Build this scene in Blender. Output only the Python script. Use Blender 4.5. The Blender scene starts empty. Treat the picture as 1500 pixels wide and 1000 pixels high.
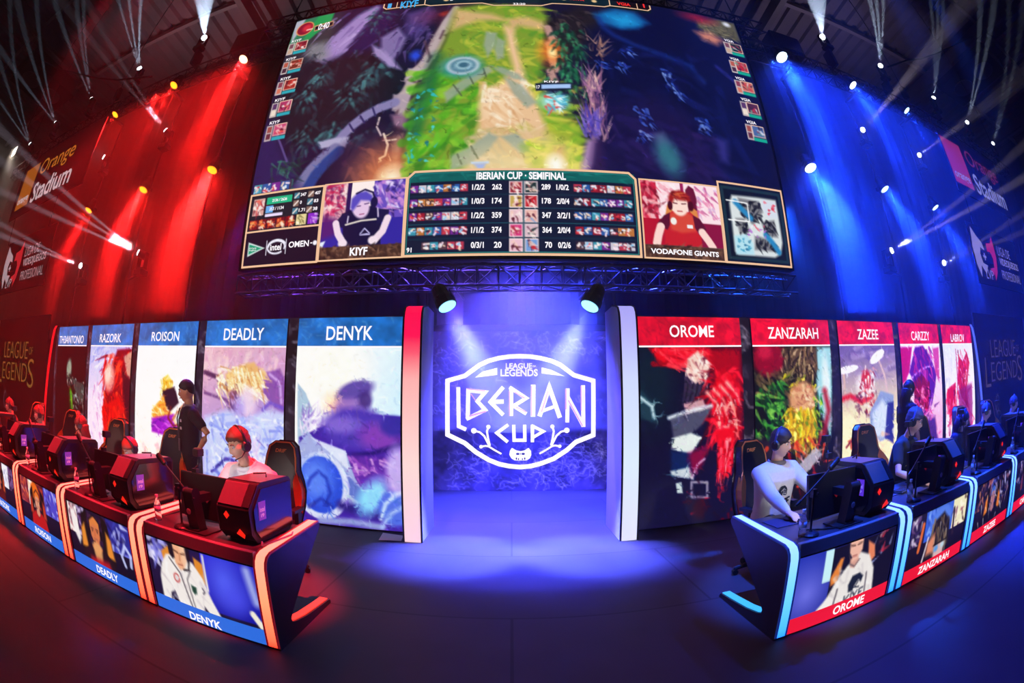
import bpy, math, random
import numpy as np
from mathutils import Vector, Matrix, Euler, noise as mnoise
random.seed(7)
RNG = np.random.default_rng(11)
SC = bpy.context.scene
C = SC.collection
PI = math.pi
U = 0.85                                   # metres in one survey unit (camera height = 2 units)

# ------------------------------------------------------------------ camera, world, exposure
cam = bpy.data.cameras.new('camera')
cam_o = bpy.data.objects.new('camera', cam)
C.objects.link(cam_o)
SC.camera = cam_o
cam.type = 'PANO'                          # the photograph was taken with a 16 mm diagonal fisheye
cam.panorama_type = 'FISHEYE_EQUISOLID'
cam.fisheye_lens = 16.0
cam.fisheye_fov = PI
cam.sensor_width = 36.0
cam.sensor_height = 24.0
cam.clip_start, cam.clip_end = 0.05, 200.0
rot = Matrix.Rotation(-0.0015, 3, 'Z') @ Matrix.Rotation(0.155, 3, 'X') @ Matrix.Rotation(0.002, 3, 'Y') @ Matrix.Rotation(PI / 2, 3, 'X')
cam_o.matrix_world = Matrix.Translation((0, 0, 2 * U)) @ rot.to_4x4()

world = bpy.data.worlds.new('dark_hall')
SC.world = world
world.use_nodes = True
world.node_tree.nodes['Background'].inputs['Strength'].default_value = 0.0
haze = world.node_tree.nodes.new('ShaderNodeVolumeScatter')      # thin, even stage smoke fills the hall
haze.inputs['Color'].default_value = (1, 1, 1, 1)
haze.inputs['Density'].default_value = 0.004
haze.inputs['Anisotropy'].default_value = 0.35
world.node_tree.links.new(haze.outputs['Volume'], world.node_tree.nodes['World Output'].inputs['Volume'])
SC.view_settings.view_transform = 'Standard'
SC.view_settings.look = 'None'
SC.view_settings.exposure = 0.0
SC.view_settings.gamma = 1.0
SC.view_settings.use_curve_mapping = False
SC.cycles.max_bounces = 5
SC.cycles.diffuse_bounces = 2
SC.cycles.glossy_bounces = 3
SC.cycles.transmission_bounces = 4
SC.cycles.volume_bounces = 0
SC.cycles.transparent_max_bounces = 8
SC.cycles.sample_clamp_indirect = 4.0
SC.cycles.use_denoising = True


def lamp_spot(name, p, t, col, power, angle, radius=.06, blend=.4):
    """A spot lamp at p (survey units) aimed at t."""
    l = bpy.data.lights.new(name, 'SPOT')
    l.color = col
    l.energy = power
    l.spot_size = math.radians(angle)
    l.spot_blend = blend
    l.shadow_soft_size = radius
    o = bpy.data.objects.new(name, l)
    C.objects.link(o)
    p = Vector(p) * U
    t = Vector(t) * U
    o.matrix_world = Matrix.Translation(p) @ (t - p).to_track_quat('-Z', 'Y').to_matrix().to_4x4()
    return o


# house lamps out of shot: soft white key light on each row of players
for _p0, _t, _c, _p, _a in (((-4.2, -3.5, 5.0), (-2.62, 4.05, 1.30), (1.0, .88, .82), 900, 8), ((-5.4, -3.5, 5.2), (-4.42, 5.0, 1.75), (1.0, .80, .74), 900, 10), ((-8.0, -3.0, 5.0), (-6.25, 4.2, 1.35), (1.0, .50, .40), 900, 8),
                          ((3.9, -3.5, 5.0), (2.86, 4.15, 1.30), (1.0, .95, .95), 1150, 8.5), ((6.2, -3.5, 5.0), (5.0, 4.1, 1.35), (.92, .92, 1.0), 900, 7.5), ((7.0, -3.0, 5.2), (6.3, 5.0, 1.8), (.80, .78, 1.0), 600, 9)):
    lamp_spot('key_lamp', _p0, _t, _c, _p, _a, .2, .7)
# unseen fill spots added beyond the stage to brighten the roof
lamp_spot('roof_fill_spot', (-17, 13, 12.0), (-15, 9, 22), (1.0, .70, .74), 900, 150, .4, .9)
lamp_spot('roof_fill_spot', (17, 13, 12.0), (15, 9, 22), (.80, .64, 1.0), 700, 150, .4, .9)
lamp_spot('floor_fill_spot', (.15, 7.2, 3.95), (.15, 1.8, 0), (.30, .16, 1.0), 45, 84, .1, .8)  # added violet fill that lifts the dark floor in front
# red and blue washes: from the truss behind the screen line, raking over the players so that they throw shadows on the floor in front,
# and straight down along each row of desks
for _x, _c, _p in ((-7.0, (1.0, .015, .015), 2600), (-10.5, (1.0, .015, .012), 4500), (-14.5, (1.0, .015, .012), 3500), (6.8, (.01, .04, 1.0), 4500), (10.7, (.01, .035, 1.0), 5500), (14.7, (.01, .035, 1.0), 5000)):
    lamp_spot('row_wash_lamp', (_x, 7.25, 10.6), (_x * .80, 2.4, 0), _c, _p, 38, .08, .6)
for _x in (-2.6, -4.2, -5.8, -7.4, -9.2):
    lamp_spot('row_down_lamp', (_x + 2.2, 2.0, 10.6), (_x, 3.72, .9), (1.0, .014, .03), 21000, 13, .12, .6)
for _x in (2.9, 5.3, 7.7, 10.1):
    lamp_spot('row_down_lamp', (_x - 1.2, 2.2, 10.6), (_x, 3.72, .9), (.02, .10, 1.0), 13000, 14, .12, .6)

# ------------------------------------------------------------------ materials
def srgb(h):
    h = h.lstrip('#')
    c = [int(h[i:i + 2], 16) / 255 for i in (0, 2, 4)]
    return tuple(x / 12.92 if x <= .04045 else ((x + .055) / 1.055) ** 2.4 for x in c)


MATS = {}


def mat(name, col, rough=.55, metal=0.0, em=None, es=1.0, grain=0.0, gscale=40.0, coat=0.0, sheen=0.0):
    if name in MATS:
        return MATS[name]
    m = bpy.data.materials.new(name)
    m.use_nodes = True
    nt = m.node_tree
    b = nt.nodes['Principled BSDF']
    c = srgb(col) if isinstance(col, str) else col
    b.inputs['Base Color'].default_value = (*c, 1)
    b.inputs['Roughness'].default_value = rough
    b.inputs['Metallic'].default_value = metal
    b.inputs['Coat Weight'].default_value = coat
    b.inputs['Sheen Weight'].default_value = sheen
    if em is not None:
        e = srgb(em) if isinstance(em, str) else em
        b.inputs['Emission Color'].default_value = (*e, 1)
        b.inputs['Emission Strength'].default_value = es
    if grain > 0:                           # fine procedural wear in colour and gloss
        tc = nt.nodes.new('ShaderNodeTexCoord')
        nz = nt.nodes.new('ShaderNodeTexNoise')
        nz.inputs['Scale'].default_value = gscale
        nz.inputs['Detail'].default_value = 4
        rp = nt.nodes.new('ShaderNodeMapRange')
        rp.inputs['To Min'].default_value = 1 - grain
        rp.inputs['To Max'].default_value = 1 + grain
        mx = nt.nodes.new('ShaderNodeVectorMath')
        mx.operation = 'SCALE'
        mx.inputs[0].default_value = c
        nt.links.new(tc.outputs['Object'], nz.inputs['Vector'])
        nt.links.new(nz.outputs['Fac'], rp.inputs['Value'])
        nt.links.new(rp.outputs['Result'], mx.inputs['Scale'])
        nt.links.new(mx.outputs['Vector'], b.inputs['Base Color'])
    MATS[name] = m
    return m


def led_mat(name, strength=1.0):
    """LED pixels: every point of the panel gives off the colour stored for it."""
    if name in MATS:
        return MATS[name]
    m = bpy.data.materials.new(name)
    m.use_nodes = True
    nt = m.node_tree
    b = nt.nodes['Principled BSDF']
    b.inputs['Base Color'].default_value = (.004, .004, .005, 1)
    b.inputs['Roughness'].default_value = .6
    at = nt.nodes.new('ShaderNodeVertexColor')
    at.layer_name = 'pixels'
    nt.links.new(at.outputs['Color'], b.inputs['Emission Color'])
    b.inputs['Emission Strength'].default_value = strength
    m.cycles.emission_sampling = 'NONE'
    MATS[name] = m
    return m


def glow(name, col, es=1.0):
    return mat(name, (.01, .01, .01), .5, 0, col, es)


BLACK = mat('black_powder_coat', '#16151a', .5, .0, grain=.25)
DARK = mat('black_plastic', '#0e0d11', .42, grain=.2)
DRAPE = mat('black_stage_drape', '#121016', .9, grain=.3, gscale=6)
STEEL = mat('truss_aluminium', '#4a4850', .45, .6, grain=.2)
WHITE_LED = glow('white_led_letters', '#fffaff', 1.05)
LED = led_mat('led_pixels', 1.0)

# ------------------------------------------------------------------ scene objects
ORG = {}


def root(name, loc, label, cat, group=None, rotz=0.0, local=False):
    o = bpy.data.objects.new(name, None)
    o.empty_display_size = .1
    C.objects.link(o)
    o.location = Vector(loc) * U
    o.rotation_euler = (0, 0, rotz)
    o['label'] = label
    o['category'] = cat
    if group:
        o['group'] = group
    ORG[o.name] = Vector((0, 0, 0)) if local else Vector(loc)
    return o


def tag(o, label, cat, group=None, kind=None):
    o['label'] = label
    o['category'] = cat
    if group:
        o['group'] = group
    if kind:
        o['kind'] = kind
    return o


class MB:
    """Collects shapes (survey units) and links them as ONE mesh object."""

    def __init__(s):
        s.v = []
        s.f = []

    def add(s, v, f):
        n = len(s.v)
        s.v += [tuple(p) for p in v]
        s.f += [tuple(i + n for i in q) for q in f]
        return s

    def box(s, lo, hi, rz=0.0, pivot=None, M=None):
        v = [Vector((x, y, z)) for x in (lo[0], hi[0]) for y in (lo[1], hi[1]) for z in (lo[2], hi[2])]
        if rz:
            c = Vector(pivot) if pivot else (Vector(lo) + Vector(hi)) / 2
            R = Matrix.Rotation(rz, 3, 'Z')
            v = [c + R @ (p - c) for p in v]
        if M:
            v = [M @ p for p in v]
        return s.add(v, [(0, 1, 3, 2), (4, 6, 7, 5), (0, 4, 5, 1), (2, 3, 7, 6), (0, 2, 6, 4), (1, 5, 7, 3)])

    def prism(s, poly, axis, a, b):
        """poly: 2-D outline (any turn) in the two other axes, extruded from a to b along axis."""
        def P(p, t):
            return (t, p[0], p[1]) if axis == 'X' else (p[0], t, p[1]) if axis == 'Y' else (p[0], p[1], t)
        n = len(poly)
        v = [P(p, a) for p in poly] + [P(p, b) for p in poly]
        f = [tuple(range(n)), tuple(range(2 * n - 1, n - 1, -1))]
        f += [(i, (i + 1) % n, n + (i + 1) % n, n + i) for i in range(n)]
        return s.add(v, f)

    def strip(s, pts, x0, x1, th):
        """A ribbon that follows (y, z) points between x0 and x1, th thick to the left of its run."""
        n = len(pts)
        off = []
        for i, p in enumerate(pts):
            a = Vector(pts[max(i - 1, 0)])
            b = Vector(pts[min(i + 1, n - 1)])
            d = (b - a).normalized()
            off.append((p[0] - d.y * th, p[1] + d.x * th))
        v = [(x, *p) for x in (x0, x1) for p in list(pts) + off]
        m = 2 * n
        f = []
        for i in range(n - 1):
            f += [(i, i + 1, m + i + 1, m + i), (n + i, m + n + i, m + n + i + 1, n + i + 1),
                  (i, n + i, n + i + 1, i + 1), (m + i, m + i + 1, m + n + i + 1, m + n + i)]
        f += [(0, m, m + n, n), (n - 1, 2 * n - 1, m + 2 * n - 1, m + n - 1)]
        return s.add(v, f)

    def tube(s, pts, r, n=8, cap=True):
        pts = [Vector(p) for p in pts]
        rs = r if isinstance(r, (list, tuple)) else [r] * len(pts)
        v = []
        f = []
        up = Vector((0, 0, 1))
        for i, p in enumerate(pts):
            d = (pts[min(i + 1, len(pts) - 1)] - pts[max(i - 1, 0)]).normalized()
            a = d.cross(up)
            if a.length < 1e-3:
                a = d.cross(Vector((0, 1, 0)))
            a.normalize()
            b = d.cross(a)
            v += [p + (a * math.cos(2 * PI * k / n) + b * math.sin(2 * PI * k / n)) * rs[i] for k in range(n)]
        for i in range(len(pts) - 1):
            f += [(i * n + k, i * n + (k + 1) % n, (i + 1) * n + (k + 1) % n, (i + 1) * n + k) for k in range(n)]
        if cap:
            f += [tuple(range(n - 1, -1, -1)), tuple((len(pts) - 1) * n + k for k in range(n))]
        return s.add(v, f)

    def limb(s, pts, rs, n=10):
        """A tapering limb with rounded ends."""
        pts = [Vector(p) for p in pts]
        d0 = (pts[0] - pts[1]).normalized()
        d1 = (pts[-1] - pts[-2]).normalized()
        P = [pts[0] + d0 * rs[0] * k for k in (.95, .75, .4)] + pts + [pts[-1] + d1 * rs[-1] * k for k in (.4, .75, .95)]
        R = [rs[0] * k for k in (.3, .66, .92)] + list(rs) + [rs[-1] * k for k in (.92, .66, .3)]
        return s.tube(P, R, n)

    def lathe(s, prof, c=(0, 0, 0), n=16, M=None):
        """prof: (radius, z) from bottom to top."""
        v = []
        f = []
        c = Vector(c)
        for r, z in prof:
            for k in range(n):
                p = Vector((r * math.cos(2 * PI * k / n), r * math.sin(2 * PI * k / n), z))
                if M:
                    p = M @ p
                v.append(c + p)
        for i in range(len(prof) - 1):
            f += [(i * n + k, i * n + (k + 1) % n, (i + 1) * n + (k + 1) % n, (i + 1) * n + k) for k in range(n)]
        f += [tuple(range(n - 1, -1, -1)), tuple((len(prof) - 1) * n + k for k in range(n))]
        return s.add(v, f)

    def ball(s, c, r, n=12, M=None):
        r = r if isinstance(r, (tuple, list, Vector)) else (r, r, r)
        c = Vector(c)
        v = []
        f = []
        m = n // 2 + 1
        for i in range(1, m):
            t = PI * i / m
            for k in range(n):
                p = Vector((r[0] * math.sin(t) * math.cos(2 * PI * k / n), r[1] * math.sin(t) * math.sin(2 * PI * k / n), -r[2] * math.cos(t)))
                v.append(c + (M @ p if M else p))
        for i in range(m - 2):
            f += [(i * n + k, i * n + (k + 1) % n, (i + 1) * n + (k + 1) % n, (i + 1) * n + k) for k in range(n)]
        a = len(v)
        for z in (-r[2], r[2]):
            p = Vector((0, 0, z))
            v.append(c + (M @ p if M else p))
        f += [(a, (k + 1) % n, k) for k in range(n)]
        f += [(a + 1, (m - 2) * n + k, (m - 2) * n + (k + 1) % n) for k in range(n)]
        return s.add(v, f)

    def loft(s, rings, n=16, power=2.4):
        """rings: (centre, half-width vector, half-depth vector)."""
        v = []
        f = []
        for c, a, b in rings:
            c, a, b = Vector(c), Vector(a), Vector(b)
            for k in range(n):
                t = 2 * PI * k / n
                x, y = math.cos(t), math.sin(t)
                x = math.copysign(abs(x) ** (2 / power), x)
                y = math.copysign(abs(y) ** (2 / power), y)
                v.append(c + a * x + b * y)
        for i in range(len(rings) - 1):
            f += [(i * n + k, i * n + (k + 1) % n, (i + 1) * n + (k + 1) % n, (i + 1) * n + k) for k in range(n)]
        f += [tuple(range(n - 1, -1, -1)), tuple((len(rings) - 1) * n + k for k in range(n))]
        return s.add(v, f)

    def build(s, name, m, parent=None, smooth=False, bevel=0.0, remesh=0.0, label=None):
        o0 = ORG[parent.name] if parent else Vector((0, 0, 0))
        me = bpy.data.meshes.new(name)
        me.from_pydata([tuple((Vector(p) - o0) * U) for p in s.v], [], s.f)
        me.update()
        me.materials.append(m)
        if smooth or remesh:
            me.polygons.foreach_set('use_smooth', [True] * len(me.polygons))
        o = bpy.data.objects.new(name, me)
        C.objects.link(o)
        if parent:
            o.parent = parent
            ORG[o.name] = o0
        if remesh:
            r = o.modifiers.new('skin', 'REMESH')
            r.mode = 'VOXEL'
            r.voxel_size = remesh
            r.use_smooth_shade = True
            sm = o.modifiers.new('smooth', 'SMOOTH')
            sm.factor = .5
            sm.iterations = 4
        if bevel:
            b = o.modifiers.new('edge', 'BEVEL')
            b.width = bevel * U
            b.segments = 2
            b.limit_method = 'ANGLE'
            b.angle_limit = math.radians(40)
        if label:
            o['label'] = label
        return o


def struct(name, mb, m, parent=None, **k):
    o = mb.build(name, m, parent, **k)
    o['kind'] = 'structure'
    return o


KIDS = {}


def copy_tree(o, loc=None, label=None, rotz=None, parent=None):
    """A copy of a thing with copies of its parts and sub-parts (mesh data shared)."""
    c = o.copy()
    C.objects.link(c)
    if parent is not None:
        c.parent = parent
    if loc is not None:
        c.location = Vector(loc) * U
    if rotz is not None:
        c.rotation_euler = (0, 0, rotz)
    if label:
        c['label'] = label
    ORG[c.name] = ORG.get(o.name, Vector((0, 0, 0)))
    if parent is None and loc is not None and ORG[c.name].length > 0:
        ORG[c.name] = Vector(loc)
    for ch in list(o.children):
        copy_tree(ch, parent=c)
    return c


# ------------------------------------------------------------------ flat panels, pictures and lettering
class Panel:
    """A flat rectangle: top-left, top-right and bottom-left corners; u runs right, v runs down, w comes out."""

    def __init__(s, tl, tr, bl):
        s.o = Vector(tl)
        s.W = (Vector(tr) - s.o).length
        s.H = (Vector(bl) - s.o).length
        s.ex = (Vector(tr) - s.o).normalized()
        s.ey = (Vector(bl) - s.o).normalized()
        s.n = s.ey.cross(s.ex).normalized() * -1
        if s.n.y > 0:
            s.n = -s.n

    def at(s, u, v, w=0.0):
        return s.o + s.ex * u + s.ey * v + s.n * w


class Canvas:
    """A small software painter: shapes in panel units, colours as sRGB hex; the result becomes LED pixels."""

    def __init__(s, W, H, ppu, bg='#000000'):
        s.nx = max(2, int(round(W * ppu)) + 1)
        s.ny = max(2, int(round(H * ppu)) + 1)
        s.W, s.H, s.ppu = W, H, ppu
        s.X, s.Y = np.meshgrid(np.linspace(0, W, s.nx), np.linspace(0, H, s.ny))
        s.a = np.empty((s.ny, s.nx, 3))
        s.a[:] = s.c(bg)

    @staticmethod
    def c(h):
        h = h.lstrip('#')
        return np.array([int(h[i:i + 2], 16) / 255 for i in (0, 2, 4)])

    def win(s, x0, x1, y0, y1):
        i0 = max(0, int(y0 / s.H * (s.ny - 1)) - 1)
        i1 = min(s.ny, int(y1 / s.H * (s.ny - 1)) + 3)
        j0 = max(0, int(x0 / s.W * (s.nx - 1)) - 1)
        j1 = min(s.nx, int(x1 / s.W * (s.nx - 1)) + 3)
        return (slice(i0, max(i0, i1)), slice(j0, max(j0, j1)))

    def mix(s, w, k, col, a):
        k = (k * a)[..., None]
        s.a[w] = s.a[w] * (1 - k) + s.c(col) * k

    def grad(s, x0, y0, x1, y1, c0, c1, p0, p1, a=1.0):
        """A colour run from point p0 to point p1 inside a rectangle."""
        w = s.win(x0, x1, y0, y1)
        d = np.array(p1, float) - p0
        t = np.clip(((s.X[w] - p0[0]) * d[0] + (s.Y[w] - p0[1]) * d[1]) / (d @ d), 0, 1)[..., None]
        s.a[w] = s.a[w] * (1 - a) + (s.c(c0) * (1 - t) + s.c(c1) * t) * a
        return s

    def rect(s, x0, y0, x1, y1, col, a=1.0):
        return s.poly([(x0, y0), (x1, y0), (x1, y1), (x0, y1)], col, a, .35 / s.ppu)

    def poly(s, pts, col, a=1.0, soft=None):
        soft = soft if soft else .7 / s.ppu
        P = np.array(pts, float)
        w = s.win(P[:, 0].min() - 2 * soft, P[:, 0].max() + 2 * soft, P[:, 1].min() - 2 * soft, P[:, 1].max() + 2 * soft)
        X, Y = s.X[w], s.Y[w]
        if X.size == 0:
            return s
        d2 = np.full(X.shape, 1e9)
        ins = np.zeros(X.shape, bool)
        for i in range(len(P)):
            a0, b0 = P[i - 1], P[i]
            e = b0 - a0
            L = max(e @ e, 1e-12)
            t = np.clip(((X - a0[0]) * e[0] + (Y - a0[1]) * e[1]) / L, 0, 1)
            d2 = np.minimum(d2, (X - a0[0] - t * e[0]) ** 2 + (Y - a0[1] - t * e[1]) ** 2)
            c = (a0[1] > Y) != (b0[1] > Y)
            ins ^= c & (X < e[0] * (Y - a0[1]) / (e[1] if abs(e[1]) > 1e-12 else 1e-12) + a0[0])
        d = np.sqrt(d2) * np.where(ins, 1, -1)
        s.mix(w, np.clip(.5 + d / (2 * soft), 0, 1), col, a)
        return s

    def ell(s, c, rx, ry, col, a=1.0, soft=.25, rot=0.0):
        c = c[0] if isinstance(c, list) else c
        r = max(rx, ry) * (1 + soft)
        w = s.win(c[0] - r, c[0] + r, c[1] - r, c[1] + r)
        X, Y = s.X[w] - c[0], s.Y[w] - c[1]
        if X.size == 0:
            return s
        co, si = math.cos(rot), math.sin(rot)
        q = np.hypot((X * co + Y * si) / rx, (-X * si + Y * co) / ry)
        s.mix(w, np.clip(.5 + (1 - q) / max(2 * soft, 1e-3), 0, 1), col, a)
        return s

    def line(s, pts, wd, col, a=1.0, soft=None, taper=False):
        soft = soft if soft else .6 / s.ppu
        P = np.array(pts, float)
        m = wd + 2 * soft
        w = s.win(P[:, 0].min() - m, P[:, 0].max() + m, P[:, 1].min() - m, P[:, 1].max() + m)
        X, Y = s.X[w], s.Y[w]
        if X.size == 0:
            return s
        k = np.zeros(X.shape)
        n = len(P) - 1
        for i in range(n):
            e = P[i + 1] - P[i]
            L = max(e @ e, 1e-12)
            t = np.clip(((X - P[i][0]) * e[0] + (Y - P[i][1]) * e[1]) / L, 0, 1)
            d = np.sqrt((X - P[i][0] - t * e[0]) ** 2 + (Y - P[i][1] - t * e[1]) ** 2)
            h = wd / 2
            if taper:
                h = h * (1 - .9 * (i + t) / n)
            k = np.maximum(k, np.clip(.5 + (h - d) / (2 * soft), 0, 1))
        s.mix(w, k, col, a)
        return s

    def dabs(s, x0, y0, x1, y1, cols, n, ln, wd, ang, spread=.5, a=.8):
        """n painterly strokes scattered over a rectangle, all leaning about ang."""
        for i in range(n):
            x, y = RNG.uniform(x0, x1), RNG.uniform(y0, y1)
            t = ang + RNG.normal(0, spread)
            l = ln * RNG.uniform(.5, 1.3)
            s.line([(x, y), (x + l * math.cos(t), y + l * math.sin(t))], wd * RNG.uniform(.6, 1.4), cols[RNG.integers(len(cols))], a * RNG.uniform(.6, 1), max(.6 / s.ppu, wd * .20), True)
        return s

    def detail(s, n, ln, wd, jit, curve=.8):
        """Fine brushwork: short bent strokes in the colour already there, made lighter or darker."""
        for i in range(n):
            x, y = RNG.uniform(0, s.W), RNG.uniform(0, s.H)
            c = s.a[min(s.ny - 1, int(y / s.H * (s.ny - 1))), min(s.nx - 1, int(x / s.W * (s.nx - 1)))]
            c = np.clip(c * (1 + RNG.normal(0, jit)) + RNG.normal(0, .02, 3), 0, 1)
            t, l = RNG.uniform(0, 2 * PI), ln * RNG.uniform(.4, 1.4)
            p = [(x, y)]
            for q in range(3):
                x, y = x + l / 3 * math.cos(t), y + l / 3 * math.sin(t)
                t += RNG.normal(0, curve)
                p.append((x, y))
            s.line(p, wd * RNG.uniform(.5, 1.5), '#%02x%02x%02x' % tuple(int(v * 255) for v in c), .75, wd * .25, True)
        return s

    def contrast(s, k):
        s.a = np.clip(s.a + k * (s.a - .5) * 4 * s.a * (1 - s.a) * 1.0, 0, 1)
        return s

    def noise(s, amount, cell, seed=0):
        g = np.random.default_rng(seed)
        t = np.zeros((s.ny, s.nx))
        for o, am in ((1, .6), (2.1, .3), (4.3, .2)):
            h, w = max(3, int(s.H / cell * o) + 2), max(3, int(s.W / cell * o) + 2)
            q = g.uniform(-1, 1, (h, w))
            yy, xx = np.linspace(0, h - 1.001, s.ny), np.linspace(0, w - 1.001, s.nx)
            yi, xi = yy.astype(int), xx.astype(int)
            fy, fx = (yy - yi)[:, None], (xx - xi)[None]
            fy, fx = fy * fy * (3 - 2 * fy), fx * fx * (3 - 2 * fx)
            t += am * ((q[yi][:, xi] * (1 - fx) + q[yi][:, xi + 1] * fx) * (1 - fy) + (q[yi + 1][:, xi] * (1 - fx) + q[yi + 1][:, xi + 1] * fx) * fy)
        s.a = np.clip(s.a * (1 + amount * t[..., None]), 0, 1)
        return s

    def build(s, name, panel, parent, u0=0.0, v0=0.0, w=0.004, m=None, label=None):
        o0 = ORG[parent.name]
        ii, jj = np.meshgrid(np.arange(s.ny), np.arange(s.nx), indexing='ij')
        co = (np.array(panel.at(u0, v0, w) - o0)[None] + s.X.reshape(-1, 1) * np.array(panel.ex)[None] + s.Y.reshape(-1, 1) * np.array(panel.ey)[None]) * U
        q = (ii[:-1, :-1] * s.nx + jj[:-1, :-1]).ravel()
        F = np.stack([q, q + s.nx, q + s.nx + 1, q + 1], 1)
        me = bpy.data.meshes.new(name)
        me.vertices.add(len(co))
        me.vertices.foreach_set('co', co.ravel())
        me.loops.add(F.size)
        me.loops.foreach_set('vertex_index', F.ravel().astype(np.int32))
        me.polygons.add(len(F))
        me.polygons.foreach_set('loop_start', (np.arange(len(F)) * 4).astype(np.int32))
        me.update(calc_edges=True)
        A = np.clip(s.a, 0, 1)
        lin = np.where(A <= .04045, A / 12.92, ((A + .055) / 1.055) ** 2.4)
        at = me.color_attributes.new('pixels', 'FLOAT_COLOR', 'POINT')
        at.data.foreach_set('color', np.concatenate([lin, np.ones(lin.shape[:2] + (1,))], 2).astype(np.float32).ravel())
        me.materials.append(m or LED)
        o = bpy.data.objects.new(name, me)
        C.objects.link(o)
        o.parent = parent
        ORG[o.name] = o0
        if label:
            o['label'] = label
        return o


def text_shape(s, bold=.018, shear=0.0, space=1.0):
    cu = bpy.data.curves.new('t', 'FONT')
    cu.body = s
    cu.size = 1.0
    cu.offset = bold
    cu.shear = shear
    cu.space_character = space
    cu.resolution_u = 3
    o = bpy.data.objects.new('t', cu)
    C.objects.link(o)
    dg = bpy.context.evaluated_depsgraph_get()
    me = bpy.data.meshes.new_from_object(o.evaluated_get(dg))
    v = [(p.co.x, p.co.y) for p in me.vertices]
    f = [tuple(q.vertices) for q in me.polygons]
    bpy.data.objects.remove(o)
    bpy.data.curves.remove(cu)
    bpy.data.meshes.remove(me)
    return v, f


TX = {}


def write(mb, panel, s, u0, v0, u1, v1, w=.010, bold=.018, shear=0.0, space=1.0):
    """Lettering that fills the rectangle u0..u1, v0..v1 of a panel (v0 is its top)."""
    key = (s, bold, shear, space)
    if key not in TX:
        TX[key] = text_shape(s, bold, shear, space)
    v, f = TX[key]
    xs, ys = [p[0] for p in v], [p[1] for p in v]
    ax, ay, bx, by = min(xs), min(ys), max(xs), max(ys)
    V = [panel.at(u0 + (x - ax) / (bx - ax) * (u1 - u0), v1 - (y - ay) / (by - ay) * (v1 - v0), w) for x, y in v]
    return mb.add(V, f)


def flat(mb, panel, pts, w=.008):
    """A flat polygon lying on a panel."""
    return mb.add([panel.at(u, v, w) for u, v in pts], [tuple(range(len(pts)))])


def bar(mb, panel, pts, wd, w=.008, closed=False):
    """A flat line of width wd through panel points, mitred at its corners."""
    P = [Vector(p).to_2d() for p in pts]
    n = len(P)
    L, R = [], []
    for i in range(n):
        a = P[i - 1] if (i or closed) else None
        b = P[(i + 1) % n] if (i < n - 1 or closed) else None
        d0 = (P[i] - a).normalized() if a is not None else None
        d1 = (b - P[i]).normalized() if b is not None else None
        d0, d1 = d0 or d1, d1 or d0
        t = (d0 + d1)
        t = t.normalized() if t.length > 1e-6 else d1
        nrm = Vector((-t.y, t.x))
        k = max(.35, abs(nrm.dot(Vector((-d0.y, d0.x)))))
        L.append(P[i] + nrm * wd / 2 / k)
        R.append(P[i] - nrm * wd / 2 / k)
    v = [panel.at(p.x, p.y, w) for p in L + R]
    m = n if closed else n - 1
    return mb.add(v, [(i, (i + 1) % n, n + (i + 1) % n, n + i) for i in range(m)])

# ------------------------------------------------------------------ the hall
def floor_mat():
    m = bpy.data.materials.new('black_event_carpet')
    m.use_nodes = True
    nt = m.node_tree
    b = nt.nodes['Principled BSDF']
    b.inputs['Roughness'].default_value = .62
    b.inputs['Specular IOR Level'].default_value = .35
    tc = nt.nodes.new('ShaderNodeTexCoord')
    br = nt.nodes.new('ShaderNodeTexBrick')             # sheets of flooring laid edge to edge
    br.offset = .5
    br.inputs['Scale'].default_value = 1.0
    br.inputs['Brick Width'].default_value = 3.4
    br.inputs['Row Height'].default_value = 1.7
    br.inputs['Mortar Size'].default_value = .012
    br.inputs['Color1'].default_value = (.058, .056, .062, 1)
    br.inputs['Color2'].default_value = (.046, .045, .050, 1)
    br.inputs['Mortar'].default_value = (.022, .022, .025, 1)
    nz = nt.nodes.new('ShaderNodeTexNoise')
    nz.inputs['Scale'].default_value = 1.6
    nz.inputs['Detail'].default_value = 6
    rp = nt.nodes.new('ShaderNodeMapRange')
    rp.inputs['To Min'].default_value = .65
    rp.inputs['To Max'].default_value = 1.3
    mx = nt.nodes.new('ShaderNodeVectorMath')
    mx.operation = 'SCALE'
    nt.links.new(tc.outputs['Object'], br.inputs['Vector'])
    nt.links.new(tc.outputs['Object'], nz.inputs['Vector'])
    nt.links.new(nz.outputs['Fac'], rp.inputs['Value'])
    nt.links.new(br.outputs['Color'], mx.inputs[0])
    nt.links.new(rp.outputs['Result'], mx.inputs['Scale'])
    nt.links.new(mx.outputs['Vector'], b.inputs['Base Color'])
    return m


struct('floor', MB().box((-46, -14, -.2), (46, 31, 0)), floor_mat())
struct('wall_back', MB().box((-46, 31.0, 0), (46, 31.3, 23)), mat('hall_wall', '#2a262c', .8, grain=.2, gscale=1))
struct('wall_front', MB().box((-46, -14.3, 0), (46, -14, 23)), DRAPE)
struct('wall_left', MB().box((-46.3, -14, 0), (-46, 31.3, 23)), DRAPE)
struct('wall_right', MB().box((46, -14, 0), (46.3, 31.3, 23)), DRAPE)
for nm, xa, xb, za in (('wall_rear_left', -34, -2.16, 0), ('wall_rear_right', 2.66, 34, 0), ('wall_rear_middle', -2.10, 2.60, 4.15)):
    pl = MB()
    k = max(6, int((xb - xa) / .22))
    pts = [(xa + (xb - xa) * i / k, 11.05 + .05 * math.sin(i * 1.9) + .03 * math.sin(i * .7)) for i in range(k + 1)]
    pl.prism(pts + [(x, y + .03) for x, y in reversed(pts)], 'Z', za, 15.8)
    struct(nm, pl, mat('deep_black_drape', '#08070a', .95, grain=.3, gscale=6))
struct('wall_inner_left', MB().box((-2.16, 10.4, 0), (-2.11, 11.3, 4.1)), DRAPE)
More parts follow.
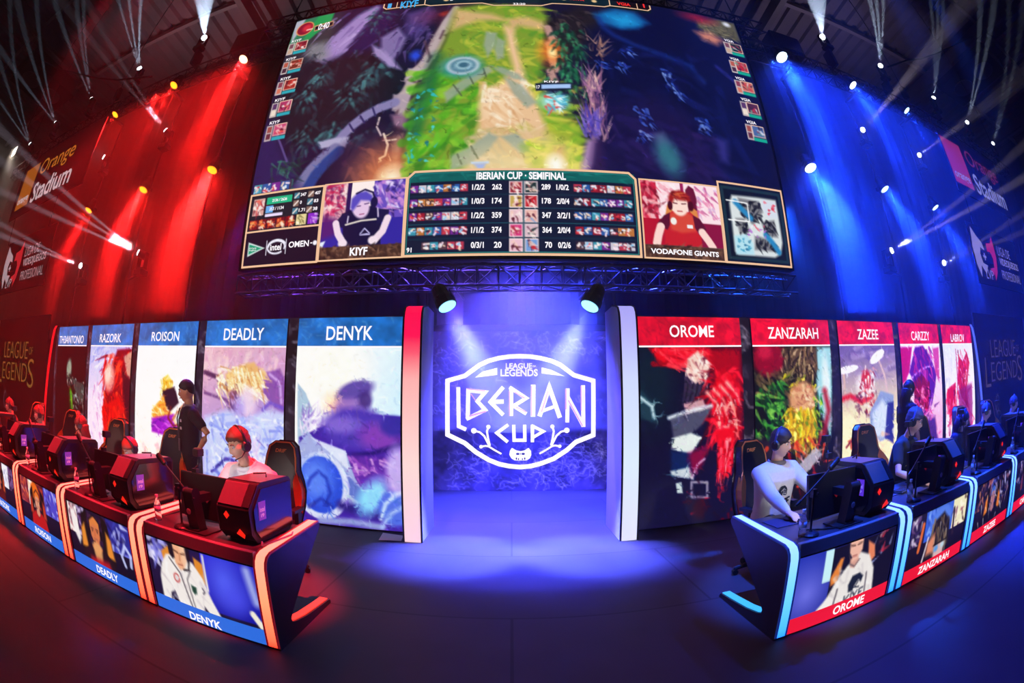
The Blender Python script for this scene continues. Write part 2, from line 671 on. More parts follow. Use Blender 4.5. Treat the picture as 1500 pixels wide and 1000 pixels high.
struct('wall_inner_right', MB().box((2.61, 10.4, 0), (2.66, 11.3, 4.1)), DRAPE)
ROOF = mat('painted_roof_deck', '#6f6670', .7, grain=.2, gscale=2)
cl = MB()
n = 90                                                  # trapezoid sheets, ribs run with Y
prof = []
for i in range(n):
    x = -46 + 92 * i / n
    w = 92 / n
    prof += [(x, 22.4), (x + w * .45, 22.4), (x + w * .55, 22.65), (x + w * .95, 22.65)]
cl.prism(prof + [(46, 23.0), (-46, 23.0)], 'Y', -14, 31.3)
struct('ceiling', cl, ROOF)
for i, y in enumerate((-8.5, -1.7, 5.1, 12.0, 18.9)):
    struct('trim_%d' % (i + 1), MB().box((-46, y - .13, 21.9), (46, y + .13, 22.05)).box((-46, y - .04, 22.05), (46, y + .04, 22.38)), mat('roof_purlin', '#8a7f86', .5, grain=.15))
for i, x in enumerate((-41, -27.6, -13.6, 13.6, 27.6, 41)):
    struct('trim_%d' % (i + 6), MB().box((x - .18, -14, 20.9), (x + .18, 31, 21.05)).box((x - .05, -14, 21.05), (x + .05, 31, 21.86)), mat('roof_beam', '#5a5258', .5, grain=.15))

# ------------------------------------------------------------------ LED banner walls left and right of the portal
def rock(W, H, ppu, base, vein, seed, n=120):
    cv = Canvas(W, H, ppu, base)
    cv.noise(.7, .35, seed)
    for i in range(n):
        x, y = RNG.uniform(0, W), RNG.uniform(0, H)
        p = [(x, y)]
        t = RNG.uniform(0, 2 * PI)
        for k in range(RNG.integers(2, 6)):
            t += RNG.normal(0, .9)
            x, y = x + .09 * math.cos(t), y + .09 * math.sin(t)
            p.append((x, y))
        cv.line(p, .018, vein, RNG.uniform(.15, .75))
    return cv


def led_wall(x0, x1, label, seed):
    t = root('led_wall', ((x0 + x1) / 2, 7.1, 0), label, 'video wall')
    pn = Panel((x0, 7.06, 3.52), (x1, 7.06, 3.52), (x0, 7.06, .02))
    MB().box((x0, 7.07, 0), (x1, 7.22, 3.53)).build('cabinet_frame', BLACK, t)
    rock(x1 - x0, 3.5, 26, '#1d1622', '#b9a8c4', seed, 700).build('rock_texture', pn, t)
    bk = MB()
    for i in range(6):
        x = x0 + .4 + (x1 - x0 - .8) * i / 5
        bk.box((x - .04, 7.22, 0), (x + .04, 7.30, 3.3)).box((x - .03, 7.22, 0), (x + .03, 7.9, .06))
    bk.build('rear_braces', STEEL, t)
    return t


led_wall(-12.36, -1.66, 'wide dark LED wall of black rock pattern behind the five blue headed banners', 3)
led_wall(1.98, 12.66, 'wide dark LED wall of black rock pattern behind the five red headed banners', 4)


def banner(x0, x1, name, rect, head, paint, label, group):
    t = root('player_banner', ((x0 + x1) / 2, 7.0, .03), label, 'banner', group)
    pn = Panel((x0, 7.0, 3.5), (x1, 7.0, 3.5), (x0, 7.0, .03))
    MB().box((x0, 7.004, .03), (x1, 7.05, 3.5)).build('cabinet', BLACK, t)
    W = x1 - x0
    cv = Canvas(W, 2.965, 54, '#000000')
    paint(cv)
    cv.detail(700, .14, .026, .07).contrast(.45)
    cv.noise(.02, .10, int(abs(x0) * 7))
    cv.build('artwork', pn, t, 0, .505)
    hd = Canvas(W, .475, 40, head[0])
    hd.noise(.28, .22, int(abs(x0) * 10))
    hd.dabs(0, 0, W, .475, [head[1]], 40, .12, .02, .6, 1.5, .45)
    hd.build('header', pn, t, 0, 0)
    flat(MB(), pn, [(0, .477), (W, .477), (W, .505), (0, .505)], .006).build('header_rule', WHITE_LED, t)
    write(MB(), pn, name, rect[0], rect[1], rect[2], rect[3], .009, .013).build('lettering', WHITE_LED, t)
    return t


class Art:
    """Shifts banner drawing coordinates (measured from the banner's top) into the artwork below the header."""

    def __init__(s, cv):
        s.cv = cv

    def d(s, P):
        return [(p[0], p[1] - .505) for p in P]

    def poly(s, P, c, a=1.0, soft=.03):
        s.cv.poly(s.d(P), c, a, max(.010, soft * .5))

    def line(s, P, w, c, a=1.0, soft=.02, taper=False):
        s.cv.line(s.d(P), w, c, a, soft, taper)

    def ell(s, P, rx, ry, c, a=1.0, soft=.3, rot=0.0):
        s.cv.ell(s.d(P)[0], rx, ry, c, a, soft * .62, rot)

    def dabs(s, P, *k):
        (x0, y0), (x1, y1) = s.d(P)
        s.cv.dabs(x0, y0, x1, y1, *k)


def art_denyk(cv):                          # pale sky, violet boulders, a blue round disc
    cv.grad(0, 0, 2, 3, '#fffaf0', '#bfe0fb', (.3, .4), (1.9, .9))
    a = Art(cv)
    a.ell([(0.736, 0.91)], .55, .55, '#fffbe6', .9, .8)
    a.ell([(0.777, 1.434)], .22, .18, '#ffb48a', .7, .9)
    a.poly([(0.039, 1.096), (0.206, 1.263), (0.345, 1.542), (0.268, 2.002), (0.053, 2.133)], '#9fb4c8')
    a.dabs([(0.106, 1.553), (0.879, 2.021)], ['#d8c8ec', '#8a74b8', '#f4ecff', '#b8a0d8'], 70, .22, .04, -1.2, .5, .9)
    a.ell([(1.114, 1.202)], .34, .16, '#6a5a9c', 1, .4, -.3)
    a.ell([(1.059, 1.468)], .30, .15, '#8d6fae', .9, .5)
    a.ell([(1.296, 1.34)], .12, .14, '#54407e', .9, .6)
    a.poly([(0.081, 2.015), (0.503, 1.817), (0.878, 1.653), (1.357, 1.567), (1.951, 1.592), (1.916, 3.486), (-0.002, 3.702)], '#53389a')
    a.ell([(1.146, 1.818)], .62, .34, '#5d4aa6', 1, .3)
    a.ell([(0.879, 1.764)], .32, .14, '#8f7cc8', .7, .7)
    a.ell([(1.532, 1.932)], .34, .22, '#8b52a8', .8, .6)
    a.ell([(1.772, 1.749)], .22, .16, '#474096', .9, .5)
    a.line([(0.397, 2.165), (0.875, 2.279), (1.414, 2.202), (1.928, 2.025)], .05, '#2c1f62', .9, .04)
    a.poly([(0.876, 2.246), (1.587, 2.259), (1.949, 2.22), (1.932, 3.021), (1.333, 3.066)], '#6b3f9c', 1, .1)
    a.dabs([(0.998, 2.271), (1.857, 2.913)], ['#c78ed2', '#f1c9ee', '#8a4fae', '#55308a'], 46, .22, .06, .7, .5, .6)
    a.poly([(0.053, 2.156), (0.269, 1.911), (0.476, 2.125), (0.95, 2.185), (1.11, 2.625), (1.336, 2.973), (0.844, 3.17), (0.095, 2.596)], '#9aa2cf', 1, .02)
    a.poly([(0.308, 2), (0.95, 2.185), (1.017, 2.518), (0.627, 2.206)], '#cfd6f2', .9, .03)
    a.poly([(0.931, 2.525), (1.338, 2.927), (1.272, 3.094), (0.92, 2.87)], '#6a78b8', 1, .03)
    a.ell([(0.482, 2.817)], .52, .58, '#c2c8ea', 1, .04)
    a.ell([(0.47, 2.795)], .42, .49, '#3f5cc4', 1, .06)
    a.ell([(0.383, 2.71)], .30, .34, '#6f8df0', .8, .7)
    a.line([(0.159, 2.969), (0.292, 2.695), (0.44, 2.565), (0.59, 2.668), (0.656, 2.918), (0.544, 3.118)], .05, '#2a3f96', .8, .03)
    a.line([(0.226, 3.202), (0.472, 3.031), (0.695, 3.15)], .05, '#27388a', .7, .03)
    a.line([(0.448, 3.418), (1.017, 3.377), (1.551, 3.421)], .12, '#8d93c6', 1, .04)
    a.line([(0.847, 3.11), (1.386, 3.201), (1.901, 3.276)], .16, '#42367e', 1, .06)
    a.ell([(1.397, 2.922)], .20, .34, '#8fd4ff', .9, .7, .6)
    a.ell([(1.795, 3.088)], .30, .30, '#5f74d0', 1, .2)
    a.line([(1.534, 3.281), (1.626, 3.019), (1.802, 2.848), (1.939, 2.795)], .05, '#c4d8ff', 1, .03)
    a.line([(1.551, 3.421), (1.7, 3.175), (1.932, 3.044)], .06, '#9fb2f0', 1, .03)
    a.ell([(1.845, 2.466)], .20, .40, '#c5b8ee', .8, .5)


def art_deadly(cv):                         # mauve, straw coloured streaks above pale blue swirls
    cv.grad(0, 0, 2, 3, '#d8a8b4', '#9a86c8', (.5, 0), (1.2, 1.7))
    a = Art(cv)
    a.dabs([(0.037, 0.552), (1.941, 0.929)], ['#e8bcc0', '#c890b0', '#f3d2cc'], 40, .5, .10, 1.6, .3, .5)
    a.line([(0.04, 0.979), (0.373, 1.058), (0.507, 1.229), (0.757, 1.144)], .09, '#5a3858', .9)
    a.line([(0.065, 1.363), (0.603, 1.461), (0.859, 1.632)], .06, '#6d4a78', .8)
    a.poly([(1.535, 0.938), (1.824, 0.873), (1.963, 1.103), (1.979, 1.684), (1.779, 1.578), (1.477, 1.297)], '#8a62a0', 1, .05)
    a.line([(1.611, 0.972), (1.836, 1.107), (1.877, 1.456)], .05, '#c8a8e0', .8)
    a.poly([(0.579, 1.001), (0.902, 0.831), (1.248, 0.764), (1.537, 0.974), (1.402, 1.3), (1.286, 1.486), (0.847, 1.264), (0.632, 1.335)], '#d8a878', 1, .06)
    a.dabs([(0.357, 0.843), (1.477, 1.297)], ['#f8e8bc', '#e8bf88', '#fff4d8', '#b98660'], 90, .34, .05, .85, .5, .95)
    a.dabs([(0.588, 1.15), (0.973, 1.625)], ['#5a3a5a', '#8a5a68'], 24, .22, .05, 1.1, .4, .8)
    a.ell([(1.13, 1.494)], .20, .26, '#dcc2dc', .9, .6)
    a.ell([(0.94, 1.602)], .14, .2, '#a89ae0', .8, .7)
    a.poly([(0.078, 1.811), (0.693, 1.642), (1.104, 1.799), (1.56, 1.59), (1.979, 1.626), (1.888, 3.743), (-0.093, 4.103)], '#b9c0f0', 1, .12)
    a.dabs([(0.114, 1.744), (1.909, 2.631)], ['#eef2ff', '#8c98e8', '#c8d4ff', '#6a72cc', '#a8b4f4'], 120, .40, .07, .5, .9, .8)
    a.line([(1.486, 1.594), (1.631, 1.468), (1.978, 1.568)], .07, '#7a62b8', .9)
    a.dabs([(1.103, 2.103), (1.923, 2.629)], ['#d0b8e4', '#5c4ea0', '#f0e4f8'], 40, .3, .06, 1.3, .5, .8)
    a.line([(0.233, 2.827), (0.598, 2.551), (0.849, 2.561), (0.954, 2.737)], .07, '#4a4496', .9)
    a.dabs([(0.095, 2.715), (1.843, 3.623)], ['#d4dcff', '#7c84d8', '#9fb0f4', '#5a60b8'], 60, .5, .1, .6, .5, .8)


def art_roison(cv):                         # white with a golden, orange and violet cluster
    cv.grad(0, 0, 2, 3, '#fffdfa', '#fff1e4', (.9, .4), (.9, 2.6))
    a = Art(cv)
    a.dabs([(0.137, 2.421), (0.751, 3.494)], ['#ffd9b0', '#ffb9a8', '#ffe8d0'], 40, .2, .08, 1.2, .6, .6)
    a.poly([(0.882, 1.173), (1.12, 1.054), (1.307, 1.21), (1.238, 1.484), (1.02, 1.566)], '#f0c860', 1, .05)
    a.dabs([(0.901, 1.117), (1.284, 1.549)], ['#ffe9a0', '#e8a83c', '#c87a28'], 40, .18, .04, 1.4, .4, .9)
    a.poly([(0.966, 1.39), (1.356, 1.289), (1.498, 1.602), (1.248, 1.782), (0.981, 1.706)], '#3a2030', 1, .05)
    a.poly([(0.611, 1.803), (1.016, 1.47), (1.116, 1.764), (1.292, 1.832), (1.03, 1.977), (0.614, 1.972)], '#f0a24a', 1, .06)
    a.dabs([(0.607, 1.663), (1.25, 1.958)], ['#ffd890', '#d8742c', '#fff0c8'], 36, .2, .04, .5, .5, .8)
    a.poly([(0.614, 1.972), (1.356, 1.827), (1.505, 2.07), (1.247, 2.299), (0.612, 2.254)], '#9a2cb4', 1, .06)
    a.dabs([(0.614, 1.972), (1.419, 2.226)], ['#d878e0', '#5c1c88', '#b848cc'], 30, .2, .05, .2, .4, .8)
    a.poly([(1.293, 1.914), (1.949, 1.339), (2.017, 1.569), (1.567, 2.104), (1.379, 2.041)], '#f2c49c', 1, .05)
    a.line([(1.246, 1.7), (1.163, 1.924), (1.336, 2.072), (1.628, 1.966)], .04, '#8a3a2c', .9)
    a.line([(1.97, 1.377), (1.502, 1.736), (1.294, 1.968)], .04, '#a85a3c', .8)
    a.ell([(1.505, 1.923)], .10, .10, '#b8d4f0', .9, .5)
    a.dabs([(0.188, 2.415), (1.814, 3.942)], ['#ffe0d4', '#f4b8c0', '#ffc898', '#fff6ee', '#e89aa8'], 90, .3, .1, 1.3, .4, .7)


def art_razork(cv):                         # a blaze of red strokes over lavender
    cv.grad(0, 0, 2, 3, '#aab0ea', '#f0d4ee', (.2, 0), (.5, 1.4))
    a = Art(cv)
    a.poly([(1.297, 0.576), (1.921, 0.541), (1.965, 3.355), (0.963, 3.526), (0.9, 2.582), (0.747, 1.968), (0.871, 1.332)], '#8a1028', 1, .08)
    a.dabs([(0.007, 0.554), (0.941, 1.095)], ['#c8ccf8', '#8890dc', '#e8e8ff'], 30, .3, .06, -.7, .4, .7)
    a.dabs([(0.165, 1.369), (0.727, 3.405)], ['#f4e4fa', '#d0b0e4', '#c888b8'], 50, .24, .07, 1.4, .5, .8)
    a.dabs([(0.784, 0.675), (1.903, 1.281)], ['#e02418', '#b01020', '#ff5a3a', '#780c20'], 70, .5, .09, 2.1, .4, .9)
    a.poly([(1.585, 0.725), (1.903, 0.6), (1.985, 1.277), (1.779, 1.139)], '#c8a090', .9, .05)
    a.ell([(1.017, 1.201)], .24, .34, '#e89890', .9, .4)
    a.ell([(0.947, 1.142)], .14, .2, '#ffd4c4', .8, .6)
    a.dabs([(0.723, 1.498), (1.717, 2.036)], ['#d02018', '#ff6a38', '#8a1020'], 60, .3, .07, 1.0, .5, .9)
    a.poly([(0.745, 1.89), (1.503, 1.603), (1.884, 2.169), (1.984, 3.201), (1.142, 3.336), (0.794, 2.754)], '#d01a10', 1, .08)
    a.dabs([(0.742, 1.811), (1.874, 3.218)], ['#ff4a1c', '#ff8a3c', '#a00c18', '#e82010'], 90, .5, .07, 1.25, .25, .85)
    a.poly([(1.536, 0.998), (2.012, 1.276), (2.04, 2.448), (1.773, 2.031)], '#4a1030', .8, .1)
    a.dabs([(0.729, 2.762), (1.686, 4.589)], ['#c01820', '#ff6038', '#701028', '#f0a0a8'], 70, .4, .1, 1.2, .4, .8)


def art_th3(cv):                            # near black with a pale shard and a green arc
    cv.grad(0, 0, 2, 3, '#190a10', '#0c0609', (.5, 0), (.5, 2.6))
    a = Art(cv)
    a.dabs([(0.011, 0.753), (1.885, 1.384)], ['#2c1218', '#3a1a20'], 24, .4, .08, 1.6, .3, .6)
    a.ell([(0.848, 1.089)], .16, .26, '#9aa898', .9, .5)
    a.ell([(0.928, 1.365)], .12, .16, '#2a2e2c', .9, .5)
    a.dabs([(0.743, 1.269), (1.376, 1.75)], ['#c4d0cc', '#56605c', '#20262a'], 26, .18, .05, 1.2, .5, .9)
    a.poly([(1.094, 1.339), (1.739, 1.425), (1.921, 1.876), (1.381, 1.835)], '#4a5a58', .9, .06)
    a.dabs([(1.176, 1.335), (1.926, 2.041)], ['#8ca4a0', '#2c3434', '#c0d8d4'], 30, .2, .05, .9, .6, .7)
    a.line([(0.998, 1.639), (1.064, 2.118), (1.019, 2.556), (0.688, 3.039)], .16, '#3c8a20', .9, .08, True)
    a.line([(1.044, 1.688), (1.147, 2.111), (1.105, 2.46)], .06, '#90d850', .9, .04, True)
    a.line([(0.434, 2.893), (0.732, 3.032)], .07, '#c8d0d8', .8)
    a.ell([(1.665, 2.265)], .14, .12, '#e8e0f0', .9, .5)
    a.line([(1.907, 1.63), (1.963, 2.367)], .06, '#90c8d8', .8)
    a.dabs([(0.155, 2.93), (1.499, 4.949)], ['#20100f', '#2c3a20', '#341820'], 26, .3, .08, 1.4, .5, .7)


def art_orome(cv):                          # navy, a red cloth sweep, steel plates and red strokes
    cv.grad(0, 0, 2, 3, '#1d1838', '#26224a', (.5, 0), (.5, 2.6))
    a = Art(cv)
    a.ell([(0.213, 1.072)], .40, .75, '#1e3644', .9, .8)
    a.poly([(0.175, 0.521), (0.598, 0.479), (1.166, 0.481), (1.39, 0.702), (1.353, 0.874), (0.893, 0.752), (0.579, 0.859), (0.343, 0.744)], '#d0142c', 1, .06)
    a.dabs([(0.235, 0.499), (1.277, 0.815)], ['#f03048', '#980c24', '#ff5a60'], 50, .4, .08, .4, .3, .9)
    a.poly([(0.871, 0.695), (1.057, 0.572), (1.277, 0.815), (1.213, 1.053), (0.979, 1.091), (0.82, 0.975)], '#e8c0b4', 1, .05)
    a.dabs([(0.849, 0.638), (1.239, 1.054)], ['#fff0e4', '#b87a78', '#6a3048', '#f4d8cc'], 36, .18, .05, 1.0, .6, .8)
    a.poly([(0.795, 0.975), (0.979, 1.114), (1.211, 1.098), (1.121, 1.457), (0.745, 1.397)], '#4a4058', 1, .05)
    for x in range(4):
        a.line([(p[0] + .09 * x, p[1]) for p in [(0.852, 1.133), (0.782, 1.398)]], .018, '#20182c', .9)
    a.poly([(1.295, 0.528), (1.931, 0.508), (1.873, 2.291), (1.511, 2.028), (1.381, 1.56), (1.329, 1.102)], '#a00c28', 1, .15)
    a.dabs([(1.274, 0.872), (1.842, 2.053)], ['#e81430', '#ff3850', '#700820', '#c01028'], 90, .4, .09, 1.9, .7, .9)
    a.poly([(0.744, 1.441), (1.123, 1.378), (1.197, 1.551), (0.864, 1.67)], '#c89ca0', .9, .04)
    a.poly([(0.521, 1.676), (0.865, 1.58), (1.302, 1.511), (1.116, 1.773), (0.739, 2.088), (0.568, 1.966)], '#5c5c70', 1, .06)
    a.line([(0.497, 1.652), (0.803, 1.566), (1.277, 1.487)], .05, '#dce4e8', 1, .03)
    a.poly([(-0.01, 1.176), (0.24, 1.401), (0.283, 1.731), (-0.018, 1.631)], '#34505c', .9, .06)
    a.line([(0.01, 1.307), (0.204, 1.454), (0.237, 1.641)], .05, '#b8ccd4', .9)
    for k in range(4):
        a.line([(p[0] + .13 * k, p[1] - .05 * k) for p in [(1.204, 1.268), (1.383, 1.446), (1.486, 1.68)]], .07, '#ffb8a8', .8, .03, True)
    a.dabs([(1.319, 1.386), (1.785, 2.048)], ['#ffc8b8', '#ff8a80', '#f0e0d0'], 26, .22, .05, 1.2, .6, .8)
    a.poly([(1.377, 1.903), (1.73, 1.869), (1.71, 2.512), (1.607, 2.739), (1.44, 2.604)], '#e0102c', 1, .06)
    a.dabs([(1.403, 2.02), (1.686, 2.628)], ['#ff4058', '#a00820', '#ff8a90'], 40, .3, .05, 1.6, .2, .9)
    a.poly([(0.544, 1.987), (0.887, 1.918), (1.09, 1.998), (0.889, 2.268), (0.545, 2.165)], '#cfd8d4', 1, .04)
    a.poly([(0.521, 2.186), (0.889, 2.257), (0.974, 2.676), (0.551, 2.594)], '#1a3a68', .9, .08)
    a.poly([(0.526, 2.524), (0.868, 2.483), (0.949, 2.697), (0.551, 2.594)], '#c4ccd0', .9, .04)
    a.poly([(0.839, 2.253), (1.22, 2.121), (1.121, 2.458), (0.923, 2.648)], '#9a1450', .8, .1)
    a.line([(0.923, 2.671), (1.019, 2.449), (1.145, 2.368)], .03, '#d8d0e0', .8)
    a.poly([(0.628, 2.737), (0.726, 2.723), (0.757, 2.911), (0.658, 2.902)], '#c8d8d4', .9)
    a.line([(0.913, 2.74), (1.208, 2.769), (1.22, 3.03), (0.923, 2.998), (0.913, 2.74)], .04, '#a8a0b0', .9)
    a.dabs([(0.748, 2.656), (1.848, 3.502)], ['#7c1030', '#c02040', '#3a1838'], 26, .16, .05, .8, .9, .7)
    a.ell([(1.074, 3.216)], .13, .18, '#4a1838', .8, .5)


def art_zanzarah(cv):                       # bark browns, leaves, a gold tuft and a pale sky
    cv.grad(0, 0, 2, 3, '#2a2a24', '#1c1a22', (.5, 0), (.5, 2.6))
    a = Art(cv)
    a.poly([(1.554, 0.521), (1.958, 0.524), (1.862, 2.254), (1.541, 1.706), (1.491, 1.19)], '#9cc8d4', 1, .08)
    a.ell([(1.754, 1.202)], .10, .5, '#e4f4f4', .8, .7)
    a.ell([(0.343, 0.707)], .36, .34, '#8c1638', 1, .25)
    a.ell([(0.258, 0.609)], .16, .12, '#c83a58', .7, .6)
    a.poly([(0.661, 0.539), (1.535, 0.521), (1.548, 0.935), (1.381, 1.185), (1.042, 0.983), (0.711, 0.911)], '#6c5848', 1, .06)
    a.dabs([(0.615, 0.514), (1.464, 1.061)], ['#9a846a', '#4a3a30', '#c0a888', '#2c241e'], 90, .3, .04, 1.8, .5, .9)
    a.dabs([(-0.009, 0.952), (0.846, 1.41)], ['#6a5a44', '#8a7a58', '#342c22'], 60, .3, .06, .4, .5, .9)
    a.dabs([(-0.019, 1.129), (0.669, 2.137)], ['#2c6a38', '#1a4428', '#58a04a', '#123020', '#8ac060'], 110, .24, .07, .9, .6, .9)
    a.dabs([(0.703, 1.009), (1.483, 1.318)], ['#d8d020', '#7a8a1c', '#f4e850'], 14, .12, .05, 2.6, .3, .9)
    a.ell([(1.116, 1.488)], .34, .34, '#c89474', 1, .3)
    a.dabs([(0.822, 1.224), (1.466, 1.764)], ['#e8bc98', '#9a5a50', '#f4d8b8', '#b87860'], 50, .2, .06, .3, .6, .7)
    a.poly([(0.754, 1.713), (1.358, 1.693), (1.499, 2.024), (1.27, 2.45), (0.921, 2.349), (0.669, 2.014)], '#b88c18', 1, .08)
    a.dabs([(0.673, 1.646), (1.468, 2.408)], ['#f0d028', '#d8a010', '#8a6a10', '#fff080', '#6a8a20'], 110, .22, .06, 1.5, .5, .9)
    a.dabs([(1.403, 1.441), (1.612, 2.229)], ['#2c7a3c', '#a8c840'], 26, .14, .05, 1.5, .5, .9)
    a.poly([(-0.011, 2.078), (0.671, 2.261), (0.533, 2.868), (0.008, 2.803)], '#3a3040', 1, .1)
    a.dabs([(0.198, 2.096), (1.886, 3.329)], ['#a01c18', '#5a1420', '#e8582c', '#3a2028', '#c8a090'], 80, .34, .07, .9, .7, .8)
    a.poly([(0.854, 2.783), (1.449, 2.406), (1.64, 2.558), (1.119, 2.947)], '#b0aab8', .9, .05)
    a.line([(1.706, 1.355), (1.806, 1.725), (1.65, 2.232)], .12, '#a02030', .9, .06)


def art_zazee(cv):                          # lavender above cream, white discs on stems, a steel wedge
    cv.grad(0, 0, 2, 3, '#7d6c9e', '#ffe9b0', (.6, .1), (.7, 1.75))
    a = Art(cv)
    a.dabs([(0.008, 0.553), (1.787, 1.163)], ['#9a88b8', '#6a5a90', '#b8a4c8'], 30, .5, .12, .2, .4, .5)
    a.line([(0.077, 1.065), (0.089, 1.495), (0.162, 1.768), (0.596, 2.107)], .06, '#c8a8a0', 1)
    a.line([(1.257, 0.767), (1.468, 1.15), (1.542, 1.517)], .06, '#d0b0b0', 1)
    a.ell([(0.212, 0.976)], .34, .075, '#fbeef2', 1, .12, -.12)
    a.ell([(1.236, 0.738)], .30, .10, '#fff4ee', 1, .12, -.42)
    a.ell([(0.764, 1.301)], .30, .24, '#f4e4e4', .9, .5)
    a.ell([(0.796, 1.205)], .16, .20, '#c02838', .9, .4)
    a.dabs([(0.564, 0.974), (1.086, 1.488)], ['#fff8f4', '#8a2840', '#e8a8a0'], 26, .14, .05, 1.2, .6, .9)
    a.line([(0.8, 0.926), (0.759, 1.092)], .03, '#f4d8d8', 1)
    a.line([(-0.08, 1.564), (0.258, 1.505), (0.606, 1.638), (0.985, 1.552)], .10, '#d02030', .9, .04)
    a.dabs([(0.348, 1.443), (1.266, 1.929)], ['#8a1c30', '#e85a50', '#f4e0d8', '#5a2848'], 40, .2, .06, .5, .6, .8)
    a.poly([(0.876, 1.881), (1.287, 1.458), (1.779, 1.576), (1.767, 2.492), (0.929, 2.536)], '#8e9ac0', 1, .05)
    a.poly([(0.971, 1.918), (1.326, 1.661), (1.684, 1.893), (1.473, 2.457), (1.021, 2.404)], '#d4def0', .8, .1)
    a.poly([(1.53, 1.734), (1.771, 1.723), (1.773, 2.642), (1.421, 2.451)], '#3a3a80', .9, .06)
    a.ell([(0.245, 2.318)], .38, .5, '#fff0b8', .9, .7)
    a.poly([(0.162, 2.39), (0.418, 2.282), (0.787, 2.519), (0.61, 2.665), (0.253, 2.564)], '#b85a48', 1, .05)
    a.line([(0.124, 2.508), (0.375, 2.332), (0.692, 2.451)], .05, '#7a2030', .9)
    a.dabs([(-0.089, 2.281), (1.927, 4.525)], ['#ffe0a0', '#f0b080', '#fff4d0', '#d88a70', '#f8c8a8'], 60, .34, .09, .6, .7, .7)
    a.line([(0.374, 2.222), (0.694, 2.507), (1.07, 2.41)], .05, '#8a2828', .8)


def art_carzzy(cv):                         # white, magenta arcs and violet folds
    cv.grad(0, 0, 2, 3, '#fff0f8', '#f0a8c8', (.6, .2), (.9, 2.0))
    a = Art(cv)
    a.poly([(-0.025, 0.543), (0.517, 0.548), (0.305, 1.118), (0.101, 1.337), (-0.13, 1.325)], '#b81c78', 1, .06)
    a.poly([(0.643, 0.549), (1.044, 0.521), (1.404, 0.836), (1.637, 1.223), (1.359, 1.894), (1.072, 2.192), (0.768, 1.531), (0.464, 1.357), (0.305, 1.118)], '#6a2a98', 1, .06)
    a.poly([(0.464, 1.357), (0.869, 1.188), (1.255, 1.4), (1.144, 2.037), (0.805, 2.197), (0.489, 1.947)], '#8a1040', 1, .06)
    a.line([(0.347, 1.289), (0.679, 1.133), (1.091, 1.037), (1.446, 1.017)], .05, '#c8a0f0', .9)
    a.dabs([(0.517, 0.548), (1.414, 1.245)], ['#b03090', '#4a2080', '#d858a8'], 40, .3, .07, 1.1, .4, .8)
    a.poly([(1.522, 0.59), (1.864, 0.56), (1.762, 1.428), (1.57, 1.17)], '#c04890', .9, .06)
    a.ell([(0.892, 1.634)], .10, .14, '#f0a0b8', .8, .6)
    a.dabs([(0.513, 1.515), (1.28, 2.245)], ['#e03068', '#701038', '#ff88a8', '#300820'], 46, .2, .06, 1.3, .6, .85)
    a.dabs([(0.366, 1.906), (1.291, 2.703)], ['#e8c8f0', '#7a3a90', '#c878c0', '#40205c'], 60, .26, .06, .3, .7, .85)
    a.poly([(0.485, 2.289), (1.495, 2.234), (1.755, 3.1), (0.387, 2.902)], '#503078', .9, .12)
    a.dabs([(-0.109, 1.926), (1.745, 3.608)], ['#f060a8', '#a82880', '#ffb0d0', '#5a2a80'], 60, .36, .07, -.6, .6, .8)


def art_labrov(cv):                         # pale mist with spiky crimson sheaves
    cv.grad(0, 0, 2, 3, '#d8d8f0', '#ffe8f0', (.3, .1), (.8, 1.4))
    a = Art(cv)
    a.dabs([(0.029, 0.597), (0.581, 2.18)], ['#f8f4ff', '#b8b8dc', '#e8d8ec'], 30, .4, .12, 1.4, .4, .6)
    a.poly([(0.919, 0.786), (1.157, 0.972), (1.499, 0.706), (1.635, 0.986), (1.335, 1.706), (1.496, 2.268), (0.95, 1.858), (0.76, 1.491)], '#c01838', 1, .05)
    a.dabs([(0.861, 0.642), (1.513, 1.902)], ['#e82848', '#8a1030', '#ff7080', '#f8c0c8'], 50, .26, .05, 1.5, .4, .9)
    a.line([(0.773, 0.641), (0.76, 1.491), (0.579, 2.355), (0.427, 2.863)], .05, '#b03060', .9)
    a.poly([(0.112, 1.624), (0.629, 1.483), (0.581, 2.18), (0.244, 2.407), (0.01, 1.957)], '#c8102c', 1, .06)
    a.dabs([(-0.054, 1.698), (1.717, 3.036)], ['#e01838', '#a01050', '#ff5070', '#701048', '#ff90a0'], 80, .34, .08, 1.2, .6, .85)
    a.poly([(0.786, 1.669), (1.746, 1.548), (1.717, 3.036), (0.862, 2.921)], '#7a1c60', .7, .1)
    a.dabs([(-0.154, 2.449), (1.859, 4.008)], ['#d02050', '#ff7090', '#8a1848'], 40, .3, .08, -.8, .5, .8)


BL = ('#1b6cc2', '#8cc4f0')
BR = ('#e60f30', '#7a0a20')
GL, GR = 'player banners with blue headers', 'player banners with red headers'
banner(-3.63, -1.70, 'DENYK', (0.552, 0.147, 1.394, 0.38), BL, art_denyk, 'tall lit banner with blue header and a blue disc, next to the rose column', GL)
banner(-5.79, -3.86, 'DEADLY', (0.477, 0.153, 1.431, 0.374), BL, art_deadly, 'tall lit banner with blue header and straw streaks over pale blue swirls', GL)
banner(-7.96, -6.03, 'ROISON', (0.47, 0.191, 1.39, 0.388), BL, art_roison, 'tall bright white banner with blue header and a gold and violet cluster', GL)
banner(-10.1, -8.2, 'RAZORK', (0.426, 0.21, 1.417, 0.414), BL, art_razork, 'tall lit banner with blue header and blazing red strokes', GL)
banner(-12.11, -10.34, 'TH3ANTONIO', (0.075, 0.237, 1.58, 0.438), BL, art_th3, 'tall nearly black banner with blue header and a green arc, beside the red fin', GL)
banner(2.03, 3.96, 'OROME', (0.557, 0.139, 1.389, 0.342), BR, art_orome, 'tall navy banner with red header and steel plates, next to the icy column', GR)
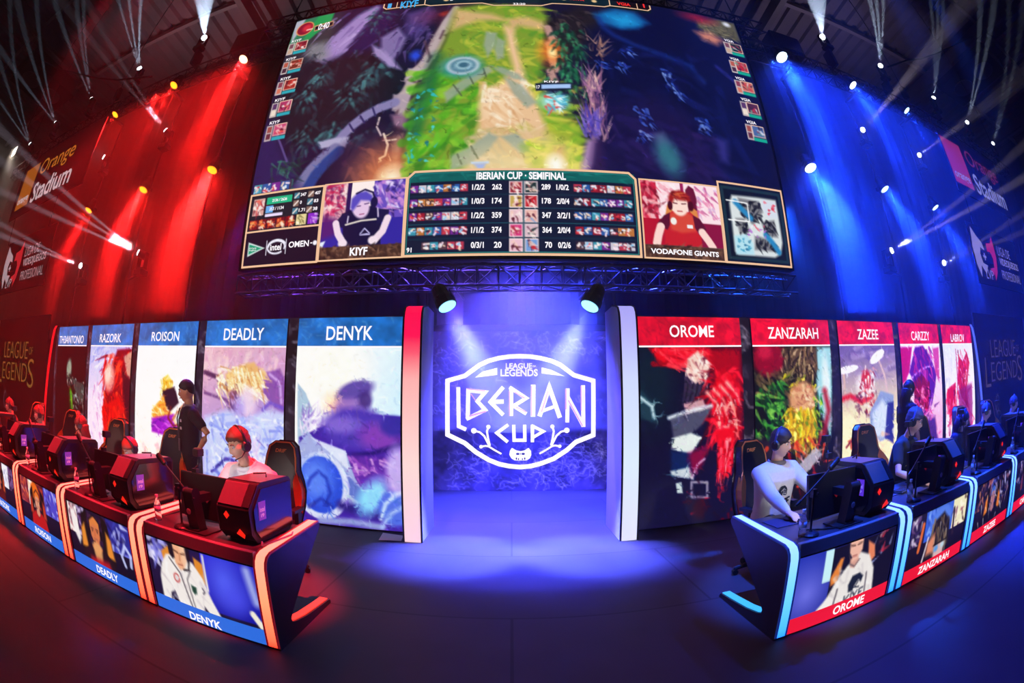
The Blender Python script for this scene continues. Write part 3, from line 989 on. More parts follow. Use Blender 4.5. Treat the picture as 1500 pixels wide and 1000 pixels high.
banner(4.2, 6.14, 'ZANZARAH', (0.367, 0.155, 1.63, 0.364), BR, art_zanzarah, 'tall banner with red header, brown bark, leaves and a gold tuft', GR)
banner(6.41, 8.34, 'ZAZEE', (0.61, 0.166, 1.343, 0.376), BR, art_zazee, 'tall banner with red header and white discs on a lavender to cream ground', GR)
banner(8.59, 10.5, 'CARZZY', (0.528, 0.186, 1.418, 0.399), BR, art_carzzy, 'tall banner with red header and magenta and violet folds on white', GR)
banner(10.69, 12.62, 'LABROV', (0.528, 0.232, 1.421, 0.437), BR, art_labrov, 'tall banner with red header and spiky crimson sheaves on pale mist, beside the blue fin', GR)


# ------------------------------------------------------------------ portal columns, end fins, portal backdrop
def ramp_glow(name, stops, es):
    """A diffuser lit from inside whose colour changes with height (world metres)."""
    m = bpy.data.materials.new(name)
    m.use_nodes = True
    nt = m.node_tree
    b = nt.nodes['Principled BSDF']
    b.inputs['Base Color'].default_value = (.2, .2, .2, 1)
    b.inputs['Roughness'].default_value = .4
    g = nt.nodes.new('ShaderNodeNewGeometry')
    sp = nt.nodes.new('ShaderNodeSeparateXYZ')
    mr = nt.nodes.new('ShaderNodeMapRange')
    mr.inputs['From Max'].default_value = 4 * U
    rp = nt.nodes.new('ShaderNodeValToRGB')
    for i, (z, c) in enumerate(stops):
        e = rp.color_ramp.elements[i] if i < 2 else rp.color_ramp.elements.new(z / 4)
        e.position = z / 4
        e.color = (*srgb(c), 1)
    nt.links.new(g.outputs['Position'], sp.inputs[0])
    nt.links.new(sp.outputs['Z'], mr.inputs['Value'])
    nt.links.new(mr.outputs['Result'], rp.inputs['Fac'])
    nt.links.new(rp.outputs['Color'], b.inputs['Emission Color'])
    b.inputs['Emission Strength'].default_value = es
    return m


def fin(name, x0, x1, prof, glowm, bodym, label, cat, inset=.02, edge=None):
    """A tall fin: side cheeks, and a lit diffuser along its front edge; prof = (y, z) of the front edge from bottom to top."""
    yb = max(p[0] for p in prof) + .001
    t = root(name, ((x0 + x1) / 2, (prof[0][0] + yb) / 2, 0), label, cat)
    outline = list(prof) + [(yb + .55, prof[-1][1] + .02), (yb + .60, 0)]
    MB().prism(outline, 'X', x0, x1).build('body', bodym, t)
    MB().strip(prof, x0 + inset, x1 - inset, .012).build('light_panel', glowm, t)
    e = MB()
    for a in ((x0 - .008, x0 + inset), (x1 - inset, x1 + .008)):
        e.strip(prof, a[0], a[1], .02)
    e.build('edge_trim', edge or BLACK, t)
    return t


PALE = mat('satin_white_panel', '#b9b8c4', .45, grain=.08)
front = [(6.54, .0), (6.54, 1.2), (6.54, 2.4), (6.54, 3.35), (6.56, 3.46), (6.62, 3.55), (6.75, 3.60), (7.0, 3.66)]
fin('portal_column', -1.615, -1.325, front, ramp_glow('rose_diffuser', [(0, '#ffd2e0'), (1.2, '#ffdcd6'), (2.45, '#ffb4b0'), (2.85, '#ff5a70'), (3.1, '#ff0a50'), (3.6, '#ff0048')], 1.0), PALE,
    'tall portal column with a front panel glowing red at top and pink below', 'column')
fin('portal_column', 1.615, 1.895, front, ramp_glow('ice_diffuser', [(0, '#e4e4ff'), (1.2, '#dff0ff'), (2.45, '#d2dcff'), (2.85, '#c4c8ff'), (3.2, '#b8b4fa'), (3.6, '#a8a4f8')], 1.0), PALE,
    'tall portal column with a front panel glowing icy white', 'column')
slope = [(6.74, 0), (6.80, 1.1), (6.90, 2.3), (6.98, 3.2), (7.02, 3.45), (7.08, 3.56)]
fin('end_fin', -12.60, -12.40, slope, glow('red_fin_diffuser', '#ff1420', 1.0), BLACK, 'slim red glowing fin at the far end of the blue headed banners', 'light fin', .012)
fin('end_fin', 12.70, 12.90, slope, glow('blue_fin_diffuser', '#5a70ff', 1.0), BLACK, 'slim blue glowing fin at the far end of the red headed banners', 'light fin', .012)

PXS = (0.20991, 0.42675, 0.0032203, 0.0032650)
PO = Panel((-2.06, 11.3, 4.03), (2.55, 11.3, 4.03), (-2.06, 11.3, 0))
bd = root('portal_backdrop', (.245, 11.34, 0), 'dark blue veined backdrop with a big white tournament emblem inside the portal', 'backdrop')
MB().box((-2.10, 11.31, 0), (2.59, 11.36, 4.05)).build('board', BLACK, bd)
cloth = bpy.data.materials.new('backdrop_glowing_print')
cloth.use_nodes = True
_b = cloth.node_tree.nodes['Principled BSDF']
_a = cloth.node_tree.nodes.new('ShaderNodeVertexColor')
_a.layer_name = 'pixels'
cloth.node_tree.links.new(_a.outputs['Color'], _b.inputs['Base Color'])
cloth.node_tree.links.new(_a.outputs['Color'], _b.inputs['Emission Color'])
_b.inputs['Emission Strength'].default_value = .35  # pattern also glows faintly in its own colours
_b.inputs['Roughness'].default_value = .7
cloth.cycles.emission_sampling = 'NONE'
cv = rock(4.61, 4.03, 42, '#3c3472', '#c8bcd8', 9, 60)
cv.dabs(0, 0, 4.61, .5, ['#8c7c94', '#2a2440'], 90, .3, .05, .4, .8, .6)
for x0, y0, x1, y1, k in ((.4, 2.9, 4.4, 3.95, 190), (2.6, 2.6, 4.6, 3.7, 120), (1.6, .05, 4.5, .6, 90), (.05, .3, .8, 2.2, 50)):
    for i in range(k):
        x, y = RNG.uniform(x0, x1), RNG.uniform(y0, y1)
        p = [(x, y)]
        t = RNG.uniform(-.7, .7)
        for q in range(4):
            t += RNG.normal(0, .8)
            x, y = x + .07 * math.cos(t), y + .07 * math.sin(t)
            p.append((x, y))
        cv.line(p, .014, '#d4ccf4', RNG.uniform(.2, .8))
cv.build('glowing_print', PO, bd, m=cloth)
EMB = glow('emblem_white', '#fbf6ff', 1.25)
PINK = glow('emblem_pink', '#eda6dc', .9)
bar(MB(), PO, [(0.461, 1.256), (0.897, 1.13), (1.269, 0.856), (1.496, 0.751), (1.756, 0.683), (2.015, 0.647), (2.275, 0.638), (2.535, 0.648), (2.795, 0.688), (3.055, 0.755), (3.283, 0.857), (3.624, 1.121), (4.119, 1.268), (4.105, 2.636), (3.66, 2.801), (3.431, 3.002), (3.106, 3.209), (2.783, 3.328), (2.525, 3.391), (2.268, 3.412), (2.011, 3.388), (1.754, 3.335), (1.497, 3.232), (1.175, 3.038), (0.901, 2.813), (0.467, 2.608)], .115, .012, True).build('emblem_border', EMB, bd)
lt = MB()
for P, w in (([(0.735, 1.411), (0.749, 2.391), (0.937, 2.473)], .1), ([(0.987, 1.474), (0.976, 2.21)], .105), ([(0.935, 1.487), (1.408, 1.537), (1.215, 1.764), (1.409, 1.977), (0.937, 2.213)], .1),
             ([(1.86, 1.407), (1.538, 1.782), (1.859, 2.105)], .1), ([(1.563, 1.776), (1.872, 1.769)], .11), ([(2.053, 1.407), (2.052, 2.131)], .1),
             ([(2.014, 1.414), (2.426, 1.686), (2.116, 1.879), (2.431, 2.077)], .095), ([(2.601, 1.351), (2.591, 2.153)], .12), ([(2.752, 2.144), (3.002, 1.418), (3.263, 2.183)], .115),
             ([(2.833, 2.006), (3.148, 1.893)], .085), ([(3.465, 1.449), (3.445, 2.306)], .1), ([(3.463, 1.667), (3.851, 2.393)], .1), ([(3.854, 1.375), (3.851, 2.426)], .105),
             ([(1.981, 2.344), (1.698, 2.552), (1.967, 2.779)], .085), ([(2.115, 2.344), (2.124, 2.734), (2.429, 2.735)], .085), ([(2.385, 2.345), (2.39, 2.774)], .085),
             ([(2.578, 2.347), (2.577, 2.788)], .085), ([(2.552, 2.366), (2.848, 2.518), (2.583, 2.671)], .075)):
    bar(lt, PO, P, w, .012)
lt.build('cup_lettering', EMB, bd)
sh = MB()
for P, w in (([(0.954, 1.455), (1.402, 1.505)], .03), ([(1.052, 1.577), (1.176, 1.755)], .03), ([(1.015, 2.135), (1.428, 2.015)], .04), ([(2.008, 1.511), (2.013, 2.124)], .03),
             ([(2.143, 1.543), (2.387, 1.686)], .03), ([(2.174, 1.905), (2.431, 2.035)], .03), ([(2.556, 1.383), (2.553, 2.127)], .03), ([(2.969, 1.515), (2.804, 2.032)], .03),
             ([(3.416, 1.461), (3.411, 1.974)], .04), ([(3.475, 1.748), (3.831, 2.399)], .03), ([(3.801, 1.394), (3.801, 2.014)], .03)):
    bar(sh, PO, P, w, .016)
sh.build('letter_shading', PINK, bd)
tw = MB()
for m in (0, 1):
    for P, w in (([(285, 635), (330, 645), (365, 675), (405, 752)], .05), ([(397, 605), (386, 640), (394, 690), (408, 750)], .05), ([(340, 757), (375, 750), (400, 755), (440, 780), (497, 812)], .045)):
        bar(tw, PO, [(PXS[0] + PXS[2] * (x if not m else 1286 - x), PXS[1] + PXS[3] * y) for x, y in P], w, .012)
    for x, y, r in ((285, 635, .07), (397, 604, .055), (340, 757, .045)):
        cx, cy = PXS[0] + PXS[2] * (x if not m else 1286 - x), PXS[1] + PXS[3] * y
        flat(tw, PO, [(cx + r * math.cos(2 * PI * k / 14), cy + r * math.sin(2 * PI * k / 14)) for k in range(14)], .012)
tw.build('twig_ornament', EMB, bd)
wg = MB()
flat(wg, PO, [(1.148, 1.175), (1.335, 1.025), (1.708, 0.927), (1.708, 1.106)], .012)
flat(wg, PO, [(2.812, 0.917), (3.052, 0.98), (3.403, 1.149), (2.811, 1.073)], .012)
write(wg, PO, 'LEAGUE', *(1.918, 0.81, 2.581, 0.955), .012, .03)
write(wg, PO, 'OF', *(2.592, 0.87, 2.669, 0.916), .012, .03)
write(wg, PO, 'LEGENDS', *(1.789, 0.96, 2.719, 1.144), .012, .03)
wg.build('title_lettering', EMB, bd)
dv = MB()
flat(dv, PO, [(2.069, 2.922), (2.178, 2.988), (2.284, 3.008), (2.384, 2.989), (2.48, 2.925), (2.538, 3.003), (2.551, 3.102), (2.512, 3.193), (2.428, 3.245), (2.139, 3.243), (2.056, 3.191), (2.005, 3.099), (2.018, 3.001)], .012)
dv.build('mask_badge', EMB, bd)
dk = MB()
for cx, cy, rx, ry in ((622, 812, 14, 9), (664, 812, 14, 9), (643, 812, 5, 5), (612, 848, 6, 10), (628, 852, 5, 8), (658, 852, 5, 8), (676, 848, 6, 10)):
    flat(dk, PO, [(PXS[0] + PXS[2] * (cx + rx * math.cos(2 * PI * k / 10)), PXS[1] + PXS[3] * (cy + ry * math.sin(2 * PI * k / 10))) for k in range(10)], .016)
dk.build('mask_badge_holes', glow('emblem_dark', '#2a2090', .5), bd)


# ------------------------------------------------------------------ signs hung at both ends
S7 = Panel((-25, 7, 14), (25, 7, 14), (-25, 7, 0))


def s7(x, z):
    return (x + 25, 14 - z)


def wr7(mb, s, x0, z1, x1, z0, **k):
    return write(mb, S7, s, x0 + 25, 14 - z1, x1 + 25, 14 - z0, **k)


def sign(name, x, z, label, cat):
    return root(name, (x, 7.05, z), label, cat)


for sd, dx, lab in ((-1, -34.2, 'dark hanging sign with orange square and two-line lettering, beside red stage lights'), (1, 0, 'dark hanging sign with orange square tinted as blue-lit and two-line lettering, beside blue stage lights')):
    t = sign('sponsor_sign', 17.0 + dx, 8.1, lab, 'sign')
    q = glow('orange_sign_lit_red' if sd < 0 else 'orange_sign_lit_blue', '#b4641c' if sd < 0 else '#a8305c', .6)
    qt = glow('orange_text_lit_red' if sd < 0 else 'orange_text_lit_blue', '#c87a24' if sd < 0 else '#7a2440', .7)
    wt = glow('sign_white_lit_red' if sd < 0 else 'sign_white_lit_blue', '#cfc0c4' if sd < 0 else '#8d90c8', .75)
    x0 = 14.35 if sd > 0 else -19.6
    MB().box((x0 - .5 if sd < 0 else x0 - .02, 7.01, 7.95), (x0 + 5.45 if sd > 0 else -12.95, 7.05, 10.45)).build('sign_board', mat('sign_cloth', '#3a2c34', .8, grain=.1), t)
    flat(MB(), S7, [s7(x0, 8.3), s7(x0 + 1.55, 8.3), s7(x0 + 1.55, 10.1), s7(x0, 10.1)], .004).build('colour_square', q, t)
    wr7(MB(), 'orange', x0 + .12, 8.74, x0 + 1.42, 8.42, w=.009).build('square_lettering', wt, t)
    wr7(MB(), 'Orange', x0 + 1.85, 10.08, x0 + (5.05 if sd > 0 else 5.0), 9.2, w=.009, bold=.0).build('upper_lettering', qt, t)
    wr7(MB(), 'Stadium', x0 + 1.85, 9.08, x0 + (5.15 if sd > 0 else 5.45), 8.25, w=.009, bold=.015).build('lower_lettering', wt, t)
    for hx in (x0 + .4, x0 + 4.8):
        MB().tube([(hx, 7.04, 10.3), (hx, 7.34, 10.98)], .02, 6).build('hanging_wire', STEEL, t)
        MB().tube([(hx, 7.045, 6.8), (hx, 7.045, 8.0)], .015, 6).build('lower_wire', STEEL, t)

for sd, dx in ((-1, -33.0), (1, 0)):
    t = sign('league_sign', 16.4 + dx, 4.9, 'hanging league sign with white and red twin face emblem, tinted as in %s light' % ('red' if sd < 0 else 'blue'), 'sign')
    wh = glow('league_white_lit_red' if sd < 0 else 'league_white_lit_blue', '#a89aa0' if sd < 0 else '#8a84c0', .8)  # emblem colours glow, pre-tinted by the light at each end
    rd = glow('league_red_lit_red' if sd < 0 else 'league_red_lit_blue', '#b8242c' if sd < 0 else '#a81c58', .8)
    bk = mat('sign_black', '#0a080c', .7)
    X = lambda x: x + dx
    MB().box((X(14.0), 7.02, 4.85), (X(19.0), 7.05, 6.85)).build('sign_cloth', bk, t)
    E_ = MB()
    flat(E_, S7, [s7(X(x), z) for x, z in ((14.26, 6.71), (14.6, 6.45), (15.0, 6.25), (15.1, 6.0), (14.75, 6.08), (14.62, 5.85), (14.72, 5.55), (15.12, 5.5), (14.85, 5.2), (14.5, 5.45), (14.36, 5.05), (14.1, 5.45), (14.05, 6.0))], .004)
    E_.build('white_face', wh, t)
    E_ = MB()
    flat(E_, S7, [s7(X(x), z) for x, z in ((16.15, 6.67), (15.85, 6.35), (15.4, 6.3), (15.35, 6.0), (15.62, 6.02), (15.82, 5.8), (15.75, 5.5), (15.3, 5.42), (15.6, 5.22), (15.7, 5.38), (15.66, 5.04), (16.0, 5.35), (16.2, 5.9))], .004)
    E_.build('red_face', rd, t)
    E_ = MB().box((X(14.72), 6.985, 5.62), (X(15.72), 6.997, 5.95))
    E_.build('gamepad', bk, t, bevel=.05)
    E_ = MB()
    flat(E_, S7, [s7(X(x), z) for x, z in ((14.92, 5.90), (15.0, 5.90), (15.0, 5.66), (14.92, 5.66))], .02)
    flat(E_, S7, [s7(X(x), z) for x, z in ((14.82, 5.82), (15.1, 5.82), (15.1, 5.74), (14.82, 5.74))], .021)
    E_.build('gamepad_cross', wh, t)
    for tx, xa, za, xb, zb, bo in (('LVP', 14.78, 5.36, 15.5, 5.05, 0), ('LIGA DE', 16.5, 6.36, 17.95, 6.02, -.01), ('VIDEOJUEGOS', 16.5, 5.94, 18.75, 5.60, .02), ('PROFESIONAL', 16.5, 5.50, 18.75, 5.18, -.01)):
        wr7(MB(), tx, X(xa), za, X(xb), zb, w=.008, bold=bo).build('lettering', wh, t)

for sd, dx in ((-1, -31.2), (1, 0)):
    t = sign('title_sign', 15.4 + dx, 0, 'dark end panel with gold serif title lettering, tinted for %s wash' % ('red' if sd < 0 else 'blue'), 'sign')
    gd = glow('title_gold_lit_red' if sd < 0 else 'title_gold_lit_blue', '#8a6a2c' if sd < 0 else '#5c4c44', .6)
    MB().box((13.0 + dx, 7.02, 0), (18.2 + dx, 7.08, 3.9)).build('panel', mat('end_panel', '#100c16', .7, grain=.3), t)
    L = MB()
    X = lambda x: x + dx
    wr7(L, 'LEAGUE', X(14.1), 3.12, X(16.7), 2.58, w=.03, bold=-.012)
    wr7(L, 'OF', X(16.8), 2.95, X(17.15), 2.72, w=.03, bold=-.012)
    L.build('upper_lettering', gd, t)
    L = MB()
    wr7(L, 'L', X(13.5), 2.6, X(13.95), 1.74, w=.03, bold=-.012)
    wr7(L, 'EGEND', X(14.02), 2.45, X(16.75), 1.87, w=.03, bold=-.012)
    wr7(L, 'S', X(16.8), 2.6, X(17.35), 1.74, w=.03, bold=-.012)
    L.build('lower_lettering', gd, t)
    L = MB()
    for k in range(5):
        a0 = .5 + k * .5
        bar(L, S7, [s7(X(14.5 + (.16 + .05 * (i % 2)) * math.cos(a0 + i * .9)), 1.2 + (.24 + .06 * (i % 2)) * math.sin(a0 + i * .9)) for i in range(5)], .02, .03)
    L.build('line_emblem', glow('emblem_grey', '#4c4454', .6), t)

# ------------------------------------------------------------------ the big screen over the portal, leaning a little forward
GS = Panel((-5.23, 6.6, 10.97), (5.50, 6.6, 10.97), (-5.23, 7.2, 4.58))
gs = root('big_screen', (.135, 7.2, 4.58), 'huge forward leaning LED screen showing a game match above the portal', 'screen')
fr = MB()
for a, b in (((-.06, -.06), (10.79, 0)), ((-.06, 6.418), (10.79, 6.48)), ((-.06, 0), (0, 6.418)), ((10.73, 0), (10.79, 6.418))):
    v = [GS.at(u, w_, d) for d in (-.18, .012) for u, w_ in ((a[0], a[1]), (b[0], a[1]), (b[0], b[1]), (a[0], b[1]))]
    fr.add(v, [(0, 1, 2, 3), (7, 6, 5, 4), (0, 4, 5, 1), (1, 5, 6, 2), (2, 6, 7, 3), (3, 7, 4, 0)])
fr.build('frame', DARK, gs)
v = [GS.at(u, w_, d) for d in (-.17, -.01) for u, w_ in ((0, 0), (10.73, 0), (10.73, 6.418), (0, 6.418))]
MB().add(v, [(0, 1, 2, 3), (7, 6, 5, 4), (0, 4, 5, 1), (1, 5, 6, 2), (2, 6, 7, 3), (3, 7, 4, 0)]).build('cabinet', BLACK, gs)

cv = Canvas(10.73, 6.418, 52, '#1f1b3c')
P = cv.poly
D = cv.dabs
# night side: ridges, wood, ruins
P([(0, -0.033), (1.2, -0.016), (2.179, 0.037), (3.57, 0.303), (3.772, 2.739), (3.126, 3.201), (0.554, 4.895), (0.026, 4.821), (-0.207, 5.089)], '#231f42', 1, .1)
P([(0.016, 0.025), (0.664, 0.03), (1.224, 0.097), (1.261, 1.082), (0.869, 1.641), (0.413, 1.941), (-0.001, 1.62)], '#3d4148', 1, .2)
P([(2.109, 0.02), (1.697, 0.279), (1.328, 0.749), (1.047, 1.207), (0.906, 1.651), (1.169, 1.841), (1.516, 1.672), (1.712, 1.239), (1.959, 0.788), (2.258, 0.108)], '#9a86ba', 1, .08)
D(*(0.636, -0.084, 2.305, 1.92), ['#b8a4d4', '#7c68a0', '#a892c8'], 30, .5, .08, 2.3, .2, .7)
P([(0.64, 1.05), (1.041, 1.024), (1.227, 1.56), (0.998, 1.758), (0.588, 1.35)], '#84858c', .9, .12)
P([(2.258, 0.108), (2.683, 0.202), (2.544, 0.915), (2.163, 1.514), (1.703, 1.629), (1.789, 1.212)], '#2a2454', 1, .1)
P([(0.26, 1.346), (1.07, 1.776), (1.541, 1.635), (2.313, 1.672), (3.049, 2.241), (3.22, 3.039), (2.699, 3.147), (2.104, 3.535), (1.726, 3.869), (0.864, 3.939), (0.247, 3.142), (0.178, 2.083)], '#1b2231', 1, .15)
D(*(-0.067, 1.384, 3.207, 4.021), ['#243544', '#16202c', '#2c4450', '#101824'], 150, .35, .09, 1.2, .5, .7)
for c, r in (([(0.881, 2.678)], .42), ([(1.951, 2.853)], .40), ([(2.452, 2.187)], .40), ([(2.164, 0.545)], .5), ([(1.135, 3.839)], .42), ([(1.714, 3.705)], .28), ([(2.434, 4.06)], .32), ([(0.661, 4.58)], .36), ([(1.145, 2.12)], .3), ([(2.202, 2.434)], .3)):
    cx, cy = c[0]
    for k in range(34):
        t = RNG.uniform(0, 2 * PI)
        q = RNG.uniform(.1, 1) * r
        x, y = cx + q * math.cos(t), cy + q * math.sin(t) * 1.2
        cv.line([(x, y), (x + .12 * math.cos(t), y + .10 + .05 * math.sin(t))], .07, ['#2f5560', '#44767c', '#1d3a44', '#5d8f90'][k % 4], .75 * (1.1 - q / r) + .2, .03, True)
P([(2.402, 1.232), (2.77, 0.959), (3.003, 1.34), (2.896, 1.816), (2.713, 2.132), (2.459, 1.615)], '#8a7cab', .9, .06)
P([(2.23, 1.441), (2.491, 1.621), (2.856, 2.095), (3, 2.312), (2.721, 2.192), (2.327, 1.759)], '#a796c6', .9, .05)
P([(2.899, 0.499), (3.416, 0.333), (3.597, 0.61), (3.23, 1.485), (2.974, 1.224)], '#5d4c86', .9, .1)
D(*(2.691, 0.255, 3.87, 2.181), ['#4a3a70', '#6c5890', '#2c2250', '#7d6a9c'], 50, .4, .07, 1.9, .3, .7)
cv.ell([(3.262, 1.931)], .12, .14, '#3858d8', .9, .6)
cv.ell([(3.875, 0.644)], .16, .08, '#ff5a28', 1, .7)
cv.ell([(3.817, 0.687)], .5, .25, '#8a2c3c', .5, .9)
# stone wall dividing night and day
cv.line([(4.076, 0.466), (3.854, 0.978), (3.681, 1.586), (3.531, 2.185), (3.339, 2.546), (3.306, 2.782), (3.234, 3.179), (3.177, 3.703), (3.118, 4.492), (3.077, 4.916)], .34, '#4a3344', 1, .08)
cv.line([(4.014, 0.459), (3.809, 0.973), (3.622, 1.579), (3.47, 2.138), (3.274, 2.463), (3.244, 2.72), (3.147, 3.135), (3.092, 3.662)], .17, '#a8989c', 1, .03)
for q in ([(3.893, 0.888), (3.801, 1.248)], [(3.744, 1.463), (3.6, 1.993)], [(3.55, 2.068), (3.456, 2.294)], [(3.349, 2.358), (3.204, 2.604)], [(3.265, 2.649), (3.136, 3.029)], [(3.108, 3.025), (3.057, 3.329)]):
    cv.line(q, .22, '#b3a3a4', .9, .03)
for q in ([(3.799, 1.225), (3.744, 1.463)], [(3.6, 1.993), (3.542, 2.147)], [(3.175, 2.601), (3.325, 2.693)], [(3.057, 3.329), (3.004, 3.604)], [(3.41, 1.51), (3.575, 2.031)]):
    cv.line(q, .05, '#5c4452', .9, .03)
P([(3.142, 2.293), (3.488, 2.336), (3.459, 2.634), (3.117, 2.593)], '#b7a8ae', .9, .03)
P([(2.904, 2.965), (3.273, 3.01), (3.251, 3.35), (2.924, 3.38)], '#a898a4', .9, .03)
P([(2.907, 3.478), (3.291, 3.488), (3.246, 3.869), (3.019, 3.751)], '#8a6c84', .9, .05)
P([(3.018, 4.002), (3.201, 3.958), (3.155, 4.611), (3.051, 4.913), (2.919, 4.903)], '#c4aa94', .9, .05)
cv.line([(2.957, 3.181), (2.659, 3.279), (2.366, 3.44), (2.134, 3.638), (1.959, 3.839), (1.818, 4.072)], .22, '#8680a8', 1, .03)
for q in ([(2.514, 3.258), (2.599, 3.472)], [(2.277, 3.427), (2.389, 3.609)], [(2.069, 3.596), (2.182, 3.775)]):
    cv.line(q, .04, '#3c3868', 1)
P([(1.431, 3.919), (1.787, 3.878), (2.113, 3.893), (2.061, 4.136), (1.848, 4.076), (1.521, 4.091)], '#a9a4c2', 1, .03)
cv.line([(1.827, 4.135), (1.562, 4.344), (1.354, 4.557), (1.157, 4.857), (1.086, 4.993)], .26, '#7c7aa0', 1, .03)
cv.line([(1.926, 4.211), (1.694, 4.423), (1.492, 4.665), (1.354, 4.939)], .24, '#2c4a88', 1, .03)
P([(2.044, 4.118), (2.761, 3.657), (3.126, 4.013), (3.051, 4.913), (1.793, 4.904), (1.878, 4.476)], '#3c2a48', .9, .2)
D(*(2.021, 3.959, 2.963, 4.948), ['#5c3c54', '#2c2038', '#7a5058', '#47324c'], 40, .4, .09, .8, .5, .6)
cv.line([(2.689, 3.517), (2.66, 3.741), (2.767, 3.944)], .04, '#c8b4b4', .9)
cv.line([(2.819, 3.918), (2.928, 4.177), (2.899, 4.413), (2.796, 4.462)], .045, '#e8d4c4', .9)
cv.line([(2.891, 4.081), (3.078, 4.07)], .035, '#d8c4b8', .9)
cv.ell([(3.017, 4.827)], .55, .5, '#ff9a5c', .85, .9)
cv.ell([(3.077, 4.916)], .22, .22, '#fff0d0', .9, .8)
P([(-0.299, 3.29), (0.261, 3.198), (0.52, 3.879), (0.86, 4.334), (1.207, 4.979), (-0.048, 4.81)], '#322a5e', .95, .15)
D(*(0.389, 4.227, 1.081, 4.964), ['#2c5a54', '#3f7a6c', '#1c3c40'], 40, .3, .06, .6, .6, .8)
cv.line([(0.357, 3.53), (0.551, 3.868), (0.763, 4.256)], .05, '#6a5c90', .8)
# day side: meadow, sandy path, slabs
P([(4.014, 0.459), (4.496, 0.347), (5.86, 0.408), (6.077, 0.935), (5.961, 1.616), (5.809, 2.798), (6.047, 3.476), (6.524, 3.773), (6.593, 4.304), (6.455, 4.978), (3.362, 4.936), (3.274, 4.476), (3.367, 3.722), (3.471, 3.066), (3.602, 2.348), (3.824, 1.559)], '#7f963c', 1, .1)
D(*(3.171, 2.297, 4.526, 4.993), ['#4c9c28', '#6cb838', '#3c7c2c', '#8cc040'], 160, .4, .14, -.6, .5, .7)
D(*(4.195, 0.426, 5.916, 2.794), ['#a8b048', '#6c9a34', '#c4c050', '#548c38'], 120, .4, .12, .4, .6, .6)
D(*(4.852, 2.802, 6.455, 4.978), ['#b8bc48', '#8cae3c', '#d8cc60', '#6ca038'], 130, .45, .14, .2, .6, .6)
P([(3.744, 2.363), (3.608, 3.251), (3.487, 3.891), (3.418, 4.341), (3.527, 3.736), (3.69, 3.087)], '#2c8c34', .9, .12)
cv.line([(3.719, 2.046), (3.631, 2.689), (3.486, 3.239), (3.434, 3.886)], .25, '#1d5c4c', .7, .15)
P([(4.018, 0.51), (4.809, 0.714), (5.136, 0.914), (5.549, 0.816), (5.985, 1.035), (5.917, 1.267), (5.398, 1.147), (5.224, 1.417), (5.137, 0.961), (4.519, 0.94), (3.975, 1.221)], '#cfa880', .9, .1)
P([(5.079, 1.1), (5.282, 1.284), (5.39, 2.047), (5.542, 2.805), (5.763, 3.486), (5.877, 3.928), (5.748, 4.054), (5.476, 3.812), (5.123, 3.967), (4.621, 3.988), (4.654, 3.317), (4.855, 2.945), (5.065, 2.806), (5.278, 2.438), (5.168, 1.844)], '#e2b892', 1, .08)
P([(4.67, 2.939), (5.224, 2.95), (5.274, 3.655), (4.819, 3.808), (4.633, 3.482)], '#efc8a4', .9, .1)
D(*(4.652, 2.796, 5.559, 4.118), ['#f4d4b4', '#d8a880', '#c89870', '#fff0d8'], 60, .4, .09, 1.1, .5, .6)
P([(4.621, 3.988), (5.752, 3.9), (6.236, 4.395), (5.855, 4.694), (5.127, 5.003), (4.259, 4.984), (4.511, 4.475)], '#d9b48e', .9, .12)
D(*(4.373, 4.101, 5.846, 4.998), ['#ecccA8', '#c8a078', '#b8a888'], 60, .5, .1, .6, .5, .6)
for q in ([(4.707, 1.317), (4.938, 1.369), (4.916, 1.756), (4.756, 2.119), (4.662, 1.748)], [(4.94, 1.501), (5.111, 1.633), (5.087, 2.127), (4.95, 2.203), (4.89, 1.88)], [(3.929, 3.037), (4.209, 2.773), (4.576, 2.498), (4.789, 2.354), (4.873, 2.508), (4.584, 2.757), (4.275, 3.026), (3.997, 3.282)], [(4.789, 2.354), (5.061, 2.399), (5.385, 2.588), (5.516, 2.769), (5.277, 2.735), (5.036, 2.586)],
          [(4.14, 4.503), (4.506, 4.315), (4.823, 4.024), (4.999, 4.118), (4.83, 4.411), (4.517, 4.689), (4.154, 4.815)], [(5.049, 4.119), (5.323, 4.029), (5.471, 4.209), (5.614, 4.5), (5.394, 4.473)], [(5.09, 2.661), (5.435, 2.878), (5.715, 3.322), (5.532, 3.458), (5.276, 3.124)]):
    P(q, '#94a092', .85, .04)
for q in ([(4.105, 2.838), (4.28, 3.13)], [(4.419, 2.639), (4.508, 2.861)], [(4.682, 2.427), (4.742, 2.653)], [(4.506, 4.315), (4.637, 4.579)], [(4.263, 4.48), (4.345, 4.683)]):
    cv.line(q, .035, '#5a6450', .8)
cv.ell([(4.241, 2.346)], .40, .30, '#3c8ca8', .9, .35)
cv.ell([(4.268, 2.329)], .34, .25, '#a9bcc4', 1, .12)
cv.ell([(4.268, 2.329)], .26, .19, '#5f8496', 1, .15)
cv.ell([(4.281, 2.31)], .18, .13, '#8fb0bc', 1, .2)
cv.ell([(4.281, 2.31)], .10, .07, '#466c80', 1, .3)
D(*(3.259, 2.866, 3.898, 4.662), ['#38b8d0', '#58d0e8', '#1c7890'], 34, .1, .06, .5, 1, .8)
cv.ell([(5.15, 4.7)], .6, .3, '#f0d8a0', .6, .9)
P([(5.469, 4.327), (6.019, 4.197), (6.474, 4.615), (6.406, 4.98), (5.726, 5)], '#7fae30', .9, .15)
D(*(5.496, 4.194, 6.458, 4.923), ['#98c038', '#5c9c30', '#c8d050', '#e8d870'], 50, .4, .1, .2, .5, .7)
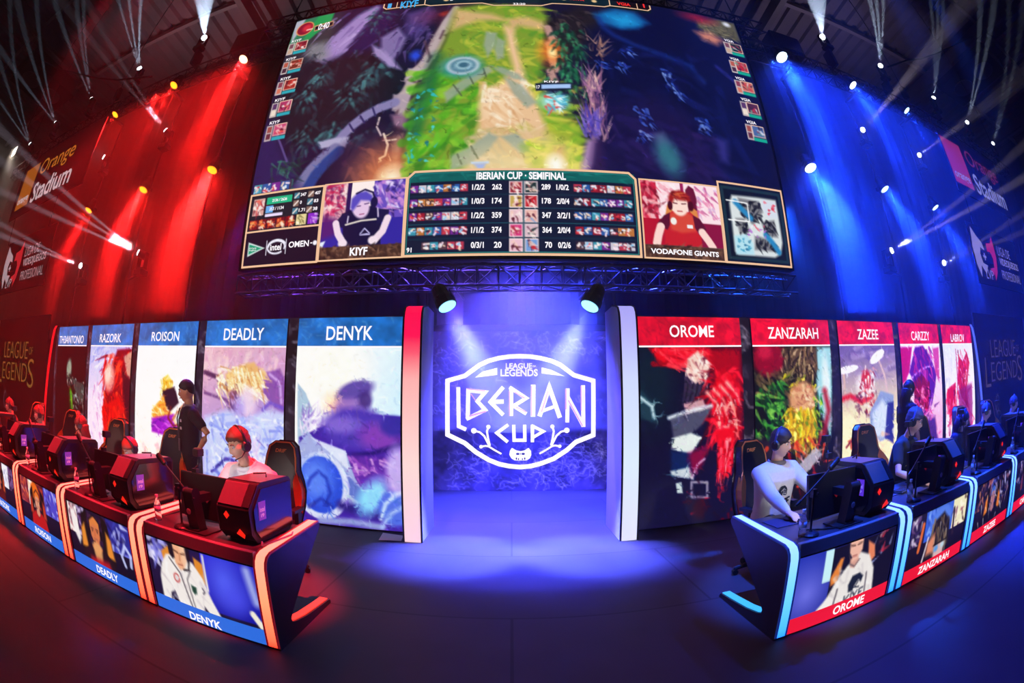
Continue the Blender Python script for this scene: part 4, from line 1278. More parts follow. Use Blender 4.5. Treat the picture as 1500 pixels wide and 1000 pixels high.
# right wall, lone trees, reeds, dark river side
P([(5.987, 0.988), (6.784, 0.326), (7.2, 0.814), (6.977, 1.527), (6.521, 1.788), (6.176, 2.411), (5.976, 2.609), (5.961, 1.616)], '#2b2430', 1, .1)
D(*(6.081, 0.546, 6.977, 1.527), ['#443a44', '#1c1824', '#5a4e50'], 40, .3, .08, .9, .5, .7)
for q in ([(6.008, 1.172), (6.104, 1.608)], [(6.014, 1.698), (6.11, 2.063)], [(6.052, 2.106), (6.119, 2.452)], [(6.008, 2.495), (6.078, 2.751)]):
    cv.line(q, .16, '#b08c86', 1, .03)
cv.ell([(6.06, 1.945)], .22, .3, '#ff8a3c', .9, .8)
cv.ell([(6.073, 1.964)], .08, .12, '#ffe0a0', 1, .7)
for c, r, h in (([(6.376, 1.371)], .3, .36), ([(6.323, 2.247)], .28, .5), ([(6.603, 2.225)], .26, .5), ([(6.399, 2.804)], .3, .4)):
    cx, cy = c[0]
    for k in range(46):
        y = RNG.uniform(-h, h)
        x = RNG.normal(0, 1) * r * (.25 + .55 * (y + h) / (2 * h))
        cv.line([(cx + x, cy + y), (cx + x * 1.3, cy + y + .12)], .06, ['#2f7a58', '#1c4c40', '#4c9c70', '#153430'][k % 4], .85, .03, True)
P([(6.891, 1.183), (8.62, -0.032), (10.753, -0.005), (10.696, 1.532), (10.716, 3.803), (10.731, 4.75), (8.415, 4.944), (6.579, 4.973), (6.789, 4.066), (6.96, 3.248), (6.873, 2.354)], '#0d1546', 1, .2)
P([(7.069, 0.59), (7.574, 0.305), (8.051, 0.363), (8.323, 0.7), (7.959, 0.966), (7.486, 1.005), (7.189, 0.911)], '#1a6ea8', .9, .1)
P([(7.38, 0.591), (7.868, 0.502), (8.08, 0.8), (7.644, 0.978)], '#2a96d0', .9, .15)
cv.line([(7.148, 0.726), (7.236, 1.044), (7.451, 1.285), (7.878, 1.52), (8.473, 1.705), (9.079, 1.907), (9.32, 2.333)], .10, '#1e3f8c', .8, .08)
D(*(7.126, 1.508, 9.835, 4.622), ['#101c54', '#0a1038', '#18266a', '#0f1a4a'], 160, .8, .16, .7, .5, .5)
P([(6.96, 3.248), (8.123, 2.929), (8.806, 3.342), (9.263, 4.245), (9.311, 4.871), (6.7, 5.021)], '#241c50', .8, .25)
D(*(7.066, 3.571, 9.178, 4.741), ['#2e2462', '#382864', '#1c1648'], 80, .6, .14, .5, .5, .6)
for c in ([(7.46, 2.205)], [(7.113, 2.211)], [(8.469, 2.273)], [(8.558, 2.563)], [(8.737, 2.862)], [(7.772, 3.394)], [(7.86, 3.582)], [(7.784, 3.974)], [(9.094, 3.463)], [(9.126, 3.625)], [(7.698, 1.722)]):
    cv.dabs(c[0][0] - .16, c[0][1] - .12, c[0][0] + .12, c[0][1] + .1, ['#3a58b0', '#5a7cd0', '#24388c', '#90a8e0'], 12, .14, .06, .9, .6, .7)
P([(7.961, 3.891), (8.167, 3.833), (8.243, 4.106), (8.034, 4.192)], '#5a5484', .9, .08)
P([(9.289, 3.763), (9.602, 3.808), (9.526, 4.361), (9.342, 4.326)], '#3c3a80', .9, .1)
for c in ([(8.136, 4.272)], [(8.276, 4.495)]):
    cv.ell(c, .2, .3, '#3f7c88', .8, .7)
D(*(6.633, 2.566, 7.038, 4.199), ['#c09098', '#8a6080', '#e0b8b0', '#5a4070', '#a87898'], 110, .5, .05, -1.5, .3, .85)
D(*(6.599, 3.608, 6.887, 4.135), ['#7464c0', '#584aa8'], 30, .4, .06, -1.4, .3, .8)
D(*(6.833, 1.501, 7.136, 2.129), ['#a88478', '#6a4c50'], 26, .3, .05, -1.4, .4, .8)
P([(6.841, 4.062), (6.627, 4.167), (6.496, 4.671), (6.455, 4.978), (6.603, 4.972), (6.748, 4.657)], '#a88ab0', 1, .06)
P([(6.756, 4.159), (6.945, 4.054), (6.956, 4.925), (6.603, 4.972)], '#3c2858', .9, .1)
cv.line([(9.787, 1.779), (9.958, 1.942), (10.132, 2.102)], .09, '#3c3c90', .8, .06)
P([(9.615, 0.262), (10.238, 0.014), (10.753, -0.005), (10.744, 0.698), (10.24, 0.713), (9.812, 0.649), (9.591, 0.519)], '#5f5c48', 1, .08)
D(*(9.615, 0.262, 10.63, 0.687), ['#7a7458', '#4a4638', '#8a8468'], 50, .2, .06, .4, .6, .7)
P([(9.478, 0.697), (9.891, 0.626), (10.212, 0.817), (9.973, 1.027), (9.635, 0.937)], '#d08a72', .9, .12)
cv.ell([(9.642, 0.151)], .4, .16, '#b8283c', .7, .8)
cv.ell([(10.473, 0.143)], .1, .08, '#d8dcf0', .9, .6)
P([(5.798, 4.999), (5.904, 4.664), (6.013, 4.345), (6.189, 4.309), (6.21, 4.988)], '#a87860', .9, .08)
cv.ell([(6.001, 4.69)], .34, .36, '#ffd890', .9, .9)
cv.ell([(6.025, 4.717)], .14, .18, '#fffbe8', 1, .7)
cv.ell([(6.055, 3.276)], .26, .20, '#7fd4e4', .85, .5)
D(*(5.878, 3.113, 6.255, 3.466), ['#e8fbff', '#58a8c8', '#d85a50', '#b8ecf4'], 34, .16, .06, .5, .8, .9)
P([(6.404, 3.155), (6.625, 3.242), (6.553, 3.315), (6.343, 3.295)], '#2c2a40', .8, .04)
cv.detail(2400, .14, .03, .12).contrast(.22)
# name bar over the fighter, the small marker above the score board
P([(5.701, 2.837), (6.427, 2.784), (6.429, 2.962), (5.709, 3.032)], '#13203c', 1, .015)
P([(5.82, 2.869), (6.398, 2.822), (6.391, 2.929), (5.817, 2.976)], '#a8c8f8', 1, .015)
P([(4.516, 4.647), (4.833, 4.64), (4.834, 4.683), (4.517, 4.689)], '#c8dcf4', 1, .02)
P([(4.566, 4.69), (4.785, 4.682), (4.739, 4.792), (4.642, 4.79)], '#a8b8e8', 1, .03)
# upper corner badge with its timer
P([(-0.041, 0.031), (0.583, 0.004), (0.56, 0.504), (0.249, 1.165), (-0.01, 1.042), (-0.051, 1.166)], '#2c7a58', 1, .03)
P([(-0.041, 0.031), (0.24, -0.004), (0.193, 0.389), (0.045, 0.826)], '#b4b4c4', 1, .03)
P([(0.583, 0.004), (1.026, 0.011), (1.004, 0.39), (0.678, 0.686), (0.371, 1.064), (0.399, 0.746)], '#149c54', 1, .03)
cv.ell([(0.323, 0.381)], .24, .25, '#f0a060', 1, .06)
cv.ell([(0.323, 0.381)], .21, .22, '#8c1430', 1, .08)
cv.ell([(0.378, 0.373)], .12, .13, '#d83040', 1, .4)
cv.line([(0.399, 0.454), (0.526, 0.445)], .05, '#ffd0c0', .9)
P([(0.579, 0.362), (1.075, 0.31), (1.098, 0.491), (0.613, 0.569)], '#f0a878', 1, .012)
P([(0.606, 0.395), (1.065, 0.345), (1.076, 0.473), (0.623, 0.536)], '#12101c', 1, .012)
# five fighters' status blocks on either edge
for i in range(5):
    y = .985 + .612 * i
    for u, s in ((.18, 1), (10.52, -1)):
        u += .012 * i * s
        x0 = u - .14 if s > 0 else u - .30
        cv.rect(x0 - .03, y - .15, x0 + .14, y + .24, '#d8c8c4', .9)
        cv.rect(x0, y - .12, x0 + .11, y + .03, ['#7a4858', '#b85a48', '#8a3c50', '#5a3868', '#a05048'][i], 1)
        cv.rect(x0, y + .06, x0 + .11, y + .2, ['#c8a890', '#482a3c', '#d87860', '#f0e0d0', '#6a3040'][i], 1)
        xi = x0 + .16 if s > 0 else x0 + .13
        cv.rect(xi, y - .16, xi + .33, y + .14, '#f2c8b4', 1)
        cv.rect(xi + .02, y - .14, xi + .31, y + .12, ['#8a2434', '#7c3024', '#a83028', '#b03868', '#c84878'][i] if s > 0 else ['#1c2c30', '#b82430', '#c86858', '#5c2c4c', '#4a68a0'][i], 1)
        D(xi + .03, y - .12, xi + .28, y + .08, ['#ffd8c8', '#e85048', '#fff4ec', '#5c1424'] if s > 0 else ['#f0e8f0', '#c83848', '#74a890', '#30203c'], 9, .12, .05, .8, .8, .9)
        cv.rect(xi, y + .16, xi + .34, y + .25, '#20a8b8' if s > 0 else '#18a890', 1)
cv.build('game_picture', GS, gs, 0, 0, .004)
L = MB()
for i in range(5):
    y = .985 + .612 * i
    write(MB(), GS, 'KIYF', .06 + .012 * i, y - .26, .32 + .012 * i, y - .18, .008, .02).build('name_tag', WHITE_LED, gs)
    write(MB(), GS, 'VGIA', 10.24 - .012 * i, y - .26, 10.5 - .012 * i, y - .18, .008, .02).build('name_tag', WHITE_LED, gs)
for s, r in (('0:40', (0.699, 0.323, 0.989, 0.558)), ('KIYF', (5.877, 2.76, 6.156, 2.81)), ('17', (5.726, 2.89, 5.79, 2.977))):
    write(MB(), GS, s, *r, .008, .02).build('picture_text', WHITE_LED, gs)

FRM = glow('overlay_gold_line', '#f2c39c', 1.0)
TEAL = glow('overlay_teal_line', '#2c8c8a', .8)


def icons(cv, x, y, n, sz, seed, gap=0.0, dim='#141a30'):
    """A run of little square pictures: mixed bright dabs on coloured tiles."""
    g = random.Random(seed)
    tiles = ['#a01c30', '#2c5ca8', '#7c2c98', '#c87a3c', '#3c98b0', '#d8d0dc', '#5a3c48', '#c03850']
    for i in range(n):
        a = x + i * (sz + gap)
        cv.rect(a, y, a + sz * .94, y + sz * .94, g.choice(tiles), .95)
        for k in range(7):
            u, v = a + sz * g.uniform(.1, .7), y + sz * g.uniform(.1, .75)
            cv.line([(u, v), (u + sz * g.uniform(-.2, .35), v + sz * g.uniform(-.1, .3))], sz * g.uniform(.12, .26), g.choice(['#fff4f0', '#f8d8c0', '#e8f4ff', '#ffe4f0', '#e04048', '#2a1c34', '#88c8f0']), .9)


def sparkle(cv, n, seed_len=.10):
    return cv.detail(n, seed_len, .022, .3)


def outline(mb, x0, y0, x1, y1, wd=.035, cut=.0):
    p = [(x0 + cut, y0), (x1 - cut, y0), (x1, y0 + cut), (x1, y1), (x0, y1), (x0, y0 + cut)] if cut else [(x0, y0), (x1, y0), (x1, y1), (x0, y1)]
    bar(mb, GS, p, wd, .013, True)


# score board
cv = Canvas(4.06, 1.56, 62, '#121a33')
cv.rect(0, 0, 4.06, .20, '#0f5f5e')
cv.dabs(.1, .02, 3.9, .16, ['#188078', '#0b4a4c', '#1f9488'], 50, .25, .05, .1, .5, .6)
for r in range(5):
    y = .215 + .268 * r
    cv.rect(.03, y + .012, 4.03, y + .25, '#151c36', .9)
    cv.rect(.03, y + .255, 4.03, y + .267, '#1d5c6c', .8)
    icons(cv, .05 if r < 4 else .30, y + .05, 7 if r < 4 else 5, .148, 20 + r)
    icons(cv, 2.93, y + .05, 7, .150, 40 + r)
    for x, cs in ((1.80, ['#a83040', '#c8a858', '#e8c0c8', '#d83c80', '#f0c0d0']), (2.06, ['#28383c', '#c82430', '#e8b0a8', '#d8b8c4', '#78a0d8'])):
        cv.rect(x, y + .01, x + .23, y + .25, '#f4dce0')
        cv.rect(x + .018, y + .028, x + .212, y + .232, cs[r])
        cv.dabs(x + .04, y + .04, x + .17, y + .2, ['#fff0e8', '#5c1c30', '#f8d0c0', cs[(r + 2) % 5]], 10, .10, .045, .8, .8, .9)
cv.rect(2.035, .21, 2.05, 1.55, '#2c6c78')
cv.build('score_board', GS, gs, 3.40, 4.825, .010)
L = MB()
write(L, GS, 'IBERIAN CUP · SEMIFINAL', *(4.619, 4.866, 6.197, 5.015), .016, .035)
kd = (('1/2/2', '262', '289', '1/0/2'), ('1/0/3', '174', '178', '2/0/4'), ('1/2/2', '359', '347', '3/2/1'), ('1/1/2', '374', '364', '2/0/4'), ('0/3/1', '20', '70', '0/2/6'))
for r in range(5):
    y = 5.04 + .268 * r
    for s, x0, x1 in zip(kd[r], (4.55, 4.90, 5.76, 6.02), (4.77, 5.07, 5.92, 6.24)):
        if len(s) == 2:
            x0 += .04
        write(MB(), GS, s, x0, y + .065, x1, y + .175, .016, .03).build('score_text', WHITE_LED, gs)
write(L, GS, '91', 3.44, 6.25, 3.53, 6.34, .016, .03)
L.build('score_lettering', WHITE_LED, gs)
o = MB()
outline(o, 3.385, 4.81, 7.475, 6.40, .045, .12)
o.build('score_frame', FRM, gs)
o = MB()
outline(o, 3.43, 4.855, 7.43, 6.36, .015, .1)
o.build('score_inner_frame', TEAL, gs)

# statistics and sponsor box
cv = Canvas(1.72, 1.50, 62, '#141026')
cv.rect(0, 0, 1.72, .78, '#14202c')
cv.rect(.10, .10, .38, .46, '#d8a8a0')
cv.dabs(.12, .12, .34, .4, ['#c83040', '#fff0e8', '#e86858', '#7c2030'], 22, .14, .06, .8, .7, .9)
cv.rect(.43, .10, 1.02, .25, '#12b886')
cv.rect(.43, .28, .60, .43, '#6cb0f0')
cv.rect(.43, .45, .84, .51, '#efe0ff')
for i in range(3):
    for j in range(2):
        cv.rect(1.07 + .31 * j, .08 + .16 * i, 1.19 + .31 * j, .20 + .16 * i, '#8a6c60' if (i + j) % 2 else '#3c7c94')
        cv.line([(1.09 + .31 * j, .18 + .16 * i), (1.17 + .31 * j, .10 + .16 * i)], .03, '#f4e8e0')
for i in range(5):
    x = .07 + .215 * i
    cv.rect(x, .55, x + .2, .75, '#7c1420')
    cv.dabs(x + .02, .57, x + .16, .72, ['#ff7a3c', '#ffe8d0', '#e02c20', '#ffb060'], 12, .1, .045, .8, .8, .9)
cv.rect(1.18, .54, 1.40, .75, '#e8d89c')
cv.dabs(1.2, .56, 1.36, .72, ['#fffbe0', '#8a8050'], 8, .1, .04, .8, .6, .9)
cv.rect(1.44, .54, 1.64, .75, '#8c2cc8')
cv.dabs(1.46, .56, 1.6, .72, ['#f4d8ff', '#d090f0'], 8, .1, .04, .8, .6, .9)
cv.poly([(.11, 1.0), (.52, 1.145), (.11, 1.29)], '#e8f4f0')
cv.poly([(.135, 1.04), (.45, 1.145), (.135, 1.25)], '#0c9c74')
cv.rect(.555, 1.0, .568, 1.30, '#d8d4e4')
cv.rect(1.005, 1.0, 1.018, 1.30, '#d8d4e4')
q = [(.79 + .20 * math.cos(t), 1.15 + .125 * math.sin(t)) for t in np.linspace(.9, 6.6, 30)]
cv.line(q, .035, '#f4f2ff')
cv.line([(p[0] + .01, p[1] - .01) for p in q[12:26]], .05, '#f4f2ff')
cv.ell([(1.645, 1.13)], .045, .045, '#f8f6ff', 1, .2)
cv.build('stats_box', GS, gs, .02, 4.925, .010)
cv = Canvas(.92, .20, 62, '#3c3450')
icons(cv, .0, .01, 4, .22, 77)
cv.build('badge_row', GS, gs, .06, 4.70, .010)
L = MB()
for s, r in (('2136 / 2636', (.56, .145, .91, .21)), ('353 / 1134', (.52, .32, .86, .39)), ('347', (1.215, .10, 1.34, .17)), ('407', (1.525, .10, 1.65, .17)), ('0', (1.22, .26, 1.26, .33)), ('83', (1.525, .26, 1.62, .33)),
             ('1.71', (1.215, .42, 1.35, .49)), ('38', (1.525, .42, 1.62, .49)), ('intel', (.655, 1.085, .915, 1.215)), ('OMEN', (1.08, 1.07, 1.52, 1.19)), ('-', (1.55, 1.12, 1.59, 1.14))):
    write(MB(), GS, s, .02 + r[0], 4.925 + r[1], .02 + r[2], 4.925 + r[3], .016, .025).build('stats_text', WHITE_LED, gs)
write(L, GS, 'El Corte', .17, 6.035, .34, 6.07, .016, .01)
write(L, GS, 'Ingles', .17, 6.08, .34, 6.115, .016, .01)
L.build('stats_lettering', WHITE_LED, gs)
o = MB()
outline(o, .03, 4.93, 1.73, 6.42, .04)
bar(o, GS, [(.03, 5.72), (1.73, 5.72)], .035, .014)
o.build('stats_frame', FRM, gs)


def feed(u0, paint, caption, cap_rect, name):
    cv = Canvas(1.60, 1.49, 62, '#241a60')
    paint(cv)
    cv.rect(0, 1.245, 1.60, 1.49, '#4c3028')
    cv.dabs(0, 1.25, 1.6, 1.49, ['#6c4838', '#2c1c1c', '#8c6450', '#3c2420'], 130, .1, .05, .3, .9, .8)
    cv.build(name, GS, gs, u0, 4.92, .010)
    L = MB()
    write(L, GS, caption, *cap_rect, .016, .035)
    L.build('caption_lettering', WHITE_LED, gs)
    o = MB()
    outline(o, u0, 4.915, u0 + 1.60, 6.41, .03)
    o.build('feed_frame', FRM, gs)


def kiyf_cam(cv):                           # player in a dark jersey, leaning on his fists before lit banners
    cv.rect(0, 0, 1.6, 1.25, '#3c1c6c')
    cv.rect(0, 0, .55, .75, '#d89aa8')
    cv.dabs(0, 0, .5, .7, ['#c81c50', '#ffd8d8', '#7c1c5c', '#fff0e8', '#e04878'], 80, .2, .06, .9, .8, .85)
    cv.rect(.55, 0, 1.0, .55, '#fff0ec')
    cv.rect(.47, 0, .56, .6, '#2c1454')
    cv.rect(1.0, 0, 1.6, .75, '#6c50c0')
    cv.dabs(1.0, 0, 1.55, .7, ['#f0e0ff', '#3c2890', '#b878d8', '#281868', '#d898d8'], 70, .2, .06, .9, .8, .85)
    cv.rect(0, .75, 1.6, 1.25, '#3428a0')
    cv.poly([(0, .62), (.3, .7), (.4, 1.0), (0, 1.1)], '#5c1c70', .9, .06)
    cv.poly([(0, 1.15), (.12, 1.12), (.06, 1.25), (0, 1.25)], '#e8f0ff')
    cv.poly([(.40, .62), (.62, .55), (1.0, .50), (1.18, .62), (1.2, 1.25), (.48, 1.25), (.45, .9)], '#17123c')
    cv.poly([(.42, .62), (.56, .62), (.48, .9), (.24, .84)], '#1c1648')
    cv.poly([(1.06, .56), (1.32, .60), (1.30, .80), (1.1, .86)], '#1c1648')
    cv.line([(.30, .80), (.36, 1.0), (.48, 1.18)], .13, '#f4dcec')
    cv.line([(1.30, .76), (1.22, 1.0), (1.08, 1.16)], .13, '#f4dcec')
    cv.ell([(.47, 1.19)], .09, .07, '#f8e4f0', 1, .2)
    cv.ell([(1.05, 1.16)], .09, .08, '#f8e4f0', 1, .2)
    cv.line([(.5, .84), (.8, .78), (1.08, .77)], .03, '#f0e4d8')
    cv.line([(.54, .68), (.53, .80)], .025, '#d8c8e8')
    cv.line([(1.1, .56), (1.12, .72)], .025, '#d8c8e8')
    cv.line([(.80, 1.03), (.88, .93), (.98, 1.03), (.80, 1.05), (.98, 1.05)], .02, '#c8c0f0')
    cv.ell([(.76, .50)], .17, .24, '#e8c8e8', 1, .12, -.3)
    cv.poly([(.56, .52), (.57, .34), (.68, .22), (.85, .20), (.98, .30), (1.0, .46), (.90, .40), (.76, .38), (.68, .50), (.62, .58)], '#5a4cc0', 1, .03)
    cv.line([(.66, .24), (.82, .17), (.98, .24), (1.04, .40)], .035, '#1c1648')
    cv.ell([(1.02, .44)], .07, .11, '#1c1648', 1, .15)
    cv.line([(.70, .50), (.76, .49)], .02, '#4c2c70')
    cv.line([(.84, .46), (.92, .45)], .02, '#4c2c70')
    cv.line([(.76, .66), (.84, .65)], .02, '#a04878')


def giants_cam(cv):                         # player in a red jersey in front of pink banners
    cv.rect(0, 0, 1.6, 1.25, '#ffe4ea')
    cv.rect(0, 0, .32, .75, '#c02040')
    cv.dabs(0, 0, .3, .7, ['#ff98a0', '#801028', '#ffd8d8', '#e03050'], 50, .2, .07, .9, .7, .85)
    cv.rect(.80, 0, .87, .6, '#a0205c')
    cv.poly([(.90, .14), (.98, .04), (1.08, .10), (1.12, .3), (1.1, .75), (.95, .75), (.90, .4)], '#6c1438')
    cv.dabs(1.1, .05, 1.55, .7, ['#e878a8', '#c04888', '#fff8ff', '#d0a0d0'], 40, .2, .05, 1.1, .5, .8)
    cv.dabs(.34, .05, .8, .5, ['#e88098', '#fff8f8', '#ffc8d0'], 26, .18, .05, .9, .7, .7)
    cv.rect(0, .75, .5, 1.25, '#b81430')
    cv.rect(1.05, .78, 1.6, 1.25, '#8c1440')
    cv.poly([(.5, .46), (.6, .5), (.6, .75), (.44, .7)], '#e08a48')
    cv.poly([(.93, .42), (1.1, .55), (1.12, .78), (.98, .8)], '#e08a48')
    cv.poly([(.42, .70), (.60, .58), (.95, .58), (1.12, .72), (1.14, 1.25), (.40, 1.25)], '#c8202c')
    cv.poly([(.5, .66), (.62, .6), (.92, .6), (1.04, .7), (1.04, .95), (.76, 1.0), (.54, .95)], '#d84838', 1, .03)
    cv.poly([(.42, .68), (.54, .62), (.52, .86), (.46, .96), (.28, .84)], '#5c1030')
    cv.poly([(1.0, .64), (1.14, .7), (1.26, .9), (1.1, 1.02), (1.02, .88)], '#5c1030')
    cv.line([(.34, .90), (.28, 1.06), (.24, 1.22)], .15, '#ffd8d0')
    cv.line([(1.16, .96), (1.28, 1.12), (1.36, 1.24)], .15, '#ffd8d0')
    cv.ell([(.60, .78)], .06, .07, '#f4f0e8', 1, .15)
    cv.rect(.86, .83, .98, .90, '#f4f0f0')
    cv.ell([(.75, .44)], .18, .23, '#ffe0d4', 1, .1)
    cv.poly([(.54, .46), (.54, .30), (.62, .2), (.78, .15), (.94, .22), (1.0, .36), (.96, .5), (.92, .36), (.78, .36), (.66, .34), (.58, .48)], '#a01c1c', 1, .03)
    cv.dabs(.58, .18, .9, .3, ['#d87040', '#c84030', '#701018'], 22, .14, .04, .3, .4, .8)
    cv.ell([(.56, .48)], .05, .09, '#4c0c20', 1, .15)
    cv.ell([(.98, .46)], .06, .1, '#4c0c20', 1, .15)
    cv.line([(.63, .42), (.70, .43)], .02, '#5c1828')
    cv.line([(.80, .43), (.88, .42)], .02, '#5c1828')
    cv.line([(.70, .58), (.79, .58)], .022, '#b84048')


feed(1.76, kiyf_cam, 'KIYF', (2.388, 6.199, 2.725, 6.348), 'coach_feed')
feed(7.545, giants_cam, 'VODAFONE GIANTS', (7.658, 6.236, 9.01, 6.333), 'player_feed')

# mini map
cv = Canvas(1.53, 1.56, 62, '#10182c')
cv.rect(.04, .04, 1.49, 1.52, '#1c3440')
cv.rect(.1, .1, 1.43, 1.46, '#0e1626')
M_ = [(.28, .22), (.9, .2), (1.36, .2), (1.38, 1.1), (1.3, 1.34), (1.14, 1.42), (.28, 1.42), (.2, 1.36), (.2, .4)]
cv.poly(M_, '#dce4e4', 1, .03)
cv.poly([(.42, .26), (.92, .28), (.98, .5), (.7, .8), (.42, .6)], '#7c7c80', 1, .03)
cv.poly([(.9, .72), (1.24, .64), (1.28, 1.0), (1.0, 1.0)], '#7c7c80', 1, .03)
cv.poly([(.7, 1.0), (1.0, 1.06), (1.22, 1.3), (.66, 1.3)], '#7c7c80', 1, .03)
cv.poly([(.3, .7), (.5, .68), (.6, .92), (.36, 1.02)], '#7c7c80', 1, .03)
cv.dabs(.42, .3, .95, .7, ['#14161e', '#1c1c24'], 26, .15, .06, .6, .9, .95)
cv.dabs(.95, .68, 1.22, 1.0, ['#14161e', '#1c1c24'], 18, .14, .06, .9, .9, .95)
cv.dabs(.7, 1.05, 1.15, 1.26, ['#14161e'], 16, .14, .06, .3, .9, .95)
cv.dabs(.3, .72, .55, 1.0, ['#14161e'], 12, .12, .06, .9, .9, .95)
cv.line([(.34, .36), (.5, .52), (.66, .66)], .12, '#2c88c0', 1, .03)
cv.line([(.98, .98), (1.12, 1.12), (1.26, 1.3)], .12, '#2c88c0', 1, .03)
cv.poly([(.22, 1.06), (.5, 1.0), (.64, 1.18), (.64, 1.40), (.22, 1.42)], '#b8e4f0', 1, .03)
cv.poly([(1.0, .24), (1.34, .24), (1.34, .6), (1.1, .62), (.98, .42)], '#d8e0ec', 1, .03)
cv.dabs(1.04, .28, 1.3, .55, ['#d83048', '#f06878'], 13, .05, .05, 0, .5, .95)
cv.dabs(.28, 1.1, .58, 1.34, ['#3c9cc0', '#2878a0'], 13, .06, .05, 0, .5, .95)
cv.dabs(.55, .8, 1.0, 1.05, ['#e85870', '#b868d0', '#f4f0f8'], 14, .06, .05, 0, .9, .95)
cv.line([(.30, .34), (.62, .36), (.62, .74), (.30, .74)], .025, '#ffffff')
cv.line([(.14, .34), (.30, .34)], .025, '#ffffff')
cv.line([(.14, .74), (.30, .74)], .025, '#ffffff')
cv.build('mini_map', GS, gs, 9.18, 4.83, .010)
o = MB()
outline(o, 9.175, 4.80, 10.72, 6.41, .04)
o.build('map_frame', FRM, gs)

# score bar along the top edge
cv = Canvas(6.14, .30, 50, '#0c1c26')
cv.rect(0, 0, .8, .20, '#0c1018')
cv.rect(5.34, 0, 6.14, .20, '#140a10')
cv.rect(.95, 0, 2.3, .22, '#0e2430')
cv.rect(3.75, 0, 5.2, .22, '#0e2430')
cv.poly([(2.4, 0), (3.7, 0), (3.5, .3), (2.6, .3)], '#132832')
for x, c in ((1.45, '#f0c890'), (2.0, '#f0d8a0'), (2.9, '#60b8e0'), (3.2, '#e05050'), (4.1, '#f0c890'), (4.8, '#f0c890')):
    cv.ell([(x, .10)], .06, .05, c, 1, .3)
cv.build('score_bar', GS, gs, 2.32, .02, .010)
L = MB()
for s, r in (('3', (3.86, .06, 3.93, .17)), ('28.6K', (4.5, .05, 4.82, .14)), ('33:20', (5.28, .335, 5.55, .41))):
    write(MB(), GS, s, *r, .016, .02).build('score_bar_text', WHITE_LED, gs)
for s, r in (('KIYF', (2.708, 0.022, 3.127, 0.286)), ('1', (2.396, 0.035, 2.489, 0.213))):
    write(MB(), GS, s, *r, .016, .03).build('blue_team_text', glow('team_cyan', '#38b0f0', 1.0), gs)
for s, r in (('VGIA', (7.655, 0.054, 7.981, 0.172)), ('1', (8.292, -0.004, 8.334, 0.144)), ('33.1K', (6.55, .06, 6.9, .15))):
    write(MB(), GS, s, *r, .016, .03).build('red_team_text', glow('team_red', '#ff3030', 1.0), gs)
o = MB()
bar(o, GS, [(2.3, .02), (2.3, .16), (2.38, .235), (3.28, .235), (3.42, .30), (4.6, .32), (4.86, .42), (5.9, .42), (6.15, .32), (7.34, .30), (7.48, .235), (8.38, .235), (8.46, .16), (8.46, .02)], .03, .014)
bar(o, GS, [(2.62, .02), (2.62, .23)], .02, .014)
bar(o, GS, [(8.14, .02), (8.14, .23)], .02, .014)
bar(o, GS, [(3.28, .02), (3.28, .235)], .025, .014)
bar(o, GS, [(7.48, .02), (7.48, .235)], .025, .014)
o.build('score_bar_frame', FRM, gs)

# ------------------------------------------------------------------ trusses
def truss(p0, p1, size, label, bays, name='lighting_truss', braces=()):
    """A square lattice beam: four chords, and the zig-zag lacing between them."""
    p0, p1 = Vector(p0), Vector(p1)
    t = root(name, (p0 + p1) / 2, label, 'truss')
    d = (p1 - p0).normalized()
    up = Vector((0, 0, 1)) if abs(d.z) < .9 else Vector((0, 1, 0))
    sd = d.cross(up).normalized()
    up = sd.cross(d)
    cs = [sd * a * size / 2 + up * b * size / 2 for a, b in ((-1, -1), (1, -1), (1, 1), (-1, 1))]
    for c in cs:
        MB().tube([p0 + c, p1 + c], .028, 7).build('chord', STEEL, t)
    lc = MB()
    L = (p1 - p0) / bays
    for k in range(4):
        a, b = cs[k], cs[(k + 1) % 4]
        for i in range(bays):
            q0, q1 = p0 + L * i + (a if i % 2 else b), p0 + L * (i + 1) + (b if i % 2 else a)
            lc.tube([q0, q1], .014, 5, False)
            lc.tube([p0 + L * i + a, p0 + L * i + b], .014, 5, False)
    lc.build('lattice', STEEL, t)
    for bx, by in braces:                   # arms back to the rear wall
        MB().tube([(bx, p0.y + size / 2, p0.z + size / 2 - .02), (bx, by, p0.z + size / 2 - .02 + .35)], .03, 7).build('wall_arm', STEEL, t)
    return t


truss((-23.5, 7.55, 11.15), (-5.6, 7.55, 11.15), .42, 'long ceiling truss carrying the row of beam lights above the red lamps', 40)
truss((5.9, 7.55, 11.15), (23.5, 7.55, 11.15), .42, 'long ceiling truss carrying the row of beam lights above the blue lamps', 40)
truss((-6.4, 7.0, 11.45), (6.7, 7.0, 11.45), .40, 'ceiling truss the big screen hangs from', 32)
truss((-6.6, 8.1, 12.5), (6.9, 8.1, 12.5), .5, 'rear ceiling truss above the big screen', 28)
truss((-5.4, 7.55, 4.30), (5.7, 7.55, 4.30), .36, 'low truss just under the big screen, holding the two portal spotlights', 30, braces=((-1.2, 11.1), (1.7, 11.1)))
for i, x in enumerate((-4.6, -1.6, 1.9, 4.9)):
    o = MB().box((x - .05, 6.62, 10.93), (x + .05, 7.0, 10.99)).box((x - .05, 6.96, 10.93), (x + .05, 7.03, 11.26)).build('hanging_strap', STEEL)
    tag(o, 'steel strap tying the big screen to the truss above it', 'strap', 'straps above the big screen')
